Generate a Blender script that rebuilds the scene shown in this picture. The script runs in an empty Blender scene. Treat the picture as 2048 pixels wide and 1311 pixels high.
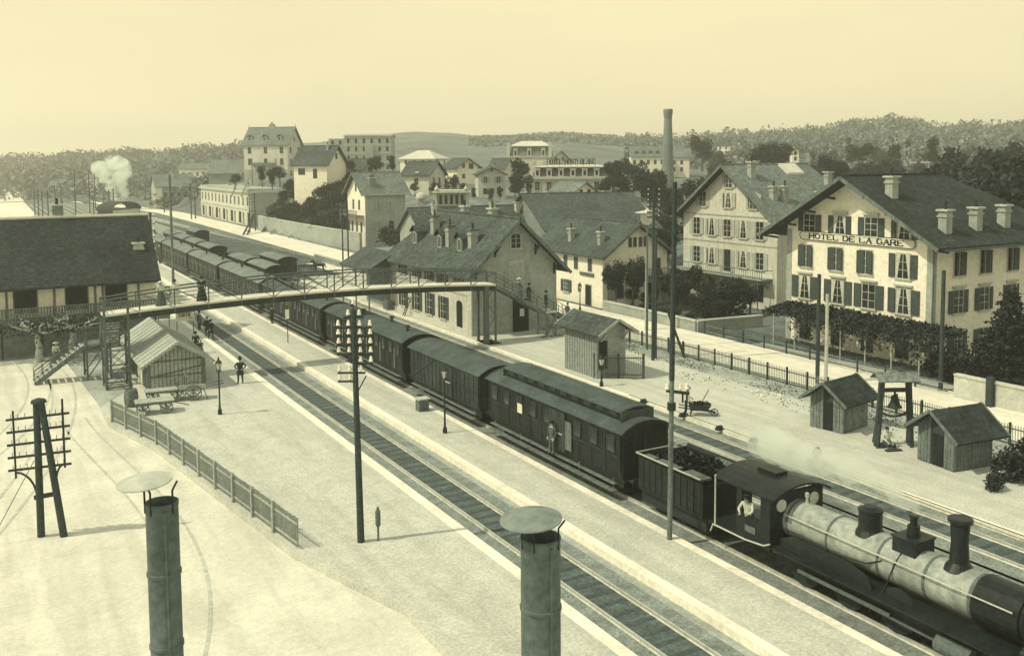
import bpy, bmesh, math, random
import numpy as np
from mathutils import Vector, Matrix, Quaternion
R=math.radians; PI=math.pi
rnd=random.Random(7)
sc=bpy.context.scene
# ------------------------------------------------------------------ camera
F=1900.; PX=1024.; PY=472.; CH=15.8
PITCH=math.atan(150/F); ROLL=R(0.4); PSI=R(29.378387)
fw=Vector((math.sin(PSI)*math.cos(PITCH),math.cos(PSI)*math.cos(PITCH),-math.sin(PITCH)))
r0=Vector((math.cos(PSI),-math.sin(PSI),0)); u0=r0.cross(fw)
rt=math.cos(ROLL)*r0-math.sin(ROLL)*u0; up=math.sin(ROLL)*r0+math.cos(ROLL)*u0
cam=bpy.data.cameras.new('camera'); co=bpy.data.objects.new('camera',cam); sc.collection.objects.link(co)
M=Matrix.Identity(4)
for i in range(3): M[i][0]=rt[i]; M[i][1]=up[i]; M[i][2]=-fw[i]
M[2][3]=CH; co.matrix_world=M
cam.sensor_width=36; cam.lens=F/2048*36; cam.shift_y=-(655.5-PY)/2048; cam.clip_start=.5; cam.clip_end=6000
sc.camera=co
# ------------------------------------------------------------------ light
w=bpy.data.worlds.new('World'); sc.world=w; w.use_nodes=True
nt=w.node_tree; nt.nodes.clear()
def N(nt,t,**k):
    n=nt.nodes.new(t)
    for a,b in k.items(): setattr(n,a,b)
    return n
SUN_EL=R(50); SUN_AZ=(-math.cos(R(12)),math.sin(R(12)))
sdir=Vector((SUN_AZ[0]*math.cos(SUN_EL),SUN_AZ[1]*math.cos(SUN_EL),math.sin(SUN_EL)))
wo=N(nt,'ShaderNodeOutputWorld'); bg=N(nt,'ShaderNodeBackground'); tc=N(nt,'ShaderNodeTexCoord')
sky=N(nt,'ShaderNodeTexSky'); sky.sky_type='NISHITA'; sky.sun_disc=False; sky.sun_elevation=SUN_EL; sky.sun_rotation=math.atan2(sdir.x,sdir.y); sky.dust_density=6; sky.air_density=2
sep=N(nt,'ShaderNodeSeparateXYZ'); cr=N(nt,'ShaderNodeValToRGB')
cr.color_ramp.elements[0].position=0.0; cr.color_ramp.elements[0].color=(.98,.85,.50,1)
cr.color_ramp.elements[1].position=1.0; cr.color_ramp.elements[1].color=(.40,.47,.42,1)
e=cr.color_ramp.elements.new(.10); e.color=(.89,.785,.465,1); e=cr.color_ramp.elements.new(.26); e.color=(.83,.735,.44,1)
nz=N(nt,'ShaderNodeTexNoise'); nz.inputs['Scale'].default_value=2.2; nz.inputs['Detail'].default_value=8
mp=N(nt,'ShaderNodeMapping'); mp.inputs['Scale'].default_value=(1,1,4.5)
cr2=N(nt,'ShaderNodeValToRGB'); cr2.color_ramp.elements[0].position=.35; cr2.color_ramp.elements[0].color=(1,1,1,1); cr2.color_ramp.elements[1].position=.75; cr2.color_ramp.elements[1].color=(.87,.88,.885,1)
mx=N(nt,'ShaderNodeMixRGB',blend_type='MULTIPLY'); mx.inputs[0].default_value=1
bw=N(nt,'ShaderNodeRGBToBW'); mul=N(nt,'ShaderNodeMixRGB',blend_type='MIX'); mul.inputs[0].default_value=.12
sclm=N(nt,'ShaderNodeMixRGB',blend_type='MULTIPLY'); sclm.inputs[0].default_value=1; sclm.inputs[2].default_value=(.085,.077,.05,1)
L=nt.links.new
L(tc.outputs['Generated'],sep.inputs[0]); L(sep.outputs['Z'],cr.inputs[0])
L(tc.outputs['Generated'],mp.inputs[0]); L(mp.outputs[0],nz.inputs['Vector']); L(nz.outputs['Fac'],cr2.inputs[0])
L(cr.outputs[0],mx.inputs[1]); L(cr2.outputs[0],mx.inputs[2])
L(sky.outputs[0],bw.inputs[0]); L(bw.outputs[0],sclm.inputs[1])
L(mx.outputs[0],mul.inputs[1]); L(sclm.outputs[0],mul.inputs[2])
L(mul.outputs[0],bg.inputs[0]); bg.inputs[1].default_value=1.15; L(bg.outputs[0],wo.inputs[0])
sl=bpy.data.lights.new('sun','SUN'); sl.energy=3.0; sl.angle=R(1.2); sl.color=(1,.885,.60)
so=bpy.data.objects.new('sun',sl); sc.collection.objects.link(so); so.rotation_euler=sdir.to_track_quat('Z','Y').to_euler(); so.location=sdir*300
vs=sc.view_settings; vs.view_transform='Standard'; vs.look='None'; vs.gamma=1; vs.exposure=.14
sc.cycles.max_bounces=10; sc.cycles.diffuse_bounces=2; sc.cycles.glossy_bounces=2; sc.cycles.volume_bounces=9; sc.cycles.transparent_max_bounces=6
# ------------------------------------------------------------------ measuring (photo pixel -> metres)
def ray(px,py): return fw+rt*((px-PX)/F)-up*((py-PY)/F)
def G(px,py,z=0):
    d=ray(px,py); t=(z-CH)/d.z; return Vector((d.x*t,d.y*t,z))
def V(px,py,Z):
    d=ray(px,py); t=Z/(d.x*math.sin(PSI)+d.y*math.cos(PSI)); return Vector((d.x*t,d.y*t,CH+d.z*t))
def atX(px,py,X):
    d=ray(px,py); t=X/d.x; return Vector((X,d.y*t,CH+d.z*t))
def atY(px,py,Y):
    d=ray(px,py); t=Y/d.y; return Vector((d.x*t,Y,CH+d.z*t))
def ZAT(py,p,px=None):   # height over point p seen at row py
    f=p.x*math.sin(PSI)+p.y*math.cos(PSI)
    if px is None: px=1024+F*(p.x*math.cos(PSI)-p.y*math.sin(PSI))/f
    return V(px,py,f).z
def AZ(px): return PSI+math.atan((px-PX)/F)
# ------------------------------------------------------------------ materials
def col(g):
    t=max(0,min(1,g/.75))**.5
    return (g*(.54+.48*t),g,g*(1.16-.26*t),1)
MATS={}
def mat(name,g,var=.25,scale=3.,rough=.9,bump=0.,kind=None,big=.12,spec=.2,metal=0,ks=1.):
    if name in MATS: return MATS[name]
    m=bpy.data.materials.new(name); m.use_nodes=True; MATS[name]=m
    nt=m.node_tree; b=nt.nodes['Principled BSDF']; L=nt.links.new
    b.inputs['Roughness'].default_value=rough; b.inputs['Specular IOR Level'].default_value=spec; b.inputs['Metallic'].default_value=metal
    geo=N(nt,'ShaderNodeNewGeometry')
    n1=N(nt,'ShaderNodeTexNoise'); n1.inputs['Scale'].default_value=scale; n1.inputs['Detail'].default_value=6; n1.inputs['Roughness'].default_value=.65
    n2=N(nt,'ShaderNodeTexNoise'); n2.inputs['Scale'].default_value=scale*.13; n2.inputs['Detail'].default_value=3
    L(geo.outputs['Position'],n1.inputs['Vector']); L(geo.outputs['Position'],n2.inputs['Vector'])
    r1=N(nt,'ShaderNodeValToRGB'); r1.color_ramp.elements[0].position=.3; r1.color_ramp.elements[1].position=.7
    r1.color_ramp.elements[0].color=col(g*(1-var)); r1.color_ramp.elements[1].color=col(g*(1+var))
    L(n1.outputs['Fac'],r1.inputs[0])
    r2=N(nt,'ShaderNodeValToRGB'); r2.color_ramp.elements[0].position=.3; r2.color_ramp.elements[1].position=.7
    a=1-big; r2.color_ramp.elements[0].color=(a,a,a,1); a=1+big; r2.color_ramp.elements[1].color=(a,a,a,1)
    L(n2.outputs['Fac'],r2.inputs[0])
    mm=N(nt,'ShaderNodeMixRGB',blend_type='MULTIPLY'); mm.inputs[0].default_value=1
    L(r1.outputs[0],mm.inputs[1]); L(r2.outputs[0],mm.inputs[2]); out=mm.outputs[0]; hgt=n1.outputs['Fac']
    if kind in('tile','stone'):
        uv=N(nt,'ShaderNodeTexCoord'); bt=N(nt,'ShaderNodeTexBrick')
        L(uv.outputs['UV'],bt.inputs['Vector'])
        bt.inputs['Scale'].default_value=1; bt.inputs['Brick Width'].default_value=.34*ks; bt.inputs['Row Height'].default_value=.36*ks
        bt.inputs['Mortar Size'].default_value=.035*ks; bt.inputs['Mortar Smooth'].default_value=.6; bt.inputs['Bias'].default_value=0
        bt.inputs['Color1'].default_value=(.82,.82,.82,1); bt.inputs['Color2'].default_value=(1.25,1.25,1.22,1); bt.inputs['Mortar'].default_value=(.62,.62,.62,1)
        if kind=='stone': bt.inputs['Brick Width'].default_value=.7*ks; bt.inputs['Color1'].default_value=(.9,.9,.9,1); bt.inputs['Color2'].default_value=(1.1,1.1,1.1,1); bt.inputs['Mortar'].default_value=(.8,.8,.8,1)
        m2=N(nt,'ShaderNodeMixRGB',blend_type='MULTIPLY'); m2.inputs[0].default_value=1
        L(out,m2.inputs[1]); L(bt.outputs['Color'],m2.inputs[2]); out=m2.outputs[0]
    n4=N(nt,'ShaderNodeTexNoise'); n4.inputs['Scale'].default_value=9. if kind=='ruts' else 4.2; n4.inputs['Detail'].default_value=4; n4.inputs['Roughness'].default_value=.8; L(geo.outputs['Position'],n4.inputs['Vector'])
    r4=N(nt,'ShaderNodeValToRGB'); r4.color_ramp.elements[0].position=.34; r4.color_ramp.elements[1].position=.66
    q=.26 if kind=='tile' else .13; r4.color_ramp.elements[0].color=(1-q,1-q,1-q,1); r4.color_ramp.elements[1].color=(1+q,1+q,1+q,1)
    m4=N(nt,'ShaderNodeMixRGB',blend_type='MULTIPLY'); m4.inputs[0].default_value=1; L(n4.outputs['Fac'],r4.inputs[0]); L(out,m4.inputs[1]); L(r4.outputs[0],m4.inputs[2]); out=m4.outputs[0]
    if kind in('ruts','grime','damp'):
        mp=N(nt,'ShaderNodeMapping'); mp.inputs['Scale'].default_value=(1.1,.10,1) if kind=='ruts' else (2.5,2.5,.25)
        n3=N(nt,'ShaderNodeTexNoise'); n3.inputs['Scale'].default_value=1.; n3.inputs['Detail'].default_value=7; n3.inputs['Distortion'].default_value=.6
        r3=N(nt,'ShaderNodeValToRGB'); r3.color_ramp.elements[0].position=.36; r3.color_ramp.elements[1].position=.56
        q={'ruts':.90,'grime':.66,'damp':.90}[kind]; r3.color_ramp.elements[0].color=(q,q,q,1); r3.color_ramp.elements[1].color=(1.03,1.03,1.03,1)
        m3=N(nt,'ShaderNodeMixRGB',blend_type='MULTIPLY'); m3.inputs[0].default_value=1
        L(geo.outputs['Position'],mp.inputs[0]); L(mp.outputs[0],n3.inputs['Vector']); L(n3.outputs['Fac'],r3.inputs[0]); L(out,m3.inputs[1]); L(r3.outputs[0],m3.inputs[2]); out=m3.outputs[0]
    L(out,b.inputs['Base Color'])
    if bump:
        bp=N(nt,'ShaderNodeBump'); bp.inputs['Strength'].default_value=.6; bp.inputs['Distance'].default_value=bump
        L(hgt,bp.inputs['Height']); L(bp.outputs[0],b.inputs['Normal'])
    return m
m_white=mat('white_plaster',.80,.08,2.2,.95,.01,big=.07)
m_cream=mat('cream_plaster',.58,.1,1.6,.95,.01,'damp',big=.08)
m_grey=mat('grey_plaster',.38,.16,2.,.95,.01,'damp',big=.10)
m_dgrey=mat('dark_plaster',.24,.2,2.,.95,.01)
m_stone=mat('stone',.36,.2,3.,.95,.02)
m_pstone=mat('pale_stone',.52,.12,3.,.9,.01)
m_tile=mat('dark_tiles',.042,.5,2.5,.85,.03,'tile',big=.25)
m_tile2=mat('grey_tiles',.088,.5,2.2,.85,.03,'tile',big=.22)
m_tile3=mat('pale_tiles',.19,.28,2.2,.85,.02,'tile',big=.18)
m_zinc=mat('zinc_sheet',.58,.08,.8,.7,0,big=.08)
m_roofzinc=mat('roof_zinc',.40,.14,.7,.7,0,big=.12)
m_wood=mat('dark_wood',.055,.4,6.,.85,.01)
m_mwood=mat('weathered_wood',.18,.35,7.,.9,.01,'grime')
m_hwood=mat('hut_planks',.21,.4,5.,.9,.01,'grime',big=.25)
m_lwood=mat('pale_wood',.42,.25,6.,.9,.01)
m_iron=mat('dark_iron',.035,.3,8.,.6,0)
m_giron=mat('grey_iron',.13,.3,8.,.6,0)
m_glass=mat('window_glass',.03,.5,1.,.12,0,spec=.6)
m_dark=mat('dark_opening',.022,.3,2.,.9)
m_curtain=mat('curtain_cloth',.55,.2,5.,.95)
m_shut=mat('dark_shutter',.085,.25,6.,.7)
m_shut2=mat('pale_shutter',.44,.12,6.,.75)
m_frame=mat('window_frame',.5,.1,5.,.7)
m_coach=mat('coach_paint',.020,.5,5.,.5,0,'grime',big=.3)
m_coach2=mat('coach_side',.046,.5,6.,.6,0,'grime',big=.3)
m_croof=mat('coach_roof',.085,.3,6.,.85,.01,big=.25)
m_wroof=mat('wagon_roof',.20,.25,4.,.85,.01,big=.2)
m_loco=mat('loco_black',.022,.5,5.,.4,0,big=.3)
m_boiler_lit=mat('sunlit_boiler_plate',.34,.35,3.,.4,0,big=.3,spec=.5)  # boiler painted pale: its sunlit sheen is put into the colour
m_coal=mat('coal',.018,.6,6.,.5,.05)
m_gravel=mat('yard_gravel',.38,.22,4.,.95,.03,'ruts',big=.2)
m_plat=mat('platform_gravel',.53,.12,9.,.95,.01,'ruts',big=.07)
m_edge=mat('platform_edge',.78,.1,4.,.9,0)
m_ballast=mat('ballast',.25,.45,9.,.95,.05,big=.25)
m_road=mat('road_dust',.72,.09,1.2,.95,.01,'ruts',big=.08)
m_grass=mat('rough_grass',.11,.35,1.2,.95,.05,big=.25)
m_hill=mat('hillside',.17,.5,.30,.95,.1,big=.3)
m_rail=mat('rail_steel',.55,.15,5.,.35,0,spec=.6,metal=.25)
m_sleep=mat('sleeper_wood',.085,.4,6.,.9)
m_leaf=mat('leaf_dark',.026,.5,1.5,.8,0,big=.3)
m_leaf2=mat('leaf_mid',.055,.4,1.5,.8,0,big=.3)
m_leaf3=mat('leaf_pale',.11,.35,1.5,.8,0,big=.3)
m_bark=mat('bark',.11,.4,5.,.95,.02)
m_pbark=mat('pale_bark',.40,.35,4.,.95,.02)
m_skin=mat('skin',.38,.05,5.,.7)
m_cdark=mat('dark_cloth',.028,.3,5.,.9)
m_cmid=mat('grey_cloth',.11,.3,5.,.9)
m_cpale=mat('pale_cloth',.62,.08,5.,.9)
m_hair=mat('hair',.03,.3,9.,.8)
m_porc=mat('porcelain',.75,.05,3.,.3,0,spec=.5)
m_lamp=mat('lamp_glass',.55,.1,3.,.2,0,spec=.5)
m_sign=mat('sign_board',.66,.06,3.,.8)
m_ink=mat('sign_ink',.02,.2,3.,.8)
m_ypale=mat('trodden_dust',.64,.10,3.,.95,.01,'ruts',big=.10)
m_rut=mat('rut_dust',.50,.2,3.,.95)
m_deck=mat('bridge_deck',.66,.12,4.,.9)
m_fence=mat('fence_wood',.36,.25,6.,.9,.01)
m_bed=mat('track_bed',.12,.5,9.,.95,.05,big=.3)
m_weed=mat('weed_leaf',.2,.3,3.,.9)
m_woods=mat('hazed_leaf',.21,.4,.4,.9,0,big=.35)  # lightened leaf colour: distance haze painted into the far woods
m_woods2=mat('hazed_leaf_dark',.12,.4,.4,.9,0,big=.3)  # darker far leaves, lifted for haze in the same way
m_horse=mat('horse_coat',.045,.3,4.,.7)
# ------------------------------------------------------------------ mesh builder
C=sc.collection
class MB:
    def __init__(s): s.v=[]; s.f=[]; s.uv=[]; s.mi=[]; s.cm=0
    def add(s,vs,fs,uvs=None):
        o=len(s.v); s.v+= [tuple(v) for v in vs]
        for i,f in enumerate(fs):
            s.f.append([o+k for k in f]); s.mi.append(s.cm); s.uv.append(uvs[i] if uvs else None)
        return s
    def box(s,x0,x1,y0,y1,z0,z1):
        s.add([(x0,y0,z0),(x1,y0,z0),(x1,y1,z0),(x0,y1,z0),(x0,y0,z1),(x1,y0,z1),(x1,y1,z1),(x0,y1,z1)],
              [(0,3,2,1),(4,5,6,7),(0,1,5,4),(1,2,6,5),(2,3,7,6),(3,0,4,7)]); return s
    def beam(s,p,q,a,b=None,upv=(0,0,1)):
        p=Vector(p);q=Vector(q);d=(q-p).normalized();b=b or a
        u=Vector(upv)
        if abs(d.dot(u))>.98: u=Vector((0,1,0))
        x=d.cross(u).normalized();y=x.cross(d)
        vs=[]
        for e in(p,q):
            for sx,sy in((-1,-1),(1,-1),(1,1),(-1,1)): vs.append(e+x*(sx*a/2)+y*(sy*b/2))
        s.add(vs,[(3,2,1,0),(4,5,6,7),(0,1,5,4),(1,2,6,5),(2,3,7,6),(3,0,4,7)]); return s
    def cyl(s,p,q,ra,rb=None,n=10,caps=True):
        p=Vector(p);q=Vector(q);rb=ra if rb is None else rb;d=(q-p).normalized()
        u=Vector((0,0,1)) if abs(d.z)<.95 else Vector((1,0,0))
        x=d.cross(u).normalized();y=d.cross(x)
        vs=[];
        for e,r in((p,ra),(q,rb)):
            for i in range(n):
                a=2*PI*i/n; vs.append(e+x*(r*math.cos(a))+y*(r*math.sin(a)))
        fs=[(i,(i+1)%n,n+(i+1)%n,n+i) for i in range(n)]
        if caps: fs+=[tuple(range(n))[::-1],tuple(range(n,2*n))]
        s.add(vs,fs); return s
    def lathe(s,c,prof,n=12,sx=1,sy=1):
        c=Vector(c);vs=[];fs=[]
        for r,z in prof:
            for i in range(n):
                a=2*PI*i/n; vs.append(c+Vector((r*math.cos(a)*sx,r*math.sin(a)*sy,z)))
        for k in range(len(prof)-1):
            for i in range(n): fs.append((k*n+i,k*n+(i+1)%n,(k+1)*n+(i+1)%n,(k+1)*n+i))
        fs+=[tuple(range(n))[::-1],tuple(range((len(prof)-1)*n,len(prof)*n))]
        s.add(vs,fs); return s
    def prism(s,poly,d,axis='y',a=0.):
        # poly of (s,z) extruded along axis from a to a+d
        n=len(poly);f=(lambda p,t:(p[0],t,p[1])) if axis=='y' else (lambda p,t:(t,p[0],p[1])) if axis=='x' else (lambda p,t:(p[0],p[1],t))
        vs=[f(p,a) for p in poly]+[f(p,a+d) for p in poly]
        s.add(vs,[tuple(range(n)),tuple(range(n,2*n))[::-1]]+[(i,n+i,n+(i+1)%n,(i+1)%n) for i in range(n)]); return s
    def tube(s,pts,r,n=6):
        for i in range(len(pts)-1): s.cyl(pts[i],pts[i+1],r,r,n)
        return s
    def mesh(s,name,mats):
        me=bpy.data.meshes.new(name)
        me.from_pydata(s.v,[],s.f)
        if not isinstance(mats,(list,tuple)): mats=[mats]
        for m in mats: me.materials.append(m)
        for i,p in enumerate(me.polygons): p.material_index=s.mi[i]
        bm=bmesh.new(); bm.from_mesh(me)
        bmesh.ops.recalc_face_normals(bm,faces=bm.faces); 
        # planar uv in metres
        ul=bm.loops.layers.uv.new('UVMap')
        for f,u in zip(bm.faces,s.uv):
            if u is not None:
                vi={v:k for k,v in enumerate(s.f[f.index])}
                for l in f.loops: l[ul].uv=u[vi[l.vert.index]]
            else:
                nn=f.normal; ax=Vector((-nn.y,nn.x,0))
                if ax.length<.05: ax=Vector((1,0,0))
                ax.normalize(); ay=nn.cross(ax)
                for l in f.loops: l[ul].uv=(l.vert.co.dot(ax),l.vert.co.dot(ay))
        bm.to_mesh(me); bm.free(); me.update(); return me
    def obj(s,name,mats,parent=None,loc=(0,0,0),rz=0): return link(name,s.mesh(name,mats),parent,loc,rz)
def link(name,me,parent=None,loc=(0,0,0),rz=0):
    o=bpy.data.objects.new(name,me); C.objects.link(o); o.location=loc; o.rotation_euler=(0,0,rz)
    if parent is not None: o.parent=parent
    return o
def tag(o,label,cat,group=None,kind=None):
    if label: o['label']=label
    if cat: o['category']=cat
    if group: o['group']=group
    if kind: o['kind']=kind
    return o
def thing(name,label,cat,loc=(0,0,0),rz=0,group=None):
    return tag(link(name,None,None,loc,rz),label,cat,group)
def struct(o): o['kind']='structure'; return o
def dup(o,loc,rz=0,scale=None,label=None,parent=None,group=None):
    c=o.copy(); C.objects.link(c)
    if parent is not None: c.parent=parent
    else: c.location=loc; c.rotation_euler=(0,0,rz)
    if scale is not None: c.scale=scale if hasattr(scale,'__len__') else (scale,)*3
    if label: c['label']=label
    if group: c['group']=group
    for ch in o.children: dup(ch,None,parent=c)
    return c
def setmat(o,m):
    o.data=o.data.copy(); o.data.materials.clear(); o.data.materials.append(m)
def quads(name,Q,mats,mi=None,parent=None,loc=(0,0,0)):
    Q=np.asarray(Q,dtype=np.float32); n=len(Q)
    me=bpy.data.meshes.new(name); me.vertices.add(n*4); me.vertices.foreach_set('co',Q.reshape(-1))
    me.loops.add(n*4); me.loops.foreach_set('vertex_index',np.arange(n*4,dtype=np.int32))
    me.polygons.add(n); me.polygons.foreach_set('loop_start',np.arange(0,n*4,4,dtype=np.int32))
    for m in mats: me.materials.append(m)
    if mi is not None: me.polygons.foreach_set('material_index',np.asarray(mi,dtype=np.int32))
    me.update(); me.validate()
    return me if parent==0 else link(name,me,parent,loc)
rng=np.random.default_rng(11)
def leafquads(c,size,n2=None):
    # random oriented quads at centres c
    n=len(c); a=rng.normal(size=(n,3)); a/=np.linalg.norm(a,axis=1)[:,None]
    b=rng.normal(size=(n,3)); b-=a*(a*b).sum(1)[:,None]; b/=np.linalg.norm(b,axis=1)[:,None]
    s=size*rng.uniform(.55,1.3,size=(n,1)); a=a*s; b=b*s*.7
    return np.stack([c-a-b*.3,c+b,c+a+b*.3,c-b],axis=1)
# ------------------------------------------------------------------ terrain
SX=[-600,10,60,130,200,300,400,480,560,650,700,780,840,900,950,1000,1080,1130,1200,1260,1330,1420,1500,1560,1610,1660,1690,1740,1800,1835,1850,1880,1920,1980,2040,2600]
SY=[322,324,322,319,316,310,305,298,288,282,276,268,264,267,273,273,268,267,272,277,278,278,276,272,268,262,254,249,248,250,260,262,256,260,252,245]
R1=800.
def sstep(t): t=np.clip(t,0,1); return t*t*(3-2*t)
def tz_arr(X,Y):
    X=np.asarray(X,float);Y=np.asarray(Y,float)
    f=X*math.sin(PSI)+Y*math.cos(PSI); l=X*math.cos(PSI)-Y*math.sin(PSI); fr=np.where(f>1e-3,f,1e-3)
    px=np.clip(1024+F*l/fr,-600,2700); hor=329.5-.007*(px+50)
    zr=CH+(hor-np.interp(px,SX,SY))/F*R1
    Xr=np.interp(Y,[160,222,238,300,420],[59,58.8,71,71,50])
    Hp=np.interp(px,[-600,300,450,520,600,800,1000,1250,1400,1600,2700],[0,0,8,9.5,10.5,9.5,8.2,8.2,5,1,0])
    R0=np.interp(px,[-600,800,1000,1250,1400,2700],[185,182,162,150,135,130])
    pl=Hp*sstep((f-R0)/42)*np.where(X>Xr,.28+.72*sstep((X-Xr)/8),0)
    R2=np.interp(px,[-600,300,450,600,1000,1400,2048,2700],[450,430,330,255,235,200,150,130])
    t=np.clip((fr-R2)/(R1-R2),0,1.6)
    z=np.where(t<=1,pl+(zr-pl)*np.power(np.clip(t,0,1),1.25),zr*(1-.25*(t-1)))
    return np.where(f>0,z,0)
def tz(x,y): return float(tz_arr([x],[y])[0])
def ground():
    azs=np.concatenate([np.linspace(-180,-45,14)[:-1],np.linspace(-45,50,190),np.linspace(50,180,14)[1:-1]])
    rs=np.concatenate([[8,25,50,80,100,115,130],np.linspace(140,320,46),np.geomspace(330,1000,60),[1100,1300,2000,4500]])
    a=np.radians(azs)+PSI
    X=np.outer(rs,np.sin(a)).ravel();Y=np.outer(rs,np.cos(a)).ravel();Z=tz_arr(X,Y)-.05
    # small relief on the hills
    Z+= np.where(Z>1.5,.5*np.sin(X*.05+Y*.031)+.35*np.sin(X*.11-Y*.07),0)
    n=len(azs); vs=np.column_stack([X,Y,Z]).tolist(); fs=[]
    for k in range(len(rs)-1):
        for i in range(n): fs.append((k*n+i,k*n+(i+1)%n,(k+1)*n+(i+1)%n,(k+1)*n+i))
    c=len(vs); vs.append([0,0,-.05])
    fs+=[(c,(i+1)%n,i) for i in range(n)]
    mb=MB(); mb.v=vs; mb.f=fs; mb.uv=[None]*len(fs); mb.mi=[0]*len(fs)
    o=struct(mb.obj('ground',m_hill))
    for p in o.data.polygons: p.use_smooth=True
ground()
def sheet(name,pts,z,m,drape=False):
    mb=MB(); n=len(pts); mb.add([(p[0],p[1],(tz(p[0],p[1])+z) if drape else z) for p in pts],[tuple(range(n))]); return struct(mb.obj(name,m))
def strip(name,cl,wd,z,m,seg=6.):
    # a ribbon along a polyline draped on the ground
    pts=[Vector(p) for p in cl]; q=[]
    for a,b in zip(pts,pts[1:]):
        k=max(1,int((b-a).length/seg)); q+=[a.lerp(b,i/k) for i in range(k)]
    q.append(pts[-1]); mb=MB(); vs=[]
    for i,p in enumerate(q):
        d=(q[min(i+1,len(q)-1)]-q[max(i-1,0)]).normalized(); nrm=Vector((-d.y,d.x))*wd/2
        for s in(1,-1):
            e=p+nrm*s; vs.append((e.x,e.y,max(tz(e.x,e.y),0)+z))
    mb.add(vs,[(2*i,2*i+1,2*i+3,2*i+2) for i in range(len(q)-1)]); return struct(mb.obj(name,m))
def slab(name,pts,z0,z1,m):
    mb=MB(); mb.prism(pts,z1-z0,'z',z0); return struct(mb.obj(name,m))
# yard sheets
sheet('yard_gravel',[(-60,-10),(49.2,-10),(49.2,130),(47,215),(45,330),(17,330),(-60,115)],0.0,m_gravel)
sheet('pale_ground',[(-200,96),(3,96),(7,120),(14,200),(16,330),(17.3,449),(-200,449)],.012,m_road)
sheet('pale_yard',[(-60,-10),(13,-10),(13,30),(10.8,38),(6.6,62),(5.6,84),(-60,84)],.008,m_ypale)
sheet('grass_bank',[(38.2,128),(47.6,128),(48.4,150),(47.4,190),(43.5,260),(40,320),(38.8,320),(38.2,220)],.02,m_grass)
sheet('field_left',[(-260,449),(-80,449),(17.3,449),(20,640),(-100,640),(-300,640)],.25,m_road,True)
strip('road',[(53.3,-30),(53.3,60),(53.2,95),(52.8,130),(53,165),(53.4,200),(54,250),(54,320),(46,390),(38,440)],7.6,.03,m_road)
strip('forecourt',[(47.5,118),(47.5,145)],6,.026,m_road)
sheet('pavement',[(57.3,-20),(58.6,-20),(58.6,60),(57.3,60)],.045,m_gravel)
sheet('garden_soil',[(58.7,-20),(62,-20),(62,66),(58.7,66)],.02,m_grass)
# platforms
def platform(name,x0,x1,y0,y1,h,e0=.42,e1=.42):
    slab(name,[(x0+e0,y0),(x1-e1,y0),(x1-e1,y1),(x0+e0,y1)],-.1,h,m_plat)
    if e0: slab(name+'_kerb',[(x0,y0),(x0+e0,y0),(x0+e0,y1),(x0,y1)],-.1,h+.004,m_edge)
    if e1: slab(name+'_kerb',[(x1-e1,y0),(x1,y0),(x1,y1),(x1-e1,y1)],-.1,h+.004,m_edge)
FP=[G(226,843,.3),G(315,888,.3),G(596,1098,.3),Vector((12.6,30,.3))]
slab('near_platform',[(16.95,4),(16.95,135),(9.0,135),(9.0,70),(6.3,65)]+[(p.x-.25,p.y-.1) for p in FP]+[(12.5,4)],-.1,.3,m_plat)
slab('near_platform_kerb',[(16.95,4),(17.45,4),(17.45,135),(16.95,135)],-.1,.304,m_edge)
for rut in ([(-6,30),(-1,44),(2.5,56),(4.5,70),(4,84)],[(-9,42),(-3,52),(1.2,62),(3.2,74),(2.5,86)],[(2,24),(6.5,38),(5.8,52),(4.6,64)]):
    for d in(-.7,.7): strip('wheel_rut',[(float(np.polyval(np.polyfit([q[1] for q in rut],[q[0] for q in rut],3),b))+d,b) for b in np.linspace(rut[0][1],rut[-1][1],30)],.13,.018,m_rut,1.5)
platform('island_platform',21.15,24.62,4,190,.3)
platform('station_platform',37.0,46,10,126,.22,.35,0)
# track beds and rails
TR=[('left',19.12,0,420),('train',26.65,4,420),('siding',31.5,0,420),('near_station',35.2,6,420)]
for nme,x,y0,y1 in TR:
    w2=1.62 if nme=='left' else 1.95
    sheet('ballast',[(x-w2,y0),(x+w2,y0),(x+w2,y1),(x-w2,y1)],.02,m_ballast)
    sheet('track_bed',[(x-.72,y0),(x+.72,y0),(x+.72,y1),(x-.72,y1)],.026,m_bed)
def track(x,y0,y1,label,sleepers=True):
    t=thing('railway_track',label,'railway track',(x,y0,0))
    for s in(-.75,.75):
        mb=MB(); mb.prism([(s-.07,.03),(s+.07,.03),(s+.03,.07),(s+.036,.17),(s-.036,.17),(s-.03,.07)],y1-y0,'y',0); mb.obj('rail',m_rail,t)
    if sleepers:
        mb=MB(); y=.4
        while y<min(y1-y0,150): mb.box(-.70,.70,y,y+.24,.0,.034); y+=.8
        mb.obj('sleepers',m_sleep,t)
track(19.12,0,420,'empty railway track between the near platform and the island platform')
track(26.65,4,420,'railway track under the long passenger train')
track(31.5,0,420,'siding track just right of the train, under the row of goods wagons')
track(35.2,6,420,'railway track along the edge of the station platform with one bright rail')
# far yard
for x,lab in((39.6,'far yard track right of the others, running towards the steam cloud'),):
    sheet('ballast',[(x-1.9,200),(x+1.9,200),(x+1.9,440),(x-1.9,440)],.03,m_ballast); track(x,200,440,lab,False)
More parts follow.
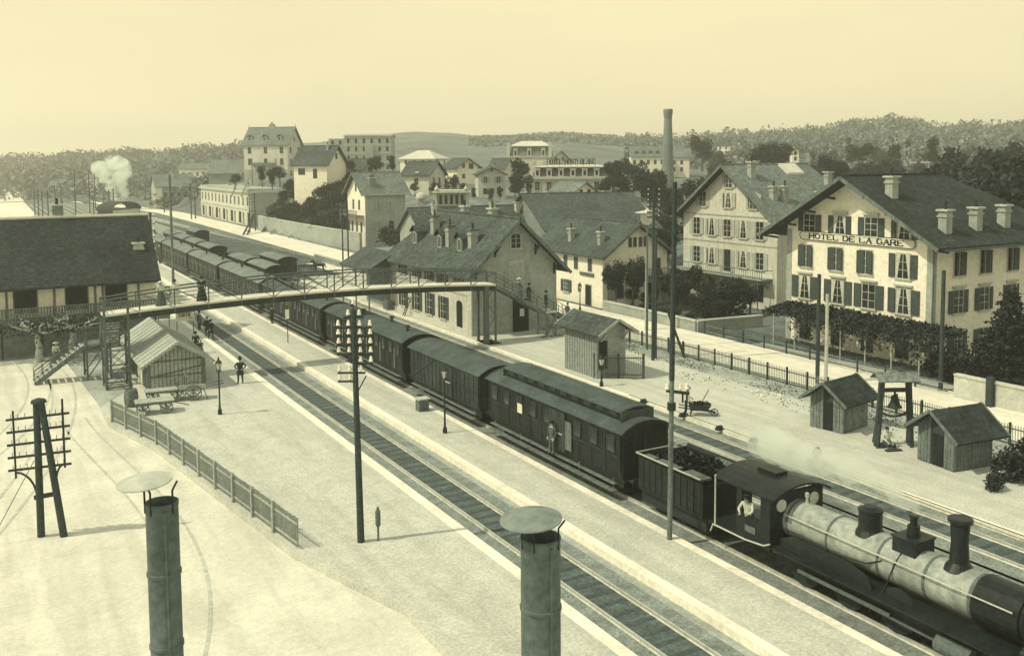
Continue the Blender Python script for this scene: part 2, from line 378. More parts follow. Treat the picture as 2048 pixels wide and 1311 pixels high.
# haze (closed box of even pale air)
hz=MB(); hz.box(-1600,1900,-60,2300,-2.0,92); ho=hz.obj('haze',None); tag(ho,'thin pale haze over the whole valley','haze',kind='stuff')
hm=bpy.data.materials.new('haze_air'); hm.use_nodes=True; ho.data.materials.clear(); ho.data.materials.append(hm)
hn=hm.node_tree; hn.nodes.clear(); pv=N(hn,'ShaderNodeVolumePrincipled'); ou=N(hn,'ShaderNodeOutputMaterial')
pv.inputs['Color'].default_value=(.99,.99,.95,1); pv.inputs['Density'].default_value=.00050; pv.inputs['Anisotropy'].default_value=.2
hn.links.new(pv.outputs[0],ou.inputs['Volume'])
# ------------------------------------------------------------------ buildings
WC={}
def window(root,face,W,D,u,z,w,h,shut=None,pm=None,fm=None,sm=None,sill=True,hood=False,arch=False,curt=False,lod=0,name='window',proud=0.,half=False):
    fm=fm or m_frame; pm=pm or m_glass; sm=sm or m_shut
    x,y,rz={'F':(u,0,0),'R':(W,u,PI/2),'L':(0,D-u,-PI/2),'B':(W-u,D,PI)}[face]
    d=-.03-proud
    def get(key,fn,m):
        k=(key,round(w,2),round(h,2),m if isinstance(m,str) else (m.name if not isinstance(m,tuple) else m[0].name+m[1].name),hood,sill,arch)
        if k not in WC: WC[k]=fn().mesh(key,m)
        return WC[k]
    def top(mb,x0,x1,z0,z1,y0,y1):
        if not arch: mb.box(x0,x1,y0,y1,z0,z1)
        else:
            r=(x1-x0)/2; cx=(x0+x1)/2
            mb.prism([(x0,z0),(x1,z0)]+[(cx+r*math.cos(a),z1-r*.5+r*.5*math.sin(a)) for a in np.linspace(0,PI,9)],y1-y0,'y',y0)
    if lod:
        def fn():
            mb=MB(); mb.cm=1; top(mb,-w/2-.07,w/2+.07,-.09,h+.07,-.02,.02); mb.cm=0; top(mb,-w/2,w/2,0,h,-.035,.02); return mb
        return link(name,get(name+'l',fn,(pm,fm)),root,(x,y,z),rz)
    def frm():
        mb=MB(); t=.10
        top(mb,-w/2-t,w/2+t,-.02,h+t,-.045,.01)
        if sill: mb.box(-w/2-.2,w/2+.2,-.16,.0,-.14,-.02)
        if hood: mb.box(-w/2-.22,w/2+.22,-.20,.0,h+.22,h+.36); mb.box(-w/2-.14,w/2+.14,-.1,.0,h+.12,h+.22)
        return mb
    o=link(name,get(name+'f',frm,fm),root,(x,y,z),rz)
    if half: o.location.z=z
    def pn():
        mb=MB(); top(mb,-w/2,w/2,0,h,-.052,-.046); return mb
    link('pane',get('pane',pn,pm),o)
    def ml():
        mb=MB(); mb.box(-.03,.03,-.075,-.053,.02,h-.02)
        for k in(1,2): mb.box(-w/2+.02,w/2-.02,-.07,-.054,h*k/3-.02,h*k/3+.02)
        return mb
    if name!='door': link('glazing_bars',get('bars',ml,m_frame),o)
    if curt:
        def ct():
            mb=MB(); mb.prism([(-w/2,h),(-w*.17,h),(-w*.30,h*.55),(-w*.42,0),(-w/2,0)],.003,'y',-.0565); mb.prism([(w/2,h),(w/2,0),(w*.42,0),(w*.30,h*.55),(w*.17,h)],.003,'y',-.0565); return mb
        link('curtain',get('curtain',ct,m_curtain),o)
    if shut:
        sw=w*.5 if shut!='wide' else w*.62
        def sh():
            mb=MB(); mb.box(-sw/2,sw/2,-.035,.0,0,h)
            for zz in (0,h*.48,h-.09): mb.box(-sw/2,sw/2,-.05,-.036,zz,zz+.09)
            for xx in(-sw/2,sw/2-.07): mb.box(xx,xx+.07,-.05,-.036,.1,h-.1)
            k=int(h/.14)
            for i in range(k): mb.box(-sw/2+.07,sw/2-.07,-.044,-.036,.1+i*.14,.1+i*.14+.06)
            return mb
        me=get('shutter%.2f'%sw,sh,sm)
        for s in(-1,1):
            if half: link('shutter',me,o,(s*w*.36,-.12 if s>0 else -.16,0),s*R(-14) if s>0 else s*R(-22))
            else: link('shutter',me,o,(s*(w/2+sw/2+.11),-.05,0),s*R(rnd.choice((2,3,5,8,18,30))))
    return o
def roof_mesh(S,T,h,rz,o=.7,og=.6,og2=None,th=.16,hip0=0,hip1=0,axis='y',lift=0):
    og2=og if og2 is None else og2
    sl=(rz-h)/(S/2); ze=h-sl*o; mb=MB(); L0=math.hypot(S/2+o,rz-ze)
    t0,t1=-og,T+og2
    a,b=t0+(hip0+og if hip0 else 0),t1-(hip1+og2 if hip1 else 0)
    P=[(-o,t0,ze),(S+o,t0,ze),(S+o,t1,ze),(-o,t1,ze),(S/2,a,rz),(S/2,b,rz)]
    mp=(lambda p,dz:(p[0],p[1],p[2]+dz)) if axis=='y' else (lambda p,dz:(p[1],p[0],p[2]+dz))
    hl=math.hypot(S/2+o,rz-ze)
    top=[mp(p,th+lift) for p in P]; bot=[mp(p,lift) for p in P]
    fs=[(0,4,5,3),(1,2,5,4)]; uvs=[[(t0,0),(a,hl),(b,hl),(t1,0)],[(t0,0),(t1,0),(b,hl),(a,hl)]]
    ring=[0,1,2,3]
    if hip0: fs.append((0,1,4)); uvs.append([(0,0),(S+2*o,0),(S/2+o,hl)])
    if hip1: fs.append((2,3,5)); uvs.append([(0,0),(S+2*o,0),(S/2+o,hl)])
    n=6; vs=top+bot; F2=list(fs)+[tuple(k+n for k in f)[::-1] for f in fs]; U2=uvs+[None]*len(fs)
    edges=[(0,3),(1,2)]
    edges+= [(0,1)] if hip0 else [(0,4),(4,1)]
    edges+= [(2,3)] if hip1 else [(3,5),(5,2)]
    for i,j in edges: F2.append((i,j,j+n,i+n)); U2.append(None)
    o_=len(mb.v); mb.v+=vs
    for k_,(f,u) in enumerate(zip(F2,U2)): mb.f.append(list(f)); mb.uv.append(u); mb.mi.append(1 if len(fs)<=k_<2*len(fs) else 0)
    return mb,ze
def walls(root,W,D,h,rz,axis,m,hip0=0,hip1=0,found=3.,name='wall'):
    mb=MB(); mb.box(0,W,0,D,-found,h)
    S,T=(W,D) if axis=='y' else (D,W)
    tri=[(0.01,h),(S-.01,h),(S/2,rz-.02)]
    if rz>h:
        if not hip0: mb.prism(tri,.3,axis,0)
        if not hip1: mb.prism(tri,.3,axis,T-.3)
    return mb.obj(name,m,root)
def gbuild(name,label,cat,O,rot,W,D,h,rz,axis='y',wm=None,rm=None,o=.7,og=.6,og2=None,hip0=0,hip1=0,th=.16,group=None,found=3.,barge=None,ridge=True):
    root=thing(name,label,cat,O,rot,group)
    walls(root,W,D,h,rz,axis,wm or m_cream,hip0,hip1,found)
    S,T=(W,D) if axis=='y' else (D,W)
    mb,ze=roof_mesh(S,T,h,rz,o,og,og2,th,hip0,hip1,axis); rf=mb.obj('roof',[rm or m_tile2,m_wood],root)
    og2=og if og2 is None else og2
    if ridge:
        rb=MB(); a=-og+(hip0+og if hip0 else 0)-.0; b=T+og2-(hip1+og2 if hip1 else 0)
        P=lambda s,t,z:(s,t,z) if axis=='y' else (t,s,z)
        rb.cyl(P(S/2,a,rz+th),P(S/2,b,rz+th),.13,n=6); rb.obj('ridge_cap',rm or m_tile2,rf)
    if barge:
        sl=(rz-h)/(S/2)
        P=lambda s,t,z:(s,t,z) if axis=='y' else (t,s,z)
        for t,hp in((-og-.03,hip0),(T+og2+.03,hip1)):
            if hp: continue
            bb=MB()
            for s0 in(-o,S+o): bb.beam(P(s0,t,h-sl*o+.02),P(S/2,t,rz+.02),.06,.30)
            bb.obj('bargeboard',barge,rf)
    return root,rf
def chimney(root,x,y,z,hh,w=.6,d=.6,m=None,cap=None,pots=1,name='chimney'):
    m=m or m_grey; mb=MB(); mb.box(-w/2,w/2,-d/2,d/2,-.8,hh); mb.box(-w/2-.08,w/2+.08,-d/2-.08,d/2+.08,hh-.45,hh-.32)
    c=mb.obj(name,m,root,(x,y,z))
    mb=MB(); mb.box(-w/2-.14,w/2+.14,-d/2-.14,d/2+.14,hh+.003,hh+.14); mb.obj('chimney_cap',cap or m_pstone,c)
    mb=MB()
    for k in range(pots):
        px=(k-(pots-1)/2)*.3; mb.lathe((px,0,hh+.14),[(.12,0),(.09,.45),(.13,.5),(.13,.55)],8)
    mb.obj('chimney_pot',m_iron,c)
    return c
def dormer(root,x,y,z,rz,w=1.,h=1.2,L=1.6,rm=None,wm=None):
    mb=MB(); mb.box(-w/2,w/2,0,L,-.5,h); c=mb.obj('dormer',wm or m_mwood,root,(x,y,z),rz)
    r,_=roof_mesh(w,L,h,h+w*.4,.2,.25,0,.08); r.obj('dormer_roof',rm or m_tile,c,(-w/2,0,0))
    window(c,'F',w,L,0,.15,w*.5,h*.75,lod=1,arch=True)
    return c
# ---- lettering : slab serif strokes
GL={'H':[(0,0,0,1,1),(1,0,1,1,1),(0,.5,1,.5,0)],'O':'O','T':[(.5,0,.5,1,1),(0,1,1,1,0),(0,1,0,.78,0),(1,1,1,.78,0)],'E':[(0,0,0,1,1),(0,0,1,0,0),(0,1,1,1,0),(0,.5,.75,.5,0),(1,0,1,.2,0),(1,1,1,.8,0)],
'L':[(0,0,0,1,1),(0,0,1,0,0),(1,0,1,.25,0)],'D':[(0,0,0,1,1),(0,1,.6,1,0),(.6,1,1,.7,1),(1,.7,1,.3,1),(1,.3,.6,0,1),(.6,0,0,0,0)],'A':[(0,0,.5,1,0),(.5,1,1,0,1),(.22,.38,.78,.38,0)],
'G':[(.95,.8,.6,1,0),(.6,1,.3,1,0),(.3,1,0,.7,1),(0,.7,0,.3,1),(0,.3,.3,0,1),(.3,0,.7,0,0),(.7,0,1,.15,0),(1,.15,1,.45,1),(1,.45,.65,.45,0)],'R':[(0,0,0,1,1),(0,1,.7,1,0),(.7,1,.95,.85,1),(.95,.85,.95,.65,1),(.95,.65,.7,.5,1),(.7,.5,0,.5,0),(.55,.5,1,0,1)],
'M':[(0,0,0,1,0),(0,1,.5,.3,1),(.5,.3,1,1,0),(1,0,1,1,1)],'N':[(0,0,0,1,0),(0,1,1,0,1),(1,0,1,1,0)],'B':[(0,0,0,1,1),(0,1,.7,1,0),(.7,1,.92,.75,1),(.92,.75,.7,.52,1),(0,.52,.7,.52,0),(.7,.52,1,.25,1),(1,.25,.7,0,1),(.7,0,0,0,0)],
'C':[(1,.78,.7,1,0),(.7,1,.3,1,0),(.3,1,0,.7,1),(0,.7,0,.3,1),(0,.3,.3,0,1),(.3,0,.7,0,0),(.7,0,1,.2,0)],'S':[(.95,.8,.7,1,0),(.7,1,.3,1,0),(.3,1,.05,.75,1),(.05,.75,.95,.3,1),(.95,.3,.7,0,1),(.7,0,.3,0,0),(.3,0,.03,.2,0)],
'I':[(.5,0,.5,1,1)],'-':[(.1,.45,.9,.45,0)]}
SER={'H':[(0,0),(0,1),(1,0),(1,1)],'T':[(.5,0)],'I':[(.5,0),(.5,1)],'A':[(0,0),(1,0)],'R':[(0,0),(1,0)],'M':[(0,0),(1,0)],'N':[(0,0),(1,1)]}
def text(mb,s,x0,z0,lw,lh,gap,y,t=.1,thin=.55,space=None,dep=.02,xs=None):
    x=x0
    for ch in s:
        if ch==' ': x+=space or lw*.8; continue
        g=GL[ch]; cw=lw*(.3 if ch=='I' else 1.2 if ch=='M' else 1)
        if g=='O':
            n=14
            for k in range(n):
                a,b=2*PI*k/n,2*PI*(k+1)/n
                tt=t*(thin+(1-thin)*abs(math.cos((a+b)/2)))
                mb.beam((x+cw/2+cw/2*math.cos(a),y,z0+lh/2+lh/2*math.sin(a)),(x+cw/2+cw/2*math.cos(b),y,z0+lh/2+lh/2*math.sin(b)),dep,tt,(0,1,0)) if 0 else mb.beam((x+cw/2+cw/2*math.cos(a),y,z0+lh/2+lh/2*math.sin(a)),(x+cw/2+cw/2*math.cos(b),y,z0+lh/2+lh/2*math.sin(b)),tt,dep,(0,1,0))
        else:
            for a,b,c,d,k in g:
                mb.beam((x+a*cw,y,z0+b*lh),(x+c*cw,y,z0+d*lh),t if k else t*thin,dep,(0,1,0))
            for a,b in SER.get(ch,[]): mb.beam((x+a*cw-lw*.2,y,z0+b*lh),(x+a*cw+lw*.2,y,z0+b*lh),t*.6,dep,(0,1,0))
        x+=cw+gap
    return x-gap-x0
def textwidth(s,lw,gap,space): return sum((space if c==' ' else lw*(.3 if c=='I' else 1.2 if c=='M' else 1)+gap) for c in s)-gap
# ================================================================== HOTEL DE LA GARE (facade faces -X)
def slopehit(px,py,yr,zr,sl):
    d=ray(px,py); t=(zr-CH-sl*yr)/(d.z-sl*d.y); return Vector((d.x*t,d.y*t,CH+d.z*t))
def hotel_gare():
    W,D=14.7,16.; h,rz=10.1,14.25
    root,rf=gbuild('hotel','white hotel under a wide dark gable roof with a HOTEL DE LA GARE sign','hotel',(62,60.7,0),-PI/2,W,D,h,rz,'y',m_white,m_tile,o=1.75,og=1.9,og2=1.2,hip1=5.5,th=.2,barge=m_mwood)
    setmat([c for c in root.children if c.name.startswith('wall')][0],m_white)
    # grey quoins and stone strips at the corners
    for u in(0,W):
        mb=MB(); mb.box(u-.05 if u==0 else u-.55,u+.55 if u==0 else u+.05,-.04,.3,-2,h-.4); mb.obj('quoin',m_grey,root)
    for u in np.linspace(-1.2,W+1.2,9):
        zz=h+(rz-h)*(1-abs(u-W/2)/(W/2))-.25
        MB().beam((u,.0,zz-.3),(u,-1.7,zz-.02),.14,.18).obj('bracket',m_wood,root)
    for s in(-1.3,W+.02): MB().beam((s,-.12,h-.9),(s+1.28,-.12,h-.9),.16).obj('bracket',m_wood,root)
    yy=lambda Y:60.7-Y
    for Y,z,hd in((58.16,9.62,0),(54.87,9.66,1),(51.75,9.66,1),(48.62,9.62,0)): window(root,'F',W,D,yy(Y),z,1.15,1.45,'open',hood=bool(hd),curt=Y in(54.87,48.62),sill=True)
    for k,Y in enumerate((58.47,55.2,52.2,48.66)): window(root,'F',W,D,yy(Y),6.6,1.2,1.85,'open' if k==3 else 'half',half=k!=3,curt=k==3)
    for Y in(58.58,54.98,51.84,48.55): window(root,'F',W,D,yy(Y),3.85,1.2,1.9,'wide',hood=True,curt=Y!=51.84,pm=m_glass)
    for Y in(58.5,55,51.9,48.6): window(root,'F',W,D,yy(Y),.3,1.2,2.2,None,lod=1)
    for X in(64.95,68.1,71.55,74.6):
        for z,hd in((6.9,0),(4.0,1),(.8,0)): window(root,'R',W,D,X-62,z,1.05,1.75,'open' if z<5 else 'half',half=z>5,hood=bool(hd))
    # sign board with rounded ends
    sg=MB(); x0,x1,zc,hh=1.55,13.15,9.28,.36
    pts=[(x1-.35+.35*math.cos(a),zc+hh*math.sin(a)) for a in np.linspace(-PI/2,PI/2,8)]+[(x0+.35-.35*math.cos(a),zc+hh*math.sin(a)) for a in np.linspace(PI/2,-PI/2,8)]
    sg.prism(pts,.09,'y',-.12); so_=sg.obj('sign',m_sign,root)
    rim=MB()
    for k in range(len(pts)):
        a,b=pts[k],pts[(k+1)%len(pts)]; rim.beam((a[0],-.135,a[1]),(b[0],-.135,b[1]),.05,.03,(0,1,0))
    rim.obj('sign_rim',m_ink,so_)
    tx=MB(); s='HOTEL DE LA GARE'; lw,gap,sp=.48,.17,.38; wd=textwidth(s,lw,gap,sp); text(tx,s,(x0+x1)/2-wd/2,zc-.21,lw,.42,gap,-.135,.13,.5,sp,.02); tx.obj('lettering',m_ink,so_)
    # chimneys on the right slope
    sl=(rz-h)/(W/2)
    for px,py,hh in((1783,392,1.45),(1890,462,1.5),(1951,456,1.5),(2007,450,1.5)):
        P=slopehit(px,py,53.35,rz+.2,sl); chimney(root,60.7-P.y,P.x-62,P.z,hh,.7,.7,m_grey)
    mb=MB(); mb.cyl((W/2,-1.1,rz+.1),(W/2,-1.1,rz+1.1),.05,.02); mb.obj('finial',m_iron,rf)
    mb=MB(); mb.cyl((W+1.7,-1.2,9.1),(W+1.7,D-3,9.1),.09,n=6); mb.cyl((W+.1,-.15,8.9),(W+.1,-.15,0),.06,n=6); mb.obj('gutter',m_giron,rf)
hotel_gare()
# pergola covered with climbers in front of the hotel
def pergola():
    t=thing('pergola','low pergola roofed with climbing plants along the front of the white hotel','pergola',(59.2,44,0))
    xs=(58.8-59.2,61.9-59.2); y0,y1=0,15.5
    for y in np.linspace(0.6,15,7): MB().cyl((xs[0],y,0),(xs[0],y,2.75),.06,n=6).obj('post',m_lwood,t)
    mb=MB()
    for y in np.linspace(y0,y1,18): mb.beam((xs[0]-.3,y,2.75),(xs[1],y,3.15),.07,.1)
    for x in np.linspace(xs[0],xs[1]-.2,4): mb.beam((x,y0,2.83+.12*(x-xs[0])),(x,y1,2.83+.12*(x-xs[0])),.08)
    mb.obj('rafters',m_lwood,t)
    n=9000; P=np.column_stack([rng.uniform(-.9,2.75,n),rng.uniform(-1,16,n),np.zeros(n)]); P[:,2]=3.0+.13*P[:,0]+rng.normal(0,.10,n)
    n2=1700; yq=rng.uniform(-1,12.5,n2); Q=np.column_stack([rng.normal(-.5,.5,n2),yq,2.85-np.abs(rng.normal(0,1,n2))*(.35+.45*(np.sin(yq*1.7)>.1))])
    P=np.vstack([P,Q]); keep=(np.sin(P[:,1]*1.3)+np.sin(P[:,1]*3.1+P[:,0]*2)*.6+rng.normal(0,.7,len(P)))>-1.25
    P=P[keep]; quads('climbing_plant',leafquads(P,.15),[m_leaf,m_leaf2],rng.random(len(P))<.32,t)
    n=1500; P=np.column_stack([rng.uniform(-.6,2.4,n),rng.uniform(-4.5,-.6,n),np.zeros(n)]); P[:,2]=np.abs(rng.normal(1.3,.7,n))
    quads('climbing_plant',leafquads(P,.16),[m_leaf,m_leaf2],rng.random(n)<.25,t)
pergola()
# ================================================================== second hotel
def hotel_two():
    W,D=15.,13.; h,rz=9.7,15.1
    root,rf=gbuild('guest_house','tall cream boarding house with pale shutters and a long balcony, left of the white hotel','boarding house',(72,86.9,0),-PI/2,W,D,h,rz,'y',m_cream,m_tile3,o=.75,og=1.1,og2=.6,hip1=1.0,barge=m_mwood)
    yy=lambda px,py:86.9-atX(px,py,72).y
    for px in(1394,1424,1455,1487,1520): window(root,'F',W,D,yy(px,455),7.35,1.05,1.85,'open',sm=m_shut2,curt=px in(1424,1487))
    for px in(1394,1424,1455,1487,1520): window(root,'F',W,D,yy(px,515),4.15 if px!=1455 else 3.5,1.05,1.75 if px!=1455 else 2.4,'open',sm=m_shut2,curt=px in(1424,1487),name='window' if px!=1455 else 'door')
    for px in(1406,1457,1507): window(root,'F',W,D,yy(px,402),10.55,1.05,1.6,'open',sm=m_shut2,curt=px==1457)
    window(root,'F',W,D,yy(1458,356),12.75,1.0,1.35,'open',sm=m_shut2)
    for px in(1394,1424,1487,1520): window(root,'F',W,D,yy(px,555),.7,1.1,1.8,None,lod=1)
    mb=MB(); mb.box(0,W,-.06,0,9.6,9.75); mb.box(0,W,-.05,0,6.6,6.72); mb.obj('string_course',m_grey,root)
    b=MB(); b.box(-.6,W-.6,-1.6,-.02,3.2,3.36); bo=b.obj('balcony',m_stone,root)
    r=MB()
    for u in np.linspace(-.6,W-.6,46): r.beam((u,-1.55,3.36),(u,-1.55,4.2),.035)
    r.beam((-.6,-1.55,4.22),(W-.6,-1.55,4.22),.07); r.beam((-.6,-1.55,3.45),(W-.6,-1.55,3.45),.05)
    for u in(-.6,W-.6): r.beam((u,-1.55,4.22),(u,-.05,4.22),.06)
    r.obj('railing',m_giron,bo)
    for u in np.linspace(0,W-1.2,6): MB().beam((u,-.05,2.3),(u,-1.5,3.15),.12).beam((u,-1.5,0),(u,-1.5,3.2),.1).obj('balcony_post',m_mwood,bo)
    for px,py,hh,p in((1503,353,1.5,1),(1547,397,1.2,1),(1569,402,1.5,1),(1656,372,1.5,1)):
        P=slopehit(px,py,79.4,rz+.16,(rz-h)/(W/2)); chimney(root,86.9-P.y,P.x-72,P.z,hh,.6,.7,m_grey,pots=p)
    for X,Y in((77,80.5),(74,81.3)):
        u,v=86.9-Y,X-72; zz=h+(rz-h)*(1-abs(u-W/2)/(W/2)); chimney(root,u,v,zz,1.2,.5,.5,m_cream)
    # big skylight and small roof hatches on the right slope
    sl=(rz-h)/(W/2)
    def patch(u0,u1,v0,v1,m,nm,li=.25):
        mb=MB(); zf=lambda u:h+(rz-h)*(1-abs(u-W/2)/(W/2))
        mb.add([(u0,v0,zf(u0)+li),(u1,v0,zf(u1)+li),(u1,v1,zf(u1)+li),(u0,v1,zf(u0)+li),(u0,v0,zf(u0)),(u1,v0,zf(u1)),(u1,v1,zf(u1)),(u0,v1,zf(u0))],[(0,1,2,3),(0,1,5,4),(1,2,6,5),(2,3,7,6),(3,0,4,7)])
        mb.obj(nm,m,rf if nm!='x' else root).parent=rf
    patch(W/2+.25,W/2+1.7,7.2,9.8,m_zinc,'skylight',.4)
    patch(W/2+4.3,W/2+4.9,8.6,9.6,m_pstone,'roof_hatch'); patch(W/2+4.2,W/2+4.8,10.2,11.2,m_pstone,'roof_hatch')
hotel_two()
# ================================================================== STATION
def station():
    W,D=8.8,19.; h,rz=6.35,10.5
    root,rf=gbuild('station_building','grey station building with dormers in its dark roof, beside the right end of the footbridge','station',(38.1,74.9,.22),0,W,D,h-.22,rz-.22,'y',m_grey,m_tile2,o=1.0,og=1.0,og2=1.0,hip1=3.,th=.16,barge=m_mwood)
    h-=.22; rz-=.22
    # sunlit long side, painted paler than the grey walls, with tall doors
    mb=MB(); mb.box(-.05,-.002,0,D,-.2,h); mb.box(-.12,-.05,0,D,-.2,.45); mb.obj('lit_side_facing',m_cream,root)
    mb=MB(); mb.box(-.14,-.05,-.02,.75,-.2,h); mb.box(-.14,-.05,D-.7,D,-.2,h); mb.box(-.13,-.05,.75,D-.7,3.55,3.75); mb.obj('quoin',m_pstone,root)
    dy=[2.6,6.1,9.2,12.2,15.6]
    for i,y in enumerate(dy):
        if i in(0,): window(root,'L',W,D,D-y,.0,1.25,2.9,None,pm=m_dark,arch=True,sill=False,name='door',proud=.06)
        else: window(root,'L',W,D,D-y,.75,1.15,2.1,'open',sm=m_shut,proud=.06)
        window(root,'L',W,D,D-y,4.1,1.1,1.75,'open',proud=.06)
    window(root,'F',W,D,4.45,7.7,.95,1.3,None,arch=True)
    window(root,'F',W,D,4.45,4.65,1.35,1.75,None,pm=m_grey,fm=m_pstone)
    window(root,'F',W,D,4.9,.0,1.7,3.0,None,pm=m_dark,fm=m_grey,sill=False,name='door')
    mb=MB(); mb.box(4.8,5.25,-.09,-.06,1.4,2.1); mb.obj('notice',m_sign,root)
    for u in(.3,2.3,6.5,8.5):
        zz=h+(rz-h)*(1-abs(u-W/2)/(W/2))-.3; MB().beam((u,0,zz-.7),(u,-.9,zz+.05),.14,.2).beam((u,-.08,zz-1.),(u,-.08,zz),.14,.14).obj('bracket',m_wood,root)
    zf=lambda u:h+(rz-h)*(1-abs(u-W/2)/(W/2))
    for y in(4.6,9.,15.0): dormer(root,1.0,y,zf(1.0)+.1,-PI/2,1.25,1.35,2.3,m_tile2,m_mwood)
    for y,u,hh in((3.2,1.7,1.4),(7.6,1.5,1.7),(13.,2.4,1.5)): chimney(root,u,y,zf(u)+.1,hh,.7,.7,m_stone,m_giron)
    for y in(6,12): chimney(root,W/2+.9,y,zf(W/2+.9),1.5,.6,.8,m_stone)
    # low lean-to canopy at the far end
    c=MB(); c.add([(-3.2,D-1.2,4.35),(-.06,D-1.2,6.1),(-.06,D+7.5,6.1),(-3.2,D+7.5,4.35),(-3.2,D-1.2,4.2),(-.06,D-1.2,5.95),(-.06,D+7.5,5.95),(-3.2,D+7.5,4.2)],[(0,1,2,3),(4,7,6,5),(0,4,5,1),(1,5,6,2),(2,6,7,3),(3,7,4,0)]); co_=c.obj('canopy',m_tile2,root)
    c=MB()
    for y in(D-.9,D+3,D+7.2): c.cyl((-2.9,y,-.1),(-2.9,y,4.3),.09,n=6)
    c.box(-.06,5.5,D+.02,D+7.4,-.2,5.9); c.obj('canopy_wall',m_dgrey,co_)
    mb=MB(); mb.box(-.9,-.15,D-1.,D+.3,-.1,.9); mb.obj('ticket_box',m_mwood,root)
station()
def step_ladder():
    t=thing('step_ladder','small dark wooden ladder leaning on the station wall by the platform','ladder',(37.2,88.6,.22))
    mb=MB()
    for s in(-.25,.25): mb.beam((0,s,0),(.75,s,1.9),.07)
    mb.obj('rail',m_wood,t); mb=MB()
    for k in range(6): mb.beam((.1+k*.11,-.25,.28+k*.28),(.1+k*.11,.25,.28+k*.28),.06)
    mb.obj('rungs',m_wood,t)
step_ladder()
# ================================================================== POST HOUSE
def post_house():
    W,D=8.7,14.; h,rz=5.75,8.85
    root,rf=gbuild('village_house','white roadside house with small arched gable windows and a door facing the station','house',(58,83.3,0),0,W,D,h,rz,'y',m_white,m_tile2,o=.6,og=.9,og2=.3,barge=m_mwood)
    for u in(3.6,4.25,5.0,5.65): window(root,'F',W,D,u,6.4,.42,1.05,lod=1,arch=True)
    for px in(1131,1152,1180): window(root,'L',W,D,D-(atX(px,520,58).y-83.3),3.75,.75,1.35,None,pm=m_shut,lod=1)
    window(root,'L',W,D,D-7.2,1.0,1.0,1.35,'open'); window(root,'L',W,D,D-4.5,1.3,.5,.8,None,lod=1)
    window(root,'L',W,D,D-2.7,.0,1.05,2.2,None,pm=m_dark,fm=m_stone,sill=False,name='door')
    mb=MB(); mb.box(-.12,-.02,1.6,4.3,3.2,3.55); mb.obj('shop_sign',m_giron,root)
    window(root,'F',W,D,7.3,3.5,.9,1.5,None,lod=1); window(root,'F',W,D,2.3,.9,.9,1.4,None,lod=1); window(root,'F',W,D,6.6,.4,1.6,1.9,None,pm=m_dark,lod=1)
    b=MB(); b.box(4.9,8.9,-1.2,-.02,3.0,3.12); bo=b.obj('balcony',m_mwood,root)
    r=MB()
    for u in np.linspace(4.9,8.9,17): r.beam((u,-1.15,3.1),(u,-1.15,3.95),.04)
    r.beam((4.9,-1.15,3.97),(8.9,-1.15,3.97),.06); r.obj('railing',m_mwood,bo)
    mb=MB(); mb.box(.6,1.7,-.1,-.03,.8,2.2); mb.obj('poster',m_stone,root)
    zf=lambda u:h+(rz-h)*(1-abs(u-W/2)/(W/2))
    for y,u in((8,1.2),(2.1,1.2),(3.3,6.9)): chimney(root,u,y,zf(u),1.35,.55,.55,m_grey)
post_house()
# ================================================================== LEFT GOODS BUILDING
def left_building():
    W,D=22.,10.5; h,rz=6.35,10.9
    ox=-8.6
    root,rf=gbuild('railway_warehouse','long white depot with a big dark tiled roof and a wooden gallery','warehouse',(ox,88,0),0,W,D,h,rz,'x',m_white,m_tile,o=1.0,og=.35,th=.18)
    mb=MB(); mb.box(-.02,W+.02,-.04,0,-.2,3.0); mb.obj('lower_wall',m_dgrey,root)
    xs=lambda px,py:atY(px,py,88).x-ox
    for px in(50,153,232): window(root,'F',W,D,xs(px,580),3.5,1.65,2.0,None,pm=m_dark,fm=m_mwood,sill=False,name='door')
    mb=MB()
    for px in(12,108,190,205,277): mb.box(xs(px,580)-.09,xs(px,580)+.09,-.08,-.01,3.1,6.3)
    mb.box(0,W,-.09,-.01,5.6,5.75); mb.obj('timber_frame',m_mwood,root)
    g=MB(); g.box(-.2,W+.2,-1.4,-.05,2.95,3.1); go=g.obj('gallery',m_mwood,root)
    r=MB()
    for u in np.arange(0,W,.22): r.box(u,u+.15,-1.38,-1.34,2.75,4.0)
    r.box(-.2,W+.2,-1.42,-1.34,4.0,4.1); r.obj('balustrade',m_mwood,go)
    p=MB()
    for u in np.linspace(1,W-.3,8): p.beam((u,-1.3,0),(u,-1.3,2.95),.16)
    p.obj('gallery_post',m_wood,go)
    for u in np.linspace(3,W-3,6): window(root,'F',W,D,u,.0,1.5,2.3,None,pm=m_dark,fm=m_wood,lod=1)
    mb=MB(); mb.cyl((-.35,D/2,rz+.22),(W+.35,D/2,rz+.22),.16,n=6); mb.obj('ridge_flashing',m_zinc,rf)
    chimney(root,W-1.0,2.2,h+1.,1.3,.8,.7,m_pstone)
    chimney(root,14.8,D/2+.4,rz,1.2,.8,.7,m_dgrey)
    mb=MB(); mb.box(8.7,9.3,2.2,2.9,8.25,8.6); mb.box(14.4,15.,2.2,2.9,8.25,8.6); mb.obj('roof_light',m_giron,rf)
left_building()
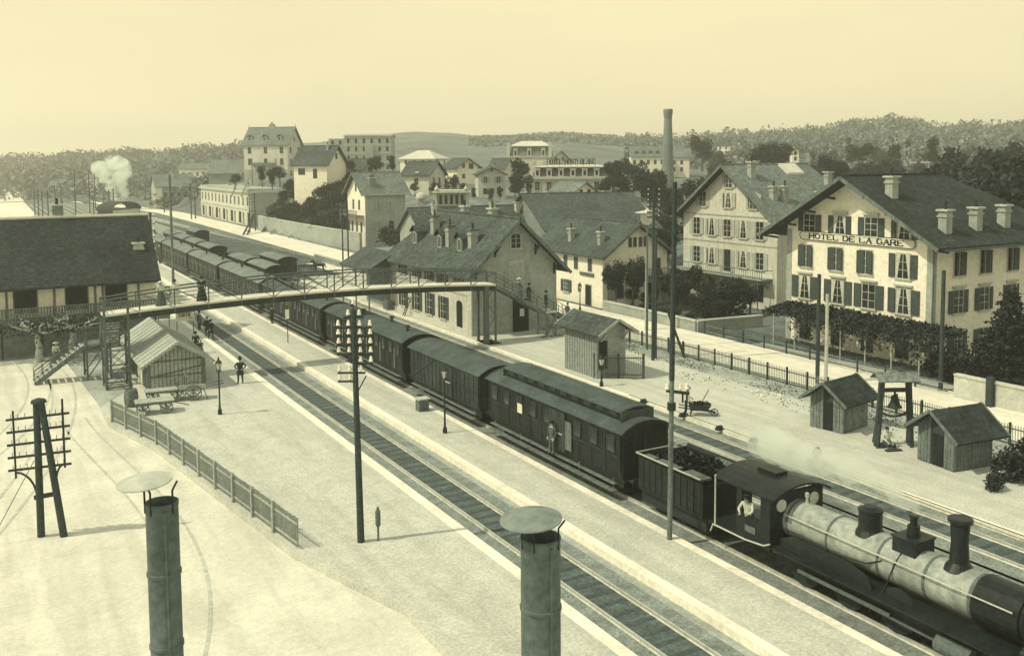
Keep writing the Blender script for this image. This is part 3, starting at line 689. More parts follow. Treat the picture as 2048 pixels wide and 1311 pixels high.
# ================================================================== WAITING HUT (left, scalloped gable)
def waiting_hut():
    W,D=3.75,11.; h,rz=2.15,3.35
    root=thing('platform_hut','pale boarded waiting hut with a scalloped gable edge below the left end of the footbridge','hut',(9.6,67.7,.3))
    mb=MB(); mb.box(0,W,0,D,-.1,h); mb.prism([(.01,h),(W-.01,h),(W/2,rz-.03)],.2,'y',0); mb.prism([(.01,h),(W-.01,h),(W/2,rz-.03)],.2,'y',D-.2); mb.obj('wall',m_lwood,root)
    zf=lambda u:h+(rz-h)*(1-abs(u-W/2)/(W/2))
    mb=MB()
    for u in np.arange(.15,W,.26): mb.box(u,u+.035,-.035,.0,.05,zf(u)-.05)
    for v in np.arange(.2,D,.3): mb.box(-.035,0,v,v+.035,.05,h-.05); mb.box(W,W+.035,v,v+.035,.05,h-.05)
    mb.obj('batten',m_mwood,root)
    mb=MB(); mb.beam((0,-.05,.95),(W,-.05,1.5),.1,.05); mb.beam((0,-.05,.95),(W,-.05,.95),.06); mb.box(-.06,.12,-.07,.12,0,h); mb.box(W-.12,W+.06,-.07,.12,0,h); mb.box(0,W,-.06,0,1.95,2.05); mb.obj('frame',m_mwood,root)
    r,ze=roof_mesh(W,D,h,rz,.55,.75,.4,.07); rf=r.obj('roof',m_roofzinc,root)
    mb=MB()
    for v in np.arange(0,D,1.0):
        for s in(0,1):
            a=(-.55,v,ze+.09) if not s else (W+.55,v,ze+.09); mb.beam(a,(W/2,v,rz+.09),.05,.05)
    mb.obj('roof_seam',m_roofzinc,rf)
    sc_=MB(); n=11
    for s in(0,1):
        a=Vector((-.55,-.78,ze)) if not s else Vector((W+.55,-.78,ze)); b=Vector((W/2,-.78,rz))
        for k in range(n):
            p=a.lerp(b,(k+.5)/n); sc_.cyl(p+Vector((0,-.02,-.02)),p+Vector((0,.02,-.02)),.13,n=10)
        sc_.beam(a+Vector((0,0,.04)),b+Vector((0,0,.04)),.05,.12,(0,1,0))
    sc_.obj('scalloped_bargeboard',m_lwood,rf)
    mb=MB(); mb.cyl((W+.56,-.7,ze),(W+.56,D,ze),.06,n=6); mb.obj('gutter',m_giron,rf)
    mb=MB(); mb.box(-.08,-.02,2.2,4.2,.1,1.9); mb.obj('door',m_sign,root)
waiting_hut()
# ================================================================== small huts on the right
def plank_hut(name,label,O,rz_,W,D,h,rz,wm,rm,axis='x',o=.5,og=.55,door=True):
    root=thing(name,label,'hut',O,rz_)
    zf=(lambda u:h) if axis=='x' else (lambda u:h+(rz-h)*(1-abs(u-W/2)/(W/2)))
    mb=MB(); mb.box(.06,W-.06,.06,D-.06,0,h); 
    S,T=(W,D) if axis=='y' else (D,W); tri=[(.08,h),(S-.08,h),(S/2,rz-.05)]
    mb.prism(tri,.1,axis,.06); mb.prism(tri,.1,axis,T-.16); mb.obj('wall',m_wood,root)
    def planks(nm,n,pf):
        mb=MB()
        for k in range(n): pf(mb,k)
        mb.obj(nm,wm,root)
    n=int(W/.2); d0,d1=(.38*W,.70*W) if door else (9,9)
    def f(mb,k):
        x=k*W/n
        if door and d0<x+W/n/2<d1: return
        mb.box(x+.012,x+W/n-.012,-.02-rnd.random()*.015,.058,0.03,zf(x+W/n/2)-.06)
    planks('front_planks',n,f)
    def fb(mb,k): x=k*W/n; mb.box(x+.012,x+W/n-.012,D-.058,D+.02,0.03,zf(x+W/n/2)-.06)
    planks('back_planks',n,fb)
    m_=int(D/.2); zg=(lambda v:h) if axis=='y' else (lambda v:h+(rz-h)*(1-abs(v-D/2)/(D/2)))
    def fl(mb,k): v=k*D/m_; mb.box(-.02-rnd.random()*.015,.058,v+.012,v+D/m_-.012,.03,zg(v+D/m_/2)-.06)
    def fr(mb,k): v=k*D/m_; mb.box(W-.058,W+.02+rnd.random()*.015,v+.012,v+D/m_-.012,.03,zg(v+D/m_/2)-.06)
    planks('side_planks',m_,fl); planks('side_planks',m_,fr)
    if door:
        mb=MB(); mb.box(d0+.05,d1-.05,.02,.055,.05,h-.35); dr=mb.obj('door',m_dark,root)
    r,ze=roof_mesh(S,T,h,rz,o,og,og,.08,axis=axis); rf=r.obj('roof',rm,root)
    P=lambda s,t,z:(s,t,z) if axis=='y' else (t,s,z)
    for t in(-og-.02,T+og+.02):
        bb=MB()
        for s in(-o,S+o): bb.beam(P(s,t,ze+.06),P(S/2,t,rz+.06),.05,.16)
        bb.obj('bargeboard',m_mwood,rf)
    return root
plank_hut('tool_hut','small dark boarded hut with a low gable roof, between rubble heap and bell frame',(41.9,39.0,0),R(-80),2.1,2.6,2.2,3.0,m_hwood,m_tile,'y',.5,.5)
plank_hut('tool_hut','bigger dark boarded hut with bushes at its side, past the bell frame',(42.0,31.8,0),R(-96),2.3,2.6,2.2,3.05,m_mwood,m_tile,'y',.6,.5)
def lamp_hut():
    W,D,h,rz=2.5,4.3,3.5,4.25
    rt_=thing('lamp_room','square pale hut with a dark pitched roof beside the wooden screen on the station platform','hut',(38.1,55.4,.2))
    mb=MB(); mb.box(0,W,0,D,-.1,h); mb.prism([(.01,h),(W-.01,h),(W/2,rz-.03)],.2,'y',0); mb.prism([(.01,h),(W-.01,h),(W/2,rz-.03)],.2,'y',D-.2); mb.obj('wall',m_stone,rt_)
    r,ze=roof_mesh(W,D,h,rz,.5,.9,.6,.1); rf=r.obj('roof',m_tile2,rt_)
    for t in(-.93,D+.63):
        bb=MB()
        for s in(-.5,W+.5): bb.beam((s,t,ze+.06),(W/2,t,rz+.06),.06,.2)
        bb.obj('bargeboard',m_lwood,rf)
    for s in(.3,W-.3): MB().beam((s,-.02,h-.8),(s,-.8,h-.0),.1).obj('bracket',m_lwood,rt_)
    n=int(D/.22); mb=MB()
    for k in range(n): mb.box(-.03,0,k*D/n+.01,k*D/n+.035,.05,h-.05)
    mb.obj('batten',m_mwood,rt_)
    window(rt_,"F",W,D,.5,.7,.7,2.0,None,pm=m_dark,fm=m_mwood,lod=1)
lamp_hut()
def screen():
    t=thing('plank_screen','upright plank screen fence attached in front of the square pale hut','fence',(38.1,55.8,.1))
    a,b=Vector((0,0,0)),Vector((2.9,-2.0,0)); n=26
    for q in(0,.5,1): p=a.lerp(b,q); MB().beam((p.x,p.y,0),(p.x,p.y,1.95),.14).obj('post',m_mwood,t)
    mb=MB()
    for k in range(n): p=a.lerp(b,(k+.5)/n); mb.beam((p.x-.05,p.y-.08,.1),(p.x-.05,p.y-.08,1.85-.05*rnd.random()),.10,.03,(b-a).normalized())
    mb.obj('planks',m_mwood,t)
    mb=MB(); mb.beam((0,0,.4),(2.9,-2,.4),.07); mb.beam((0,0,1.6),(2.9,-2,1.6),.07); mb.obj('rail',m_mwood,t)
screen()
# ================================================================== far buildings
def far(name,label,cat,pxl,pxr,yb,Z,ye,yr,D,axis='x',dl=-25,wm=None,rm=None,o=.6,og=.6,hip=0,group=None,barge=None,th=.2):
    p=V(pxl,yb,Z); a=-AZ((pxl+pxr)/2)+R(dl)
    W=(pxr-pxl)*Z/F/max(.4,math.cos(R(dl))); h=(yb-ye)*Z/F; rz=(yb-yr)*Z/F+(.0 if axis=='y' else (D/2)*.06)
    if rz<=h: rz=h+.01
    root,rf=gbuild(name,label,cat,(p.x,p.y,p.z),a,W,D,h,rz,axis,wm or m_cream,rm or m_tile2,o,og,hip0=hip,hip1=hip,found=8,barge=barge,th=th,group=group,ridge=hip==0)
    return root,rf,W,D,h,rz
def rows(root,W,D,face,us,zs,w,h,fm=None,pm=None,**k):
    for z in zs:
        for u in us: window(root,face,W,D,u,z,w,h,lod=1,fm=fm,pm=pm,**k)
# tall house on the left skyline
rt_,rf,W,D,h,rz=far('villa','tall grey house with three dormers in its steep roof on the left skyline','house',489,573,362,300,289,258,10,'x',-27,m_cream,m_tile3,o=.5,og=.7)
rows(rt_,W,D,'F',[2,W/2,W-2],[1.1,5.0,8.6],1.1,2.0,m_grey); rows(rt_,W,D,'R',[2.2,D-2.2],[1.2,5.0,8.6],1.,1.9); rows(rt_,W,D,'R',[D/2],[12.3],.9,1.4)
for u in(2.4,W/2,W-2.4): dormer(rt_,u-.8,1.1,h+.8,0,1.6,1.5,3,m_tile3,m_grey)
b=MB(); b.box(3.2,W-3.2,-1.4,-.02,4.5,4.7); b.box(3.2,W-3.2,-1.4,-1.3,4.7,5.7); b.beam((3.4,-1.3,-3),(3.4,-1.3,7),.25); b.beam((W-3.4,-1.3,-3),(W-3.4,-1.3,7),.25); b.obj('balcony',m_mwood,rt_)
mb=MB(); mb.box(-.05,W+.05,-.05,0,-3,3.6); mb.obj('plinth',m_grey,rt_)
chimney(rt_,W/2,D/2,rz,1.0,1.8,.6,m_grey,pots=3)
for s in(-.5,W+.5): MB().cyl((s,D/2,rz),(s,D/2,rz+1.4),.08,.02,6).obj('finial',m_iron,rf)
# white house in front of it
rt_,rf,W,D,h,rz=far('cottage','white cottage with a broad dark roof on the slope right of the tall grey house','house',588,652,357,215,328,296,9.,'x',-30,m_white,m_tile2,o=.6,og=.8)
rows(rt_,W,D,'F',[2.0],[.9],1.6,1.3,m_shut,curt=None); rows(rt_,W,D,'F',[5.4],[.1],.9,2.0,m_shut); rows(rt_,W,D,'R',[D/2],[4.3],.9,1.3)
chimney(rt_,W*.8,D*.4,rz-.6,.9,.5,.5,m_grey)
rt_,rf,W,D,h,rz=far('outhouse','low dark roofed outhouse behind the white cottage','outhouse',676,724,348,228,338,321,7,'x',-25,m_cream,m_tile2,o=.5)
rows(rt_,W,D,'F',[1.5,4.2],[.2],.7,.8); rows(rt_,W,D,'R',[D/2],[.4],.8,1.2)
# unfinished four storey block
rt_,rf,W,D,h,rz=far('tenement','large grey four storey block with rows of empty windows and no pitched roof','apartment block',690,782,345,330,274,273.5,12,'x',-8,m_grey,m_roofzinc,o=.25,og=.25,th=.5)
n=6; rows(rt_,W,D,'F',[W*(k+.5)/n for k in range(n)],[1.0,4.1,7.2,10.0],.9,1.7,m_cream,m_dark)
mb=MB(); mb.box(W*.44,W*.62,-1.0,-.02,-3,9.6); mb.obj('bay',m_grey,rt_)
for z in(3.4,6.5,9.5): MB().box(-.1,W+.1,-.12,-.01,z,z+.2).obj('string_course',m_cream,rt_)
mb=MB(); mb.box(-5.5,-.02,.5,D,-6,h-.6); wg=mb.obj('wing',m_grey,rt_)
for z in(4.1,7.2,9.6):
    for u in(-4.2,-1.6): window(rt_,'F',W,D,u,z,.9,1.5,lod=1,fm=m_cream,pm=m_dark).location.y=.5
# white hip roofed house
rt_,rf,W,D,h,rz=far('villa','pale house with a flat pale hipped roof in front of the bare hill','house',801,868,352,300,317,304,9,'x',-28,m_white,m_zinc,o=.6,og=.6,hip=4)
rows(rt_,W,D,'F',[2,5,8,10.5],[.8,3.6],.8,1.3); rows(rt_,W,D,'R',[2,D-2],[.8,3.6],.8,1.4)
rt_,rf,W,D,h,rz=far('cottage','cottage with a long grey roof below the pale hipped roof house','house',806,857,376,215,349,327,8.,'x',-28,m_cream,m_tile2,o=.6,og=.7)
rows(rt_,W,D,'F',[3.4],[.8],1.0,1.4,m_shut2); rows(rt_,W,D,'R',[2.5,D-2.6],[.8],.8,1.5,m_shut2)
mb=MB(); mb.box(W*.5,W*.5+.9,-.2,.5,h+.3,h+.7); mb.obj('roof_light',m_pstone,rf)
# gable fronted houses in the middle
rt_,rf,W,D,h,rz=far('chalet','white gable fronted chalet with wide eaves and a twin upper window','house',915,957,364,262,333,318,12,'y',20,m_white,m_tile2,o=1.0,og=1.2)
rows(rt_,W,D,'F',[1.8],[1.,3.9],.8,1.2); rows(rt_,W,D,'F',[4.0],[3.6],1.3,1.5); rows(rt_,W,D,'R',[3,7],[1,3.6],.8,1.3)
rt_,rf,W,D,h,rz=far('cottage','pale cottage with a gable front and two shuttered windows beside a leafy tree','house',957,1011,391,215,349,336,9,'y',6,m_cream,m_tile2,o=.5,og=.8)
for u in(1.6,W-1.6): window(rt_,'F',W,D,u,2.9,.85,1.3,'open',sm=m_shut2)
rows(rt_,W,D,'F',[W/2],[5.4],.5,.8); rows(rt_,W,D,'F',[1.5,W/2,W-1.5],[.3],.9,1.3)
chimney(rt_,W*.7,D*.5,rz-.6,1.,.5,.5,m_grey)
rt_,rf,W,D,h,rz=far('cottage','small pale house with a low roof between the hipped villa and the chalet','house',880,905,356,285,340,330,8,'x',-18,m_cream,m_tile3,o=.4); rows(rt_,W,D,'F',[1.2,2.6],[.5],.7,1.2)
rt_,rf,W,D,h,rz=far('house','dark roofed house tucked behind the chalet and the shuttered cottage','house',978,1008,352,290,338,320,9,'x',-20,m_cream,m_tile2,o=.4); rows(rt_,W,D,'F',[1.4,3.2],[.4],.7,1.2)
# mansard house
def mansard(label,pxl,pxr,yb,Z,y1,y2,y3,D,dl,wm,rm,top,nd,name='mansion',cat='house'):
    p=V(pxl,yb,Z); a=-AZ((pxl+pxr)/2)+R(dl); W=(pxr-pxl)*Z/F/math.cos(R(dl)); k=Z/F
    h,h2,h3=(yb-y1)*k,(yb-y2)*k,(yb-y3)*k
    root=thing(name,label,cat,p,a)
    MB().box(0,W,0,D,-8,h).obj('wall',wm,root)
    mb=MB(); mb.box(-.35,W+.35,-.35,D+.35,h+.003,h+.3); cn=mb.obj('cornice',m_pstone,root)
    i=.25; j=1.0; vs=[(i,i,h+.3),(W-i,i,h+.3),(W-i,D-i,h+.3),(i,D-i,h+.3),(j,j,h2),(W-j,j,h2),(W-j,D-j,h2),(j,D-j,h2)]
    mb=MB(); mb.add(vs,[(0,1,5,4),(1,2,6,5),(2,3,7,6),(3,0,4,7),(4,5,6,7)]); ms=mb.obj('mansard_roof',rm,root)
    mb,_=roof_mesh(D,W,h2+.1,h3,.0,.0,.0,.12,hip0=W*.25,hip1=W*.25,axis='x')
    o=mb.obj('upper_roof',top,ms); 
    mb=MB(); mb.box(j-.25,W-j+.25,j-.25,D-j+.25,h2-.05,h2+.12); mb.obj('upper_cornice',m_pstone,ms)
    for q in range(nd):
        u=W*(q+.5)/nd; d=MB(); d.box(u-.6,u+.6,i-.05,1.6,h+.35,h+.35+(h2-h)*.72); d.box(u-.75,u+.75,i-.2,1.6,h+.35+(h2-h)*.72,h+.5+(h2-h)*.72); dm=d.obj('dormer',m_cream,ms)
        wn=window(dm,'F',W,D,u,h+.55,.65,(h2-h)*.5,lod=1,arch=True,pm=m_dark,fm=m_pstone); wn.location.y=i-.05
    return root,W,D,h,h2,h3,ms
rt_,W,D,h,h2,h3,ms=mansard('large cream house with grey mansard and pale top, behind the roof sign hotel',1017,1100,362,300,315,294,283,12,-8,m_cream,m_tile3,m_zinc,3)
rows(rt_,W,D,'F',[W*(k+.5)/4 for k in range(4)],[1.2,4.4],1.,1.7,m_shut2,m_shut2)
for u in(0,W): MB().box(u-.5,u+.5,-.2,.8,h,h2+1.2).obj('corner_tower',m_pstone,rt_)
rt_,rf,W,D,h,rz=far('house','pale gabled house half hidden behind the roof sign hotel','house',1104,1140,350,310,320,303,10,'y',28,m_cream,m_tile3,o=.4); rows(rt_,W,D,'F',[1.6,4],[2,4.6],.7,1.2)
# Hotel Mont-Blanc
rt_,W,D,h,h2,h3,ms=mansard('hotel with seven mansard dormers and HOTEL MONT-BLANC in letters on its roof',1063,1228,388,220,356,336,331,11,-2,m_cream,m_tile2,m_zinc,7,'hotel','hotel')
for k in range(7): window(rt_,'F',W,D,W*(k+.5)/7,.9,1.0,1.9,'open',sm=m_shut2,fm=m_pstone)
MB().box(-.3,W+.3,-.5,-.02,h-.3,h-.05).obj('balcony_ledge',m_pstone,rt_)
sg=MB(); x0,x1=W*.19,W*.77; zb=h3+.15
for x in np.linspace(x0,x1,9): sg.beam((x,.7,zb-.6),(x,.7,zb+1.35),.07)
sg.beam((x0,.7,zb),(x1,.7,zb),.07); sg.beam((x0,.7,zb+1.3),(x1,.7,zb+1.3),.07); sf=sg.obj('roof_sign',m_iron,rt_)
tx=MB(); s='HOTEL MONT-BLANC'; lw,gap,sp=.50,.17,.42; wd=textwidth(s,lw,gap,sp); f_=(x1-x0)/wd; text(tx,s,x0,zb+.1,lw*f_,1.08,gap*f_,.62,.19,.6,sp*f_,.05); tx.obj('lettering',m_ink,sf)
chimney(rt_,W*.55,D*.6,h3-.6,1.2,.5,.9,m_grey)
# small gable in front of it
rt_,rf,W,D,h,rz=far('cottage','small white gabled cottage with two dark windows peeping over the barn roof','house',1150,1190,398,185,382,366,9,'y',32,m_white,m_tile3,o=.5,og=.7); rows(rt_,W,D,'F',[1.4,W-1.4],[1.0],.7,.8,pm=m_dark)
# big barn roof and shed behind the station
p=V(1012,442,128)
rt_,rf=gbuild('barn','huge barn with a plain brown tiled roof behind the roadside house','barn',(64,118,0),-PI/2-R(0),16,22,6.6,10.9,'x',m_dgrey,m_tile2,o=.8,og=.6,hip0=0,hip1=0)
rf.parent.location=(66.5,108.5,0); rf.parent.rotation_euler=(0,0,R(-14))
def shed_behind():
    rt_,rf=gbuild('goods_shed','long low shed with a ridge of pale chimneys behind the station roof','shed',(52.5,118,0),R(-3),22,9,6.2,9.2,'x',m_stone,m_tile2,o=.7,og=.5)
    for x in(3,12,16): chimney(rt_,x,3.2,8.4,1.3,.6,.6,m_pstone)
shed_behind()
def pavilion():
    rt_=thing('pavilion','small ornate pavilion with flat overhanging roof and two urns, behind the station roof','pavilion',V(874,415,150),-AZ(900)+R(-2))
    W=4.6; MB().box(0,W,0,3,-6,2.3).obj('wall',m_stone,rt_)
    m=MB(); m.box(-.7,W+.7,-.7,3.7,2.303,2.5); m.box(-.3,W+.3,-.3,3.3,2.5,2.75); r_=m.obj('roof',m_pstone,rt_)
    for x in(-.0,W): MB().lathe((x,-.2,2.75),[(.35,0),(.4,.2),(.2,.45),(.05,.8)],8).obj('urn',m_pstone,r_)
    for k in range(5): window(rt_,'F',W,3,.6+k*.85,.5,.5,1.5,lod=1,fm=m_pstone)
    m=MB(); m.box(-.5,0,-.3,.2,-6,2.3); m.box(W,W+.5,-.3,.2,-6,2.3); m.obj('pilaster',m_pstone,rt_)
pavilion()
def gate_pier():
    t=thing('gate_pier','pale stone gate pier with a rounded cap, left of the ornate pavilion','gate pier',V(843,420,140),-AZ(843))
    MB().box(-.5,.5,-.5,.5,-5,1.6).obj('shaft',m_stone,t); MB().lathe((0,0,1.6),[(.75,0),(.85,.25),(.7,.7),(.2,1.05)],10).obj('cap',m_pstone,t)
gate_pier()
# house by the road bend (sunlight on the left gable painted in as white)
p=V(732,478,176)
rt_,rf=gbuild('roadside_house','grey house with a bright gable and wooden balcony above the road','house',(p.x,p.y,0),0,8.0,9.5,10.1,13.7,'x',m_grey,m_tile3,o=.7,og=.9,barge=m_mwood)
W,D=8.,9.5
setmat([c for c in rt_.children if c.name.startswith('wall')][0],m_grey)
m=MB(); m.box(-.06,-.002,0,D,-.5,10.0); m.prism([(.05,10.0),(D-.05,10.0),(D/2,13.5)],.058,'x',-.06); m.obj('lit_gable_facing',m_white,rt_)
for u in(2.6,4.9): window(rt_,'F',W,D,u,6.6,.9,1.7,'half',half=True,sm=m_grey)
window(rt_,'F',W,D,2.6,3.2,.9,1.7,'half',half=True,sm=m_grey); window(rt_,'F',W,D,5.1,2.2,.95,2.6,lod=1,pm=m_dark)
for u in(2.6,5,7.4):
    window(rt_,'L',W,D,u,2.6,.9,2.0,lod=1,pm=m_shut,proud=.05).location.x=-.06
for u in(3.3,6.4): window(rt_,'L',W,D,u,6.9,.9,1.8,lod=1,pm=m_shut).location.x=-.06
window(rt_,'L',W,D,D/2,10.3,.8,1.7,lod=1,pm=m_shut).location.x=-.06
m=MB(); m.box(-1.6,-.1,.5,D+.5,5.7,5.85); bo=m.obj('balcony',m_mwood,rt_); m=MB()
for v in np.linspace(.5,D+.5,22): m.beam((-1.55,v,5.85),(-1.55,v,6.75),.06)
m.beam((-1.55,.5,6.75),(-1.55,D+.5,6.75),.09); m.beam((-1.55,.6,0),(-1.55,.6,5.7),.14); m.beam((-1.55,D,0),(-1.55,D,5.7),.14); m.obj('railing',m_mwood,bo)
chimney(rt_,2.0,1.6,11.2,1.6,1.2,.7,m_dgrey,pots=3)
m=MB(); m.box(-.9,W+.9,-.72,-.62,9.65,9.75); m.obj('gutter',m_zinc,rf)
# long shop row along the road
def shops():
    a=atX(400,420,59.4); L=298-239; W,D,h=L,9.,8.3
    rt_=thing('shop_row','long two storey terrace of shops with a flat cornice along the far road','shop row',(59.4,298,0),-PI/2)
    MB().box(0,W,0,D,-3,h).obj('wall',m_cream,rt_)
    m=MB(); m.box(-.4,W+.4,-.6,D+.3,h+.003,h+.45); m.box(0,W,-.2,-.002,4.0,4.25); m.obj('cornice',m_pstone,rt_)
    m=MB(); m.box(.3,W-.3,-.2,D-.3,h+.45,h+1.0); m.obj('roof',m_roofzinc,rt_)
    for k in range(13):
        u=W*(k+.5)/13; window(rt_,'F',W,D,u,5.0,1.4,2.2,lod=1,fm=m_pstone,pm=m_glass if k%3 else m_shut)
        if k%2==0: window(rt_,'F',W,D,u+1,.4,2.6,2.9,lod=1,fm=m_pstone,pm=m_dark)
        else: window(rt_,'F',W,D,u,.2,1.4,3.0,lod=1,fm=m_pstone,pm=m_glass)
    for x in(12,34): chimney(rt_,x,6,h+.5,1.0,.6,1.2,m_pstone,pots=2)
    m=MB(); m.box(W+.002,W+.03,.3,D,0,h-.2); m.obj('end_facing',m_grey,rt_)
shops()
rt_,rf,W,D,h,rz=far('inn','timbered inn with an upper gallery beside the far road, beyond the shop row','house',313,388,428,340,372,352,12,'x',8,m_grey,m_tile3,o=.8,og=.5)
m=MB(); m.box(-.2,W+.2,-1.6,-.05,4.2,4.4); m.box(-.2,W+.2,-1.6,-1.5,4.4,5.2); m.obj('gallery',m_mwood,rt_)
rows(rt_,W,D,'F',[W*(k+.5)/6 for k in range(6)],[5.6,1.0],1.2,2.0)
MB().box(-.05,2.2,-.07,-.01,0,h).obj('corner_facing',m_white,rt_)
chimney(rt_,W*.5,D*.4,rz-1,1.5,.7,.7,m_pstone)
rt_,rf,W,D,h,rz=far('villa','bright white villa with several chimneys above the inn roof','house',358,414,356,420,338,328,9,'x',-15,m_white,m_tile3,o=.4); rows(rt_,W,D,'F',[2,5,8,11],[.8],.8,1.6)
for q in(.2,.5,.8): chimney(rt_,W*q,D/2,rz-.5,1.4,.8,.8,m_dgrey)
rt_,rf,W,D,h,rz=far('barn','grey barn with a long plain roof left of the tall skyline house','barn',418,486,362,330,345,322,10,'x',-20,m_dgrey,m_tile3,o=.6)
def chute():
    t=thing('timber_chute','pair of pale inclined timber rails above the shop row roof','timber chute',V(462,378,238))
    for dx in(0,2.4):
        a=Vector((dx*.96,-dx*.26,-2)); MB().beam(a,a+Vector((2.6,-.8,6.4)),.35).obj('beam',m_lwood,t)
chute()
for i,(a,b,yb,yt,z,lab) in enumerate(((103,111,384,366,470,'tiny narrow pale house at the far end of the rail yard'),(107,126,380,362,500,'tiny pale square house beside a narrower one at the end of the rail yard'),(148,160,386,362,480,'small white house beside the tall thin pole in the far yard'),(175,194,384,352,470,'small white gabled house just left of the white steam cloud'))):
    rt_,rf,W,D,h,rz=far('cottage',lab,'house',a,b,yb+6,z,yt+5,yt-2,6,'x',-15,m_white if i!=1 else m_cream,m_tile3,o=.3); rows(rt_,W,D,'F',[W*.5],[1],.7,1.2)
# right side far houses
rt_,rf,W,D,h,rz=far('mansion','long pale institution with a row of dark dormers behind the tall factory chimney','house',1262,1330,352,330,313,295,11,'x',4,m_white,m_tile3,o=.5)
rows(rt_,W,D,'F',[W*(k+.5)/5 for k in range(5)],[.9,4.0],.9,1.5,m_shut2)
for k in range(4): dormer(rt_,2.0+k*2.4,1.2,h+.5,0,1.1,1.,2,m_tile,m_dgrey)
rt_,rf,W,D,h,rz=far('mansion','pale wing with shuttered windows just right of the tall factory chimney','house',1339,1378,346,335,315,299,9,'x',2,m_white,m_tile3,o=.4); rows(rt_,W,D,'F',[1.6,4.2],[.6,3.0],.9,1.4)
rt_,rf,W,D,h,rz=far('cottage','tiny white house alone on the wooded slope above the cream boarding house roof','house',1434,1458,309,480,292,288,6,'x',-6,m_white,m_tile2,o=.3); rows(rt_,W,D,'F',[1.6,4.4],[.6,2.6],.8,1.2,pm=m_dark)
rt_,rf,W,D,h,rz=far('cottage','narrow white house front among dark trees, right of the two dark conifers','house',1584,1597,324,330,300,297,4,'y',10,m_white,m_tile3,o=.2); rows(rt_,W,D,'F',[1.1],[.6,2.4],.8,1.2,pm=m_dark)
def kiosk():
    t=thing('shelter','small open shelter with a flat white roof above the hotel roof','shelter',V(1820,349,330),-AZ(1838)+R(-8))
    MB().box(-.3,6.2,-.3,3.3,4.0,4.3).obj('roof',m_zinc,t)
    for x in(.1,2.9,5.8):
        for y in(0,3): MB().box(x-.1,x+.1,y-.1,y+.1,-2,4.0).obj('post',m_pstone,t)
    MB().box(.2,5.7,-.05,.1,.6,1.6).obj('railing',m_pstone,t)
kiosk()
def lowwall():
    t=thing('garden_wall','low white wall beside the small open shelter on the hillside','wall',V(1858,349,325),-AZ(1872)+R(-8))
    MB().box(0,5.6,0,.4,-2,1.6).obj('lower_wall',m_pstone,t); MB().box(4.8,7.4,.5,.8,-2,4.6).obj('upper_wall',m_white,t)
lowwall()
def factory_chimney():
    p=V(1335,400,205); t=thing('factory_chimney','very tall tapering brick factory chimney rising above the skyline','factory chimney',(p.x,p.y,tz(p.x,p.y)-.5))
    H=ZAT(218,p,1337)-t.location.z
    m_brick=mat('chimney_brick',.25,.2,2.,.9,.01,'stone',ks=.6)
    MB().lathe((0,0,0),[(1.65,0),(1.5,H*.12),(.84,H-2.4),(.8,H-2.2)],16).obj('shaft',m_brick,t)
    MB().lathe((0,0,H-2.2),[(.82,0),(.98,1.2),(1.02,1.4),(1.02,2.0),(.9,2.2)],16).obj('rim',m_brick,t)
factory_chimney()
# walls along the road
def wall(name,label,pts,h,th,m,z=0,coping=True,pil=()):
    t=thing(name,label,'wall',(pts[0][0],pts[0][1],z)); mb=MB(); cp=MB()
    P=[Vector((a-pts[0][0],b-pts[0][1],0)) for a,b in pts]
    for a,b in zip(P,P[1:]):
        up_=Vector((0,0,1)); c=Vector((0,0,h/2-.5)); mb.beam(a+c,b+c,th,h+1.0); c=Vector((0,0,h+.06)); cp.beam(a+c,b+c,th+.16,.12)
    mb.obj('wall_body',m,t)
    if coping: cp.obj('coping',m_pstone,t)
    for k in pil: MB().box(k[0]-pts[0][0]-.2,k[0]-pts[0][0]+.2,k[1]-pts[0][1]-.2,k[1]-pts[0][1]+.2,0,k[2]).obj('post',m_wood,t)
    return t
wall('retaining_wall','long pale retaining wall holding the shrub covered bank beside the far road',[(58.2,226),(58.0,200),(58.3,176),(59.2,160)],3.2,.5,m_stone)
wall('retaining_wall','low stone garden wall with a kink in front of the cream boarding house',[(57.3,82),(57.3,67.2),(64.6,66.4)],.95,.35,m_stone)
wall('garden_wall','pale garden wall with a dark post below the dark conifer',[(55.9,39.6),(56.2,20)],1.5,.3,m_pstone,0,True,((55.6,36.9,1.9),))
wall('forecourt_wall','short low wall closing the end of the goods road by the station canopy',[(47.2,118),(47.4,124),(47.6,150)],.9,.3,m_dgrey)
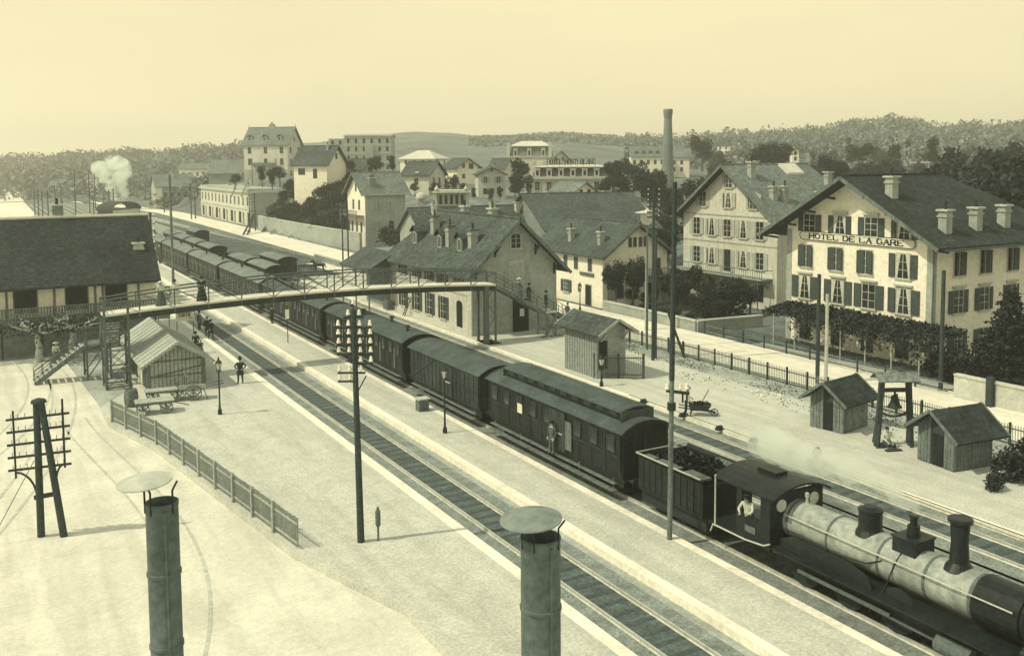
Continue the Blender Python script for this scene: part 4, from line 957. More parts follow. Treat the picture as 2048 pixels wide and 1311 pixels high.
# ================================================================== trains
def arcpoly(w,z0,z1,n=10,t=.07):
    # thin arched roof profile
    r=(w*w+(z1-z0)**2)/(2*(z1-z0)); c=z1-r; a=math.asin(w/r)
    o=[(r*math.sin(q),c+r*math.cos(q)) for q in np.linspace(-a,a,n)]
    i=[((r-t)*math.sin(q),c+(r-t)*math.cos(q)) for q in np.linspace(a,-a,n)]
    return o+i
def axle(root,y,r=.5,name='wheelset'):
    m=MB()
    for s in(-.75,.75):
        m.cyl((s-.06,y,r+.17),(s+.06,y,r+.17),r,n=16); m.cyl((s*1.0-.1,y,r+.17),(s+.1,y,r+.17),.14,n=8)
    m.cyl((-.8,y,r+.17),(.8,y,r+.17),.07,n=6); return m.obj(name,m_iron,root)
CM={}
def coach(label,x,y0,y1,kind='passenger',side=None,roofm=None,group=None,wz=0,name=None,cat='railway coach'):
    L=y1-y0; hw=1.38; zb,ze,za=1.1,3.3,3.78
    if kind=='van' : ze,za=3.2,3.7
    if kind=='goods': hw,ze,za=1.25,2.95,3.35
    if kind=='open': hw,ze,za=1.25,2.1,2.1
    root=thing(name or {'passenger':'passenger_coach','clerestory':'clerestory_coach','van':'luggage_van','goods':'goods_wagon','open':'open_wagon'}[kind],label,cat,(x,y0,.0),0,group)
    sm=side or m_coach; rm=roofm or m_croof
    m=MB(); m.prism([(-hw+.08,zb),(hw-.08,zb),(hw,zb+.5),(hw,ze+.02),(-hw,ze+.02),(-hw,zb+.5)],L-.3,'y',.15)
    if kind!='open': m.prism([(-hw,ze+.02),(hw,ze+.02)]+[(p,q-.03) for p,q in arcpoly(hw,ze,za-.05)[:10][::-1]][1:-1],L-.3,'y',.15)
    m.obj('body',sm,root)
    # mouldings and planks
    m=MB()
    if kind in('passenger','clerestory','van'):
        m.box(-hw-.03,-hw,.2,L-.2,zb+1.0,zb+1.06); m.box(hw,hw+.03,.2,L-.2,zb+1.0,zb+1.06); m.box(-hw-.03,-hw,.2,L-.2,ze-.12,ze-.05)
    n=int(L/(1.1 if kind in('passenger','clerestory') else .6))
    for k in range(n+1):
        y=.2+k*(L-.4)/n
        for s in(-1,1): m.box(*(sorted((s*hw,s*(hw+.03)))),y-.02,y+.02,zb+.1,ze)
    if kind in('goods','van'):
        for s in(-1,1): m.beam((s*(hw+.02),.3,zb+.2),(s*(hw+.02),L*.4,ze-.1),.05,.1); m.beam((s*(hw+.02),L-.3,zb+.2),(s*(hw+.02),L*.6,ze-.1),.05,.1)
    for xx in np.linspace(-hw+.1,hw-.1,5): m.box(xx-.03,xx+.03,.11,.15,zb,ze); m.box(xx-.03,xx+.03,L-.15,L-.11,zb,ze)
    m.obj('moulding',m_coach2,root)
    if kind!='open':
        m=MB(); m.prism(arcpoly(hw+.12,ze,za),L+.1,'y',-.05); rf=m.obj('roof',rm,root)
        m=MB(); m.prism(arcpoly(hw+.15,ze-.02,za+.03,t=.16),.10,'y',-.14); m.obj('roof_edge',m_coach,rf); MB().prism(arcpoly(hw+.15,ze-.02,za+.03,t=.16),.10,'y',L+.05).obj('roof_edge',m_coach,rf)
    if kind=='clerestory':
        a,b=.9,L-1.3; m=MB(); m.prism([(-.85,za-.25),(.85,za-.25),(.85,za+.32),(-.85,za+.32)],b-a,'y',a); cl=m.obj('clerestory',sm,rf)
        m=MB(); m.prism(arcpoly(.98,za+.31,za+.5),b-a+.3,'y',a-.15)
        for y,s in((a-.15,-1),(b+.15,1)): m.prism([(-.95,za-.2),(.95,za-.2),(.95,za+.34),(-.95,za+.34)],.05*s,'y',y)
        m.obj('clerestory_roof',rm,cl)
        for k in range(10):
            y=a+.6+k*(b-a-1.2)/9; MB().box(-.87,-.852,y-.3,y+.3,za+.02,za+.22).obj('clerestory_window',m_glass,cl)
    else:
        if kind=='passenger':
            for k in range(max(3,int(L/4))):
                y=1.8+k*(L-3.6)/(max(3,int(L/4))-1)
                m=MB(); m.lathe((.35 if k%2 else -.25,y,za-.08),[(.10,0),(.10,.32),(.22,.34),(.2,.44),(.05,.52)],8); m.obj('roof_ventilator',m_iron,rf)
    if kind in('passenger','clerestory'):
        n=int(L/1.35)
        for k in range(n):
            y=.9+k*(L-1.8)/(n-1)
            for s in(-1,1):
                key=('cw',s)
                if key not in CM:
                    q=MB(); q.cm=0; q.box(*(sorted((s*.0,s*.025))),-.26,.26,0,.78); q.cm=1; q.box(*(sorted((s*.025,s*.035))),-.33,.33,-.05,-.0); q.box(*(sorted((s*.02,s*.035))),-.33,-.26,-.05,.83); q.box(*(sorted((s*.02,s*.035))),.26,.33,-.05,.83); CM[key]=q.mesh('window',(m_glass,m_coach2))
                if s==1 and k%2: continue
                link('window',CM[key],root,(s*(hw+.012),y,zb+1.2))
        if kind=='passenger':
            for k in range(0,n,2):
                y=.9+k*(L-1.8)/(n-1)+.62; MB().box(-hw-.06,-hw-.03,y-.02,y+.02,zb+.2,zb+1.6).obj('handrail',m_rail,root)
    if kind in('van','clerestory'):
        y=L*.42; m=MB(); m.box(-hw-.075,-hw-.031,y-.75,y+.75,zb+.05,ze-.15); dr=m.obj('sliding_door',m_coach2,root)
        MB().box(-hw-.10,-hw-.0755,y-.5,y+.5,zb+.9,zb+.96).obj('door_rail',m_rail,dr)
    if kind=='clerestory':
        MB().box(-hw-.07,-hw-.033,L*.69,L*.69+.5,zb+1.05,zb+1.55).obj('route_board',m_sign,root)
        MB().box(-hw-.062,-hw-.033,L*.32,L*.32+.6,zb+.25,zb+1.7).obj('chalked_panel',m_mwood,root)
    if kind=='open':
        P=np.column_stack([rng.uniform(-1.1,1.1,400),rng.uniform(.3,L-.3,400),np.zeros(400)]); P[:,2]=2.0+.35*np.cos(P[:,0])+rng.normal(0,.05,400)
        quads('load',leafquads(P,.25),[m_coal],None,root)
    # underframe
    m=MB(); m.box(-1.2,1.2,.1,L-.1,.92,1.09); 
    for s in(-1,1): m.box(*(sorted((s*1.0,s*1.1))),.3,L-.3,.62,.92)
    m.obj('underframe',m_iron,root)
    if kind in('passenger','clerestory','van'):
        for s in(-1,1):
            m=MB(); m.box(*(sorted((s*1.3,s*1.62))),.5,L-.5,.50,.54); m.box(*(sorted((s*1.3,s*1.52))),.5,L-.5,.82,.86)
            for y in np.linspace(.8,L-.8,5): m.box(*(sorted((s*1.28,s*1.33))),y-.03,y+.03,.5,1.0)
            m.obj('footboard',m_mwood,root)
    ax=[1.4,L-1.4] if L<11 else [1.4,L/2,L-1.4]
    if L>12: ax=[1.3,3.3,L-3.3,L-1.3]
    for y in ax: axle(root,y)
    for y,s in((.1,-1),(L-.1,1)):
        for xx in(-.88,.88):
            m=MB(); m.cyl((xx,y,1.02),(xx,y+s*.42,1.02),.08,n=8); m.cyl((xx,y+s*.42,1.02),(xx,y+s*.47,1.02),.2,n=12); m.obj('buffer',m_iron,root)
    return root
TX=26.65
coach('dark clerestory coach with a raised roof spine, coupled behind the tender',TX,34.7,47.9,'clerestory')
coach('plain dark luggage van with a bare arched roof behind the clerestory coach',TX,48.9,59.3,'van',m_coach2)
coach('passenger coach with roof ventilators just this side of the footbridge',TX,60.4,77.2,'passenger')
coach('passenger coach mostly hidden beneath the footbridge',TX,78.3,97.5,'passenger')
coach('passenger coach just beyond the footbridge, roof studded with ventilators',TX,98.6,117.5,'passenger',m_coach2,m_wroof)
coach('passenger coach second beyond the footbridge in the long train',TX,118.6,136.5,'passenger',m_coach2,m_wroof)
coach('passenger coach third beyond the footbridge, beside the pale bare post',TX,137.6,158,'passenger',m_coach2,m_wroof)
coach('last and farthest coach of the long train, by the far poles',TX,159.1,178,'passenger',m_coach2,m_wroof)
g='goods wagons standing on the siding beyond the footbridge'
y=114.6
labs=['nearest covered goods wagon of the siding row, dark end wall facing us','second covered goods wagon of the siding row','open goods wagon with a dark load in the siding row','pale roofed goods wagon in the middle of the siding row','fifth covered wagon of the siding row','sixth covered wagon of the siding row, near the far poles','farthest covered wagon of the siding row']
for i,k in enumerate(['goods','goods','open','goods','goods','goods','goods']):
    coach(labs[i],31.5,y,y+9.2,k,m_coach2,m_wroof,g,cat='goods wagon'); y+=10.6
coach('covered goods wagon standing alone at the end of the grass bank near the horse',35.6,124,133.5,'goods',m_coach2,m_wroof,cat='goods wagon')
coach('solitary covered goods wagon far up the yard on the loop of pale ground',36.5,183,192,'goods',m_coach2,m_wroof,cat='goods wagon')
# ------------------------------------------------------------------ locomotive
def loco():
    oy=15.2; t=thing('steam_locomotive','black steam locomotive with an arched cab roof, pale boiler top and coal filled tender','steam locomotive',(TX,oy,0))
    Y=lambda y:y-oy
    # tender
    m=MB(); w=1.36
    m.box(-w,-w+.06,Y(29.2),Y(33.5),1.15,2.68); m.box(w-.06,w,Y(29.2),Y(33.5),1.15,2.68); m.box(-w+.06,w-.06,Y(33.42),Y(33.5),1.15,2.68); m.box(-w+.06,w-.06,Y(29.2),Y(33.42),1.15,2.45)
    for s in(-1,1): m.prism([(s*w,2.68),(s*(w+.12),2.80),(s*(w+.16),2.80),(s*(w+.0),2.6)],4.3,'y',Y(29.2))
    td=m.obj('tender',m_loco,t)
    m=MB(); m.beam((-w-.14,Y(29.2),2.82),(-w-.14,Y(33.5),2.82),.05); m.beam((w+.14,Y(29.2),2.82),(w+.14,Y(33.5),2.82),.05); m.beam((-w-.14,Y(33.5),2.82),(w+.14,Y(33.5),2.82),.05); m.obj('tender_rim',m_rail,td)
    n=2600; P=np.column_stack([rng.uniform(-.95,1.0,n),rng.uniform(Y(29.5),Y(33.2),n),np.zeros(n)]); P[:,2]=2.5+.42*(1-(P[:,0]/1.1)**2)*(.6+.4*np.sin(P[:,1]*1.6+1))+rng.normal(0,.06,n)
    quads('coal_heap',leafquads(P,.15),[m_coal],None,td)
    for (y0,y1,x0,x1) in((29.3,30.5,-1.32,-.8),(30.9,32.3,-1.32,-.95),(32.5,33.2,-1.32,-1.0),(29.5,31.2,.75,1.3)):
        MB().box(x0,x1,Y(y0),Y(y1),2.66,2.76).obj('locker_lid',m_giron,td)
    for y in(29.8,31.2,32.6): axle(t,Y(y),.52)
    MB().box(-1.15,1.15,Y(29.2),Y(33.5),.55,1.15).obj('tender_frame',m_iron,td)
    # cab
    m=MB(); m.prism(arcpoly(1.52,3.22,3.62,t=.08),3.3,'y',Y(25.1)); cr_=m.obj('cab_roof',m_loco,t)
    MB().box(-.3,.3,Y(26.2),Y(27.2),3.6,3.74).obj('roof_hatch',m_loco,cr_)
    m=MB()
    for s in(-1,1):
        m.box(*(sorted((s*1.3,s*1.38))),Y(25.4),Y(27.2),1.2,2.2); m.box(*(sorted((s*1.3,s*1.38))),Y(25.4),Y(25.9),2.2,3.25); m.box(*(sorted((s*1.3,s*1.38))),Y(26.9),Y(27.2),2.2,3.25)
    m.box(-1.3,1.3,Y(25.4),Y(25.5),1.2,3.3); m.box(-1.3,1.3,Y(25.5),Y(28.9),1.1,1.2); m.obj('cab',m_loco,t)
    for s in(-.85,.85): MB().cyl((s,Y(25.38),2.85),(s,Y(25.33),2.85),.24,n=16).obj('spectacle_window',m_lamp,t)
    for s in(-1,1): MB().tube([(s*1.45,Y(28.6),.9),(s*1.5,Y(28.4),1.25),(s*1.5,Y(26.6),1.25),(s*1.5,Y(25.6),1.35),(s*1.46,Y(25.3),1.5)],.035).cyl((s*1.48,Y(28.3),1.2),(s*1.48,Y(28.3),3.3),.035).obj('grab_rail',m_rail,t)
    # boiler
    m=MB(); m.cyl((0,Y(25.4),2.2),(0,Y(17.6),2.2),.74,n=28,caps=False); b=m.obj('boiler',m_boiler_lit,t)
    for p in b.data.polygons: p.use_smooth=True
    for y in(25.2,23.3,21.1,19.3,17.7): MB().cyl((0,Y(y)+.05,2.2),(0,Y(y)-.05,2.2),.755,n=28).obj('boiler_band',m_giron,b)
    m=MB(); m.cyl((0,Y(17.6),2.2),(0,Y(16.1),2.2),.80,n=28); m.cyl((0,Y(16.1),2.2),(0,Y(16.0),2.2),.72,n=24); m.cyl((0,Y(16.0),2.2),(0,Y(15.9),2.2),.1,n=8); m.obj('smokebox',m_loco,t)
    m=MB(); m.lathe((0,Y(22.),2.75),[(.55,0),(.42,.2),(.40,.3),(.40,.82),(.43,.84),(.43,.90),(.38,.92),(.2,1.0)],20); m.obj('dome',m_loco,b)
    m=MB(); m.box(-.48,.48,Y(20.7),Y(19.8),2.75,3.25); m.box(-.52,.52,Y(20.74),Y(19.76),3.25,3.3); m.lathe((0,Y(20.25),3.3),[(.22,0),(.2,.35),(.12,.37),(.12,.6),(.16,.62),(.16,.7),(.05,.72)],12); m.obj('sandbox',m_loco,b)
    m=MB(); m.lathe((0,Y(18.55),2.8),[(.5,0),(.3,.25),(.26,.9),(.30,1.5),(.38,1.55),(.38,1.65),(.32,1.68)],20); m.obj('chimney',m_loco,b)
    for x,y in((-.35,23.6),(.4,23.9),(.3,21.2),(-.3,24.7)): MB().cyl((x,Y(y),2.8),(x,Y(y),2.82),.07,n=8).obj('boiler_fitting',m_iron,b)
    m=MB()
    for s in(-1,1):
        m.cyl((s*.82,Y(25.2),2.55),(s*.86,Y(16.2),2.55),.028,n=6)
        for y in(24,22,20,18): m.cyl((s*.62,Y(y),2.5),(s*.85,Y(y),2.55),.02,n=5)
    m.obj('handrail',m_rail,b)
    m=MB(); m.box(-1.4,1.4,Y(25.4),Y(15.8),1.28,1.34); m.box(-1.4,1.4,Y(15.8),Y(15.6),.9,1.34); rb=m.obj('running_board',m_loco,t)
    m=MB()
    for s in(-1,1): m.prism([(Y(25.2),1.34),(Y(21),1.34),(Y(21.2),1.75),(Y(22.),1.95),(Y(24.6),1.95),(Y(25.2),1.7)],.06,'x',s*1.05)
    m.obj('splasher',m_loco,rb)
    m=MB(); m.box(-1.0,1.0,Y(25.4),Y(16),.75,1.28); m.obj('frame',m_loco,t)
    for y,r in((24.2,.75),(22.2,.75),(20.2,.75),(17.,.45)):
        a=axle(t,Y(y),r,'driving_wheel')
    for s in(-1,1): MB().cyl((s*1.12,Y(18.4),.75),(s*1.12,Y(17.2),.75),.3,n=16).obj('cylinder',m_giron,t); MB().beam((s*1.15,Y(24.2),.85),(s*1.15,Y(20.2),.85),.06,.12).beam((s*1.12,Y(22.2),.8),(s*1.12,Y(18.4),.75),.06).obj('coupling_rod',m_giron,t)
    for s in(-1,1):
        MB().tube([(s*.80,Y(25.2),2.0),(s*.82,Y(22.6),1.95),(s*.80,Y(21.5),2.05),(s*.72,Y(20.9),2.35)],.03).obj('feed_pipe',m_iron,b)
        MB().tube([(s*.45,Y(20.3),2.85),(s*.74,Y(20.4),2.4),(s*.86,Y(20.7),1.4),(s*.95,Y(21.2),.5)],.025).obj('sand_pipe',m_iron,b)
        q=MB()
        for y in np.arange(16.2,17.6,.16):
            for a in np.linspace(.3,2.84,13): 
                if y in(16.2,) or abs(y-17.48)<.1 : q.cyl((math.cos(a)*.80,Y(y),2.2+math.sin(a)*.80),(math.cos(a)*.82,Y(y),2.2+math.sin(a)*.82),.022,n=5)
        if s==1: q.obj('rivets',m_loco,t)['kind']='stuff'
        MB().lathe((s*.95,Y(15.75),1.36),[(.12,0),(.12,.22),(.06,.3),(.07,.36)],10).obj('headlamp',m_iron,t)
        MB().box(*(sorted((s*1.385,s*1.40))),Y(26.7),Y(26.15),1.55,1.8).obj('number_plate',m_giron,t)
        MB().box(*(sorted((s*1.1,s*1.4))),Y(15.6),Y(15.3),.35,.4).box(*(sorted((s*1.36,s*1.4))),Y(15.5),Y(15.42),.4,.95).obj('step',m_iron,t)
    q=MB()
    for y in np.arange(29.35,33.5,.42): q.box(-1.39,-1.36,Y(y)-.02,Y(y)+.02,1.2,2.6)
    for z in(1.25,1.9,2.55): q.box(-1.385,-1.36,Y(29.2),Y(33.5),z-.03,z+.03)
    q.obj('tender_strap',m_loco,td)
    MB().lathe((0,Y(24.9),2.9),[(.05,0),(.05,.25),(.08,.27),(.08,.42),(.02,.45)],8).obj('whistle',m_rail,b)
    for xx in(-.88,.88):
        m=MB(); m.cyl((xx,Y(15.6),1.05),(xx,Y(15.15),1.05),.09,n=8); m.cyl((xx,Y(15.15),1.05),(xx,Y(15.1),1.05),.22,n=14); m.obj('buffer',m_iron,t)
loco()
# ------------------------------------------------------------------ steam
def steam(name,label,pts,rad,dens,seed,noise=.5,col_=(.95,1.,.97,1),ksc=.6,fm=.36):
    import mathutils
    mb=bmesh.new(); r_=random.Random(seed)
    for (p,r) in zip(pts,rad):
        mt=Matrix.Translation(p)@Matrix.Diagonal((r,r,r,1)); bmesh.ops.create_icosphere(mb,subdivisions=2,radius=1,matrix=mt)
    me=bpy.data.meshes.new(name); mb.to_mesh(me); mb.free()
    o=link(name,me); md=o.modifiers.new('merge','REMESH'); md.mode='VOXEL'; md.voxel_size=max(.16,min(rad)*.4); 
    d=bpy.context.evaluated_depsgraph_get(); me2=bpy.data.meshes.new_from_object(o.evaluated_get(d)); o.modifiers.clear(); o.data=me2
    for v in me2.vertices:
        n_=mathutils.noise.fractal(v.co*(noise),1.,2.2,4); v.co+=v.normal*n_*max(.15,min(rad)*.7)
    m=bpy.data.materials.new(name+'_vapour'); m.use_nodes=True; nt=m.node_tree; nt.nodes.clear()
    pv=N(nt,'ShaderNodeVolumePrincipled'); ou=N(nt,'ShaderNodeOutputMaterial'); nt.links.new(pv.outputs[0],ou.inputs['Volume'])
    pv.inputs['Color'].default_value=col_; pv.inputs['Anisotropy'].default_value=.1
    ge=N(nt,'ShaderNodeNewGeometry'); nz=N(nt,'ShaderNodeTexNoise'); nz.inputs['Scale'].default_value=ksc; nz.inputs['Detail'].default_value=3
    mr=N(nt,'ShaderNodeMapRange'); mr.inputs['From Min'].default_value=fm; mr.inputs['From Max'].default_value=fm+.26; mr.inputs['To Min'].default_value=0; mr.inputs['To Max'].default_value=dens
    nt.links.new(ge.outputs['Position'],nz.inputs['Vector']); nt.links.new(nz.outputs['Fac'],mr.inputs['Value']); nt.links.new(mr.outputs[0],pv.inputs['Density'])
    me2.materials.clear(); me2.materials.append(m)
    tag(o,label,'steam',kind='stuff'); return o
P0=Vector((26.65,20.2,4.05)); pp=[];rr=[]
for k in range(44):
    s=k/43; pp.append(Vector((26.65+4.4*s**.8+.16*math.sin(k*1.1),20.2+11.5*s,4.1+.35*math.sin(3.14*min(1,s*1.6))-1.25*s+.10*math.sin(k*1.4)))); rr.append(.2+.62*s**.8)
steam('steam_jet','thin jet of white steam drifting back from the locomotive safety valve over the right platform',pp,rr,1.0,3,ksc=1.1,fm=.2)
bp=V(238,410,330); pp=[];rr=[]; q=random.Random(5)
for k in range(40):
    s=q.random(); pp.append(bp+Vector((q.uniform(-1,1)*(1.2+4.6*s)-3*s*s,q.uniform(-1,1)*3,.5+14.5*s))); rr.append(.9+2.0*s*q.uniform(.5,1.3))
steam('steam_cloud','billowing cloud of white steam over the far rail yard',pp,rr,.55,4,.35,ksc=.32)
# ================================================================== footbridge
def footbridge():
    t=thing('footbridge','long arched iron footbridge with railings spanning the tracks, with a stair at each end','footbridge',(7.3,71,0))
    X0,X1,yn,yf=7.3,38.35,0,1.75; Ln=X1-X0
    zd=lambda x:5.32+.52*(4*(x/Ln)*(1-x/Ln))
    zr=lambda x:zd(x)+1.0+.36*(4*(x/Ln)*(1-x/Ln))
    n=26; xs=np.linspace(0,Ln,n+1)
    m=MB()
    for a,b in zip(xs,xs[1:]): m.beam((a,.875,zd(a)),(b,.875,zd(b)),1.85,.10,(0,1,0)) if 0 else m.add([(a,-.05,zd(a)),(b,-.05,zd(b)),(b,1.8,zd(b)),(a,1.8,zd(a)),(a,-.05,zd(a)-.14),(b,-.05,zd(b)-.14),(b,1.8,zd(b)-.14),(a,1.8,zd(a)-.14)],[(0,1,2,3),(4,7,6,5),(0,4,5,1),(1,5,6,2),(2,6,7,3),(3,7,4,0)])
    m.obj('deck',m_deck,t)
    m=MB()
    for y in(yn+.05,yf-.05):
        for a,b in zip(xs,xs[1:]): m.beam((a,y,zd(a)-.36),(b,y,zd(b)-.36),.12,.42)
    for a in xs[::2]: m.beam((a,yn,zd(a)-.4),(a,yf,zd(a)-.4),.1,.2)
    m.obj('girder',m_iron,t)
    for y in(yn,yf):
        m=MB()
        for a,b in zip(xs,xs[1:]): m.beam((a,y,zr(a)),(b,y,zr(b)),.09,.11)
        for q in(.3,.55,.78):
            for a,b in zip(xs,xs[1:]): m.beam((a,y,zd(a)+q*(zr(a)-zd(a))),(b,y,zd(b)+q*(zr(b)-zd(b))),.028)
        for k,a in enumerate(xs): 
            if k%2==0: m.beam((a,y,zd(a)-.5),(a,y,zr(a)),.09)
        for k in range(0,n,2):
            a,b=xs[k],xs[k+2]
            if k<n/2: m.beam((a,y-.03,zr(a)),(b,y-.03,zd(b)-.1),.05)
            else: m.beam((a,y-.03,zd(a)-.1),(b,y-.03,zr(b)),.05)
            if k in(10,12,14): m.beam((a,y-.03,zd(a)-.1),(b,y-.03,zr(b)),.05); m.beam((a,y-.03,zr(a)),(b,y-.03,zd(b)-.1),.05)
        m.obj('railing',m_giron,t)
    # left tower: lattice of four legs
    m=MB(); x0,x1,y0,y1=.05,1.6,.0,1.7
    m2=MB()
    for x in(x0,x1):
        for y in(y0,y1): m2.beam((x,y,0),(x,y,6.25 if x==x0 or y==y0 else 5.3),.16)
    for z in(.15,1.4,2.75,4.0,5.2):
        for y in(y0,y1): m.beam((x0,y,z),(x1,y,z),.09)
        for x in(x0,x1): m.beam((x,y0,z),(x,y1,z),.09)
    for z,z2 in((.15,1.4),(1.4,2.75),(2.75,4.0),(4.0,5.2)):
        for y in(y0,y1): m.beam((x0,y,z),(x1,y,z2),.05); m.beam((x1,y,z),(x0,y,z2),.05)
        for x in(x0,x1): m.beam((x,y0,z),(x,y1,z2),.05)
    for z in(5.75,6.2): m.beam((-.0,0,z),(0,1.75,z),.06)
    tw=m2.obj('tower',m_giron,t); m.obj('bracing',m_giron,tw)
    # right trestle
    m=MB(); x0,x1=Ln-.9,Ln
    m.beam((x0,.1,0),(x0,.1,5.2),.42,.3)
    for y in(.1,1.6): m.beam((x1,y,0),(x1,y,5.2),.14)
    m.beam((x0,1.6,0),(x0,1.6,5.2),.2)
    for k in range(4): m.beam((x0 if k%2 else x1,.1,k*1.3),(x1 if k%2 else x0,.1,k*1.3+1.3),.06); m.beam((x0,.1,k*1.3+1.25),(x1,.1,k*1.3+1.25),.05)
    m.box(x0-.4,x1+.4,-.4,2.0,0,.22); m.obj('trestle',m_giron,t)
    def flight(name,p,q,wv,nst,handl=1.0):
        # stair flight from p (top) to q (bottom); wv = width vector
        p=Vector(p);q=Vector(q);wv=Vector(wv); m=MB(); dirn=(q-p)
        for s in(0,1): m.beam(p+wv*s+Vector((0,0,-.1)),q+wv*s+Vector((0,0,-.1)),.1,.3)
        st=m.obj(name,m_mwood,t); m=MB()
        for k in range(nst):
            c=p+dirn*((k+.5)/nst); h=Vector((dirn.x,dirn.y,0)).normalized()*.15
            a=[c+wv*0-h,c+wv*0+h,c+wv+h,c+wv-h]; m.add([v+Vector((0,0,z)) for z in(-.02,.05) for v in a],[(0,1,2,3),(4,7,6,5),(0,4,5,1),(1,5,6,2),(2,6,7,3),(3,7,4,0)])
        m.obj('tread',m_lwood,st); m=MB()
        for s in(0,1):
            for z in(handl,handl*.66,handl*.33): m.beam(p+wv*s+Vector((0,0,z)),q+wv*s+Vector((0,0,z)),.05 if z==handl else .03)
            for k in range(7): c=p+dirn*(k/6)+wv*s; m.beam(c,c+Vector((0,0,handl)),.05)
        m.obj('handrail',m_giron,st); return st
    # right stair with a landing
    flight('stair_right',(Ln+.05,.1,5.25),(Ln+5.0,.1,2.5),(0,1.5,0),14)
    m=MB(); m.box(Ln+5.0,Ln+6.2,.0,1.7,2.34,2.46); la=m.obj('landing',m_lwood,t); m=MB()
    for x in(Ln+5.1,Ln+6.1):
        for y in(.1,1.6): m.beam((x,y,0),(x,y,2.35),.13)
    m.beam((Ln+4.4,.1,.9),(Ln+6.9,.1,.9),.08); m.beam((Ln+5.1,.1,.9),(Ln+5.1,1.6,.9),.08); m.beam((Ln+6.1,.1,.9),(Ln+6.1,1.6,.9),.08); m.beam((Ln+5.1,.1,.1),(Ln+6.1,.1,2.3),.07); m.beam((Ln+6.1,.1,.1),(Ln+5.1,.1,2.3),.07)
    for x in(Ln+4.9,Ln+5.7,Ln+6.5): m.box(x-.25,x+.25,-.1,.35,0,.25)
    m.obj('landing_post',m_mwood,la)
    flight('stair_right',(Ln+6.2,.1,2.4),(Ln+9.6,.1,.25),(0,1.5,0),10)
    # left stair : upper flight behind, landing, lower flight towards the left
    m=MB(); m.box(-.9,.9,3.9,6.3,2.45,2.6); la=m.obj('landing',m_mwood,t); m=MB()
    for x in(-.8,.8):
        for y in(4,6.2): m.beam((x,y,0),(x,y,3.6),.14)
    for x,y,a,b in((-.8,4,.8,4),(-.8,6.2,.8,6.2)): m.beam((x,y,.2),(a,b,2.4),.07); m.beam((x,y,3.5),(a,b,3.5),.07)
    for x in(-.8,.8): m.beam((x,4,2.3),(x,6.2,2.3),.1)
    m.obj('landing_post',m_giron,la)
    flight('stair_left',(.1,1.8,5.25),(.1,4.0,2.6),(1.3,0,0),12)
    flight('stair_left',(-.9,4.3,2.55),(-4.25,4.3,.12),(0,1.6,0),11,.9)
footbridge()
# ================================================================== poles
def insul(root,x,y,z,s=1.):
    k=('ins',s)
    if k not in CM:
        m=MB(); m.cm=0; m.lathe((0,0,.02),[(.10*s,0),(.105*s,.06*s),(.075*s,.10*s),(.07*s,.19*s),(.03*s,.26*s)],10); m.cm=1; m.cyl((0,0,-.08*s),(0,0,.03),.018*s,n=6); CM[k]=m.mesh('insulator',(m_porc,m_iron))
    return link('insulator',CM[k],root,(x,y,z))
def pole(name,label,p,h,r0,r1,m,lean=(0,0),cat='pole',group=None):
    t=thing(name,label,cat,(p.x,p.y,p.z if len(p)>2 else 0),0,group)
    MB().cyl((0,0,-.5),(lean[0],lean[1],h),r0,r1,10).obj('pole_shaft',m,t); return t
vr=Vector((math.cos(PSI),-math.sin(PSI),0)); vf=Vector((math.sin(PSI),math.cos(PSI),0))
def tele_pole():
    p=Vector((13.1,36.05,.3)); H=ZAT(618,p,711); t=pole('telegraph_pole','tall dark telegraph pole carrying six rows of white insulators, standing alone on the near platform',p,H-.3,.15,.10,m_wood,(-.12,.05))
    k=26.3; 
    for i,(py,L,Rr) in enumerate(((634,1,1),(655,2,2),(672,2,2),(690,2,2),(708,2,2),(727,0,2),(745,2,1),(762,2,0))):
        z=ZAT(py,p,711)-.3; y=0
        c=Vector((-.12*z/H,.05*z/H,z)); u=Vector((math.cos(-PSI),math.sin(-PSI),0))
        m=MB()
        a=c-u*(.62*L/2 if L else 0)-u*.1; b=c+u*(.62*Rr/2)+u*.1
        m.beam(a+Vector((0,0,-.0)),b,.06,.07); arm=m.obj('cross_arm',m_iron,t)
        for q in range(L): v=c-u*(.22+.42*q); insul(t,v.x,v.y,z+.08,.85)
        for q in range(Rr): v=c+u*(.22+.42*q); insul(t,v.x,v.y,z+.08,.85)
    z=ZAT(608,p,711)-.3; MB().cyl((-.12,.05,z-.6),(-.12,.05,z+.1),.03,.01,6).obj('spike',m_iron,t); insul(t,-.12,.05,z,.85)
    m=MB(); c=Vector((-.1,.04,ZAT(790,p,714)-.3)); u=Vector((math.cos(-PSI),math.sin(-PSI),0)); m.beam(c,c+u*.45+Vector((0,0,.8)),.05); m.obj('stay',m_iron,t)
tele_pole()
def tall_pole():
    p=Vector((24.15,29.9,.3)); H=ZAT(366,p,1345)
    t=pole('telegraph_pole','tallest pole of all, standing in front of the tender, with one low cross arm',p,H-.3,.115,.085,m_mwood,(.12,-.05))
    z0=ZAT(760,p,1342)-.3; MB().cyl((.12*z0/H,-.05*z0/H,z0),(.125,-.05,H-.25),.115,.095,10).obj('dark_upper_shaft',m_wood,t)
    u=Vector((math.cos(-PSI),math.sin(-PSI),0))
    z=ZAT(783,p,1341)-.3; c=Vector((.05,-.02,z))
    m=MB(); m.beam(c-u*.22+vf*.0+Vector((0,0,.05)),c+u*.72-Vector((0,0,.08)),.09,.12); arm=m.obj('cross_arm',m_wood,t)
    for q in(-.18,.35,.62): v=c+u*q; insul(t,v.x,v.y,z+.08,1.)
    for q in(.45,.62): v=c+u*q; MB().cyl((v.x,v.y,z-.45),(v.x,v.y,z),.04,n=6).obj('wire_strain',m_iron,t)
    m=MB(); v=c; m.cyl((c.x,c.y,z-.75),(c.x,c.y,z-.45),.18,.18,10); m.obj('pole_band',m_iron,t)
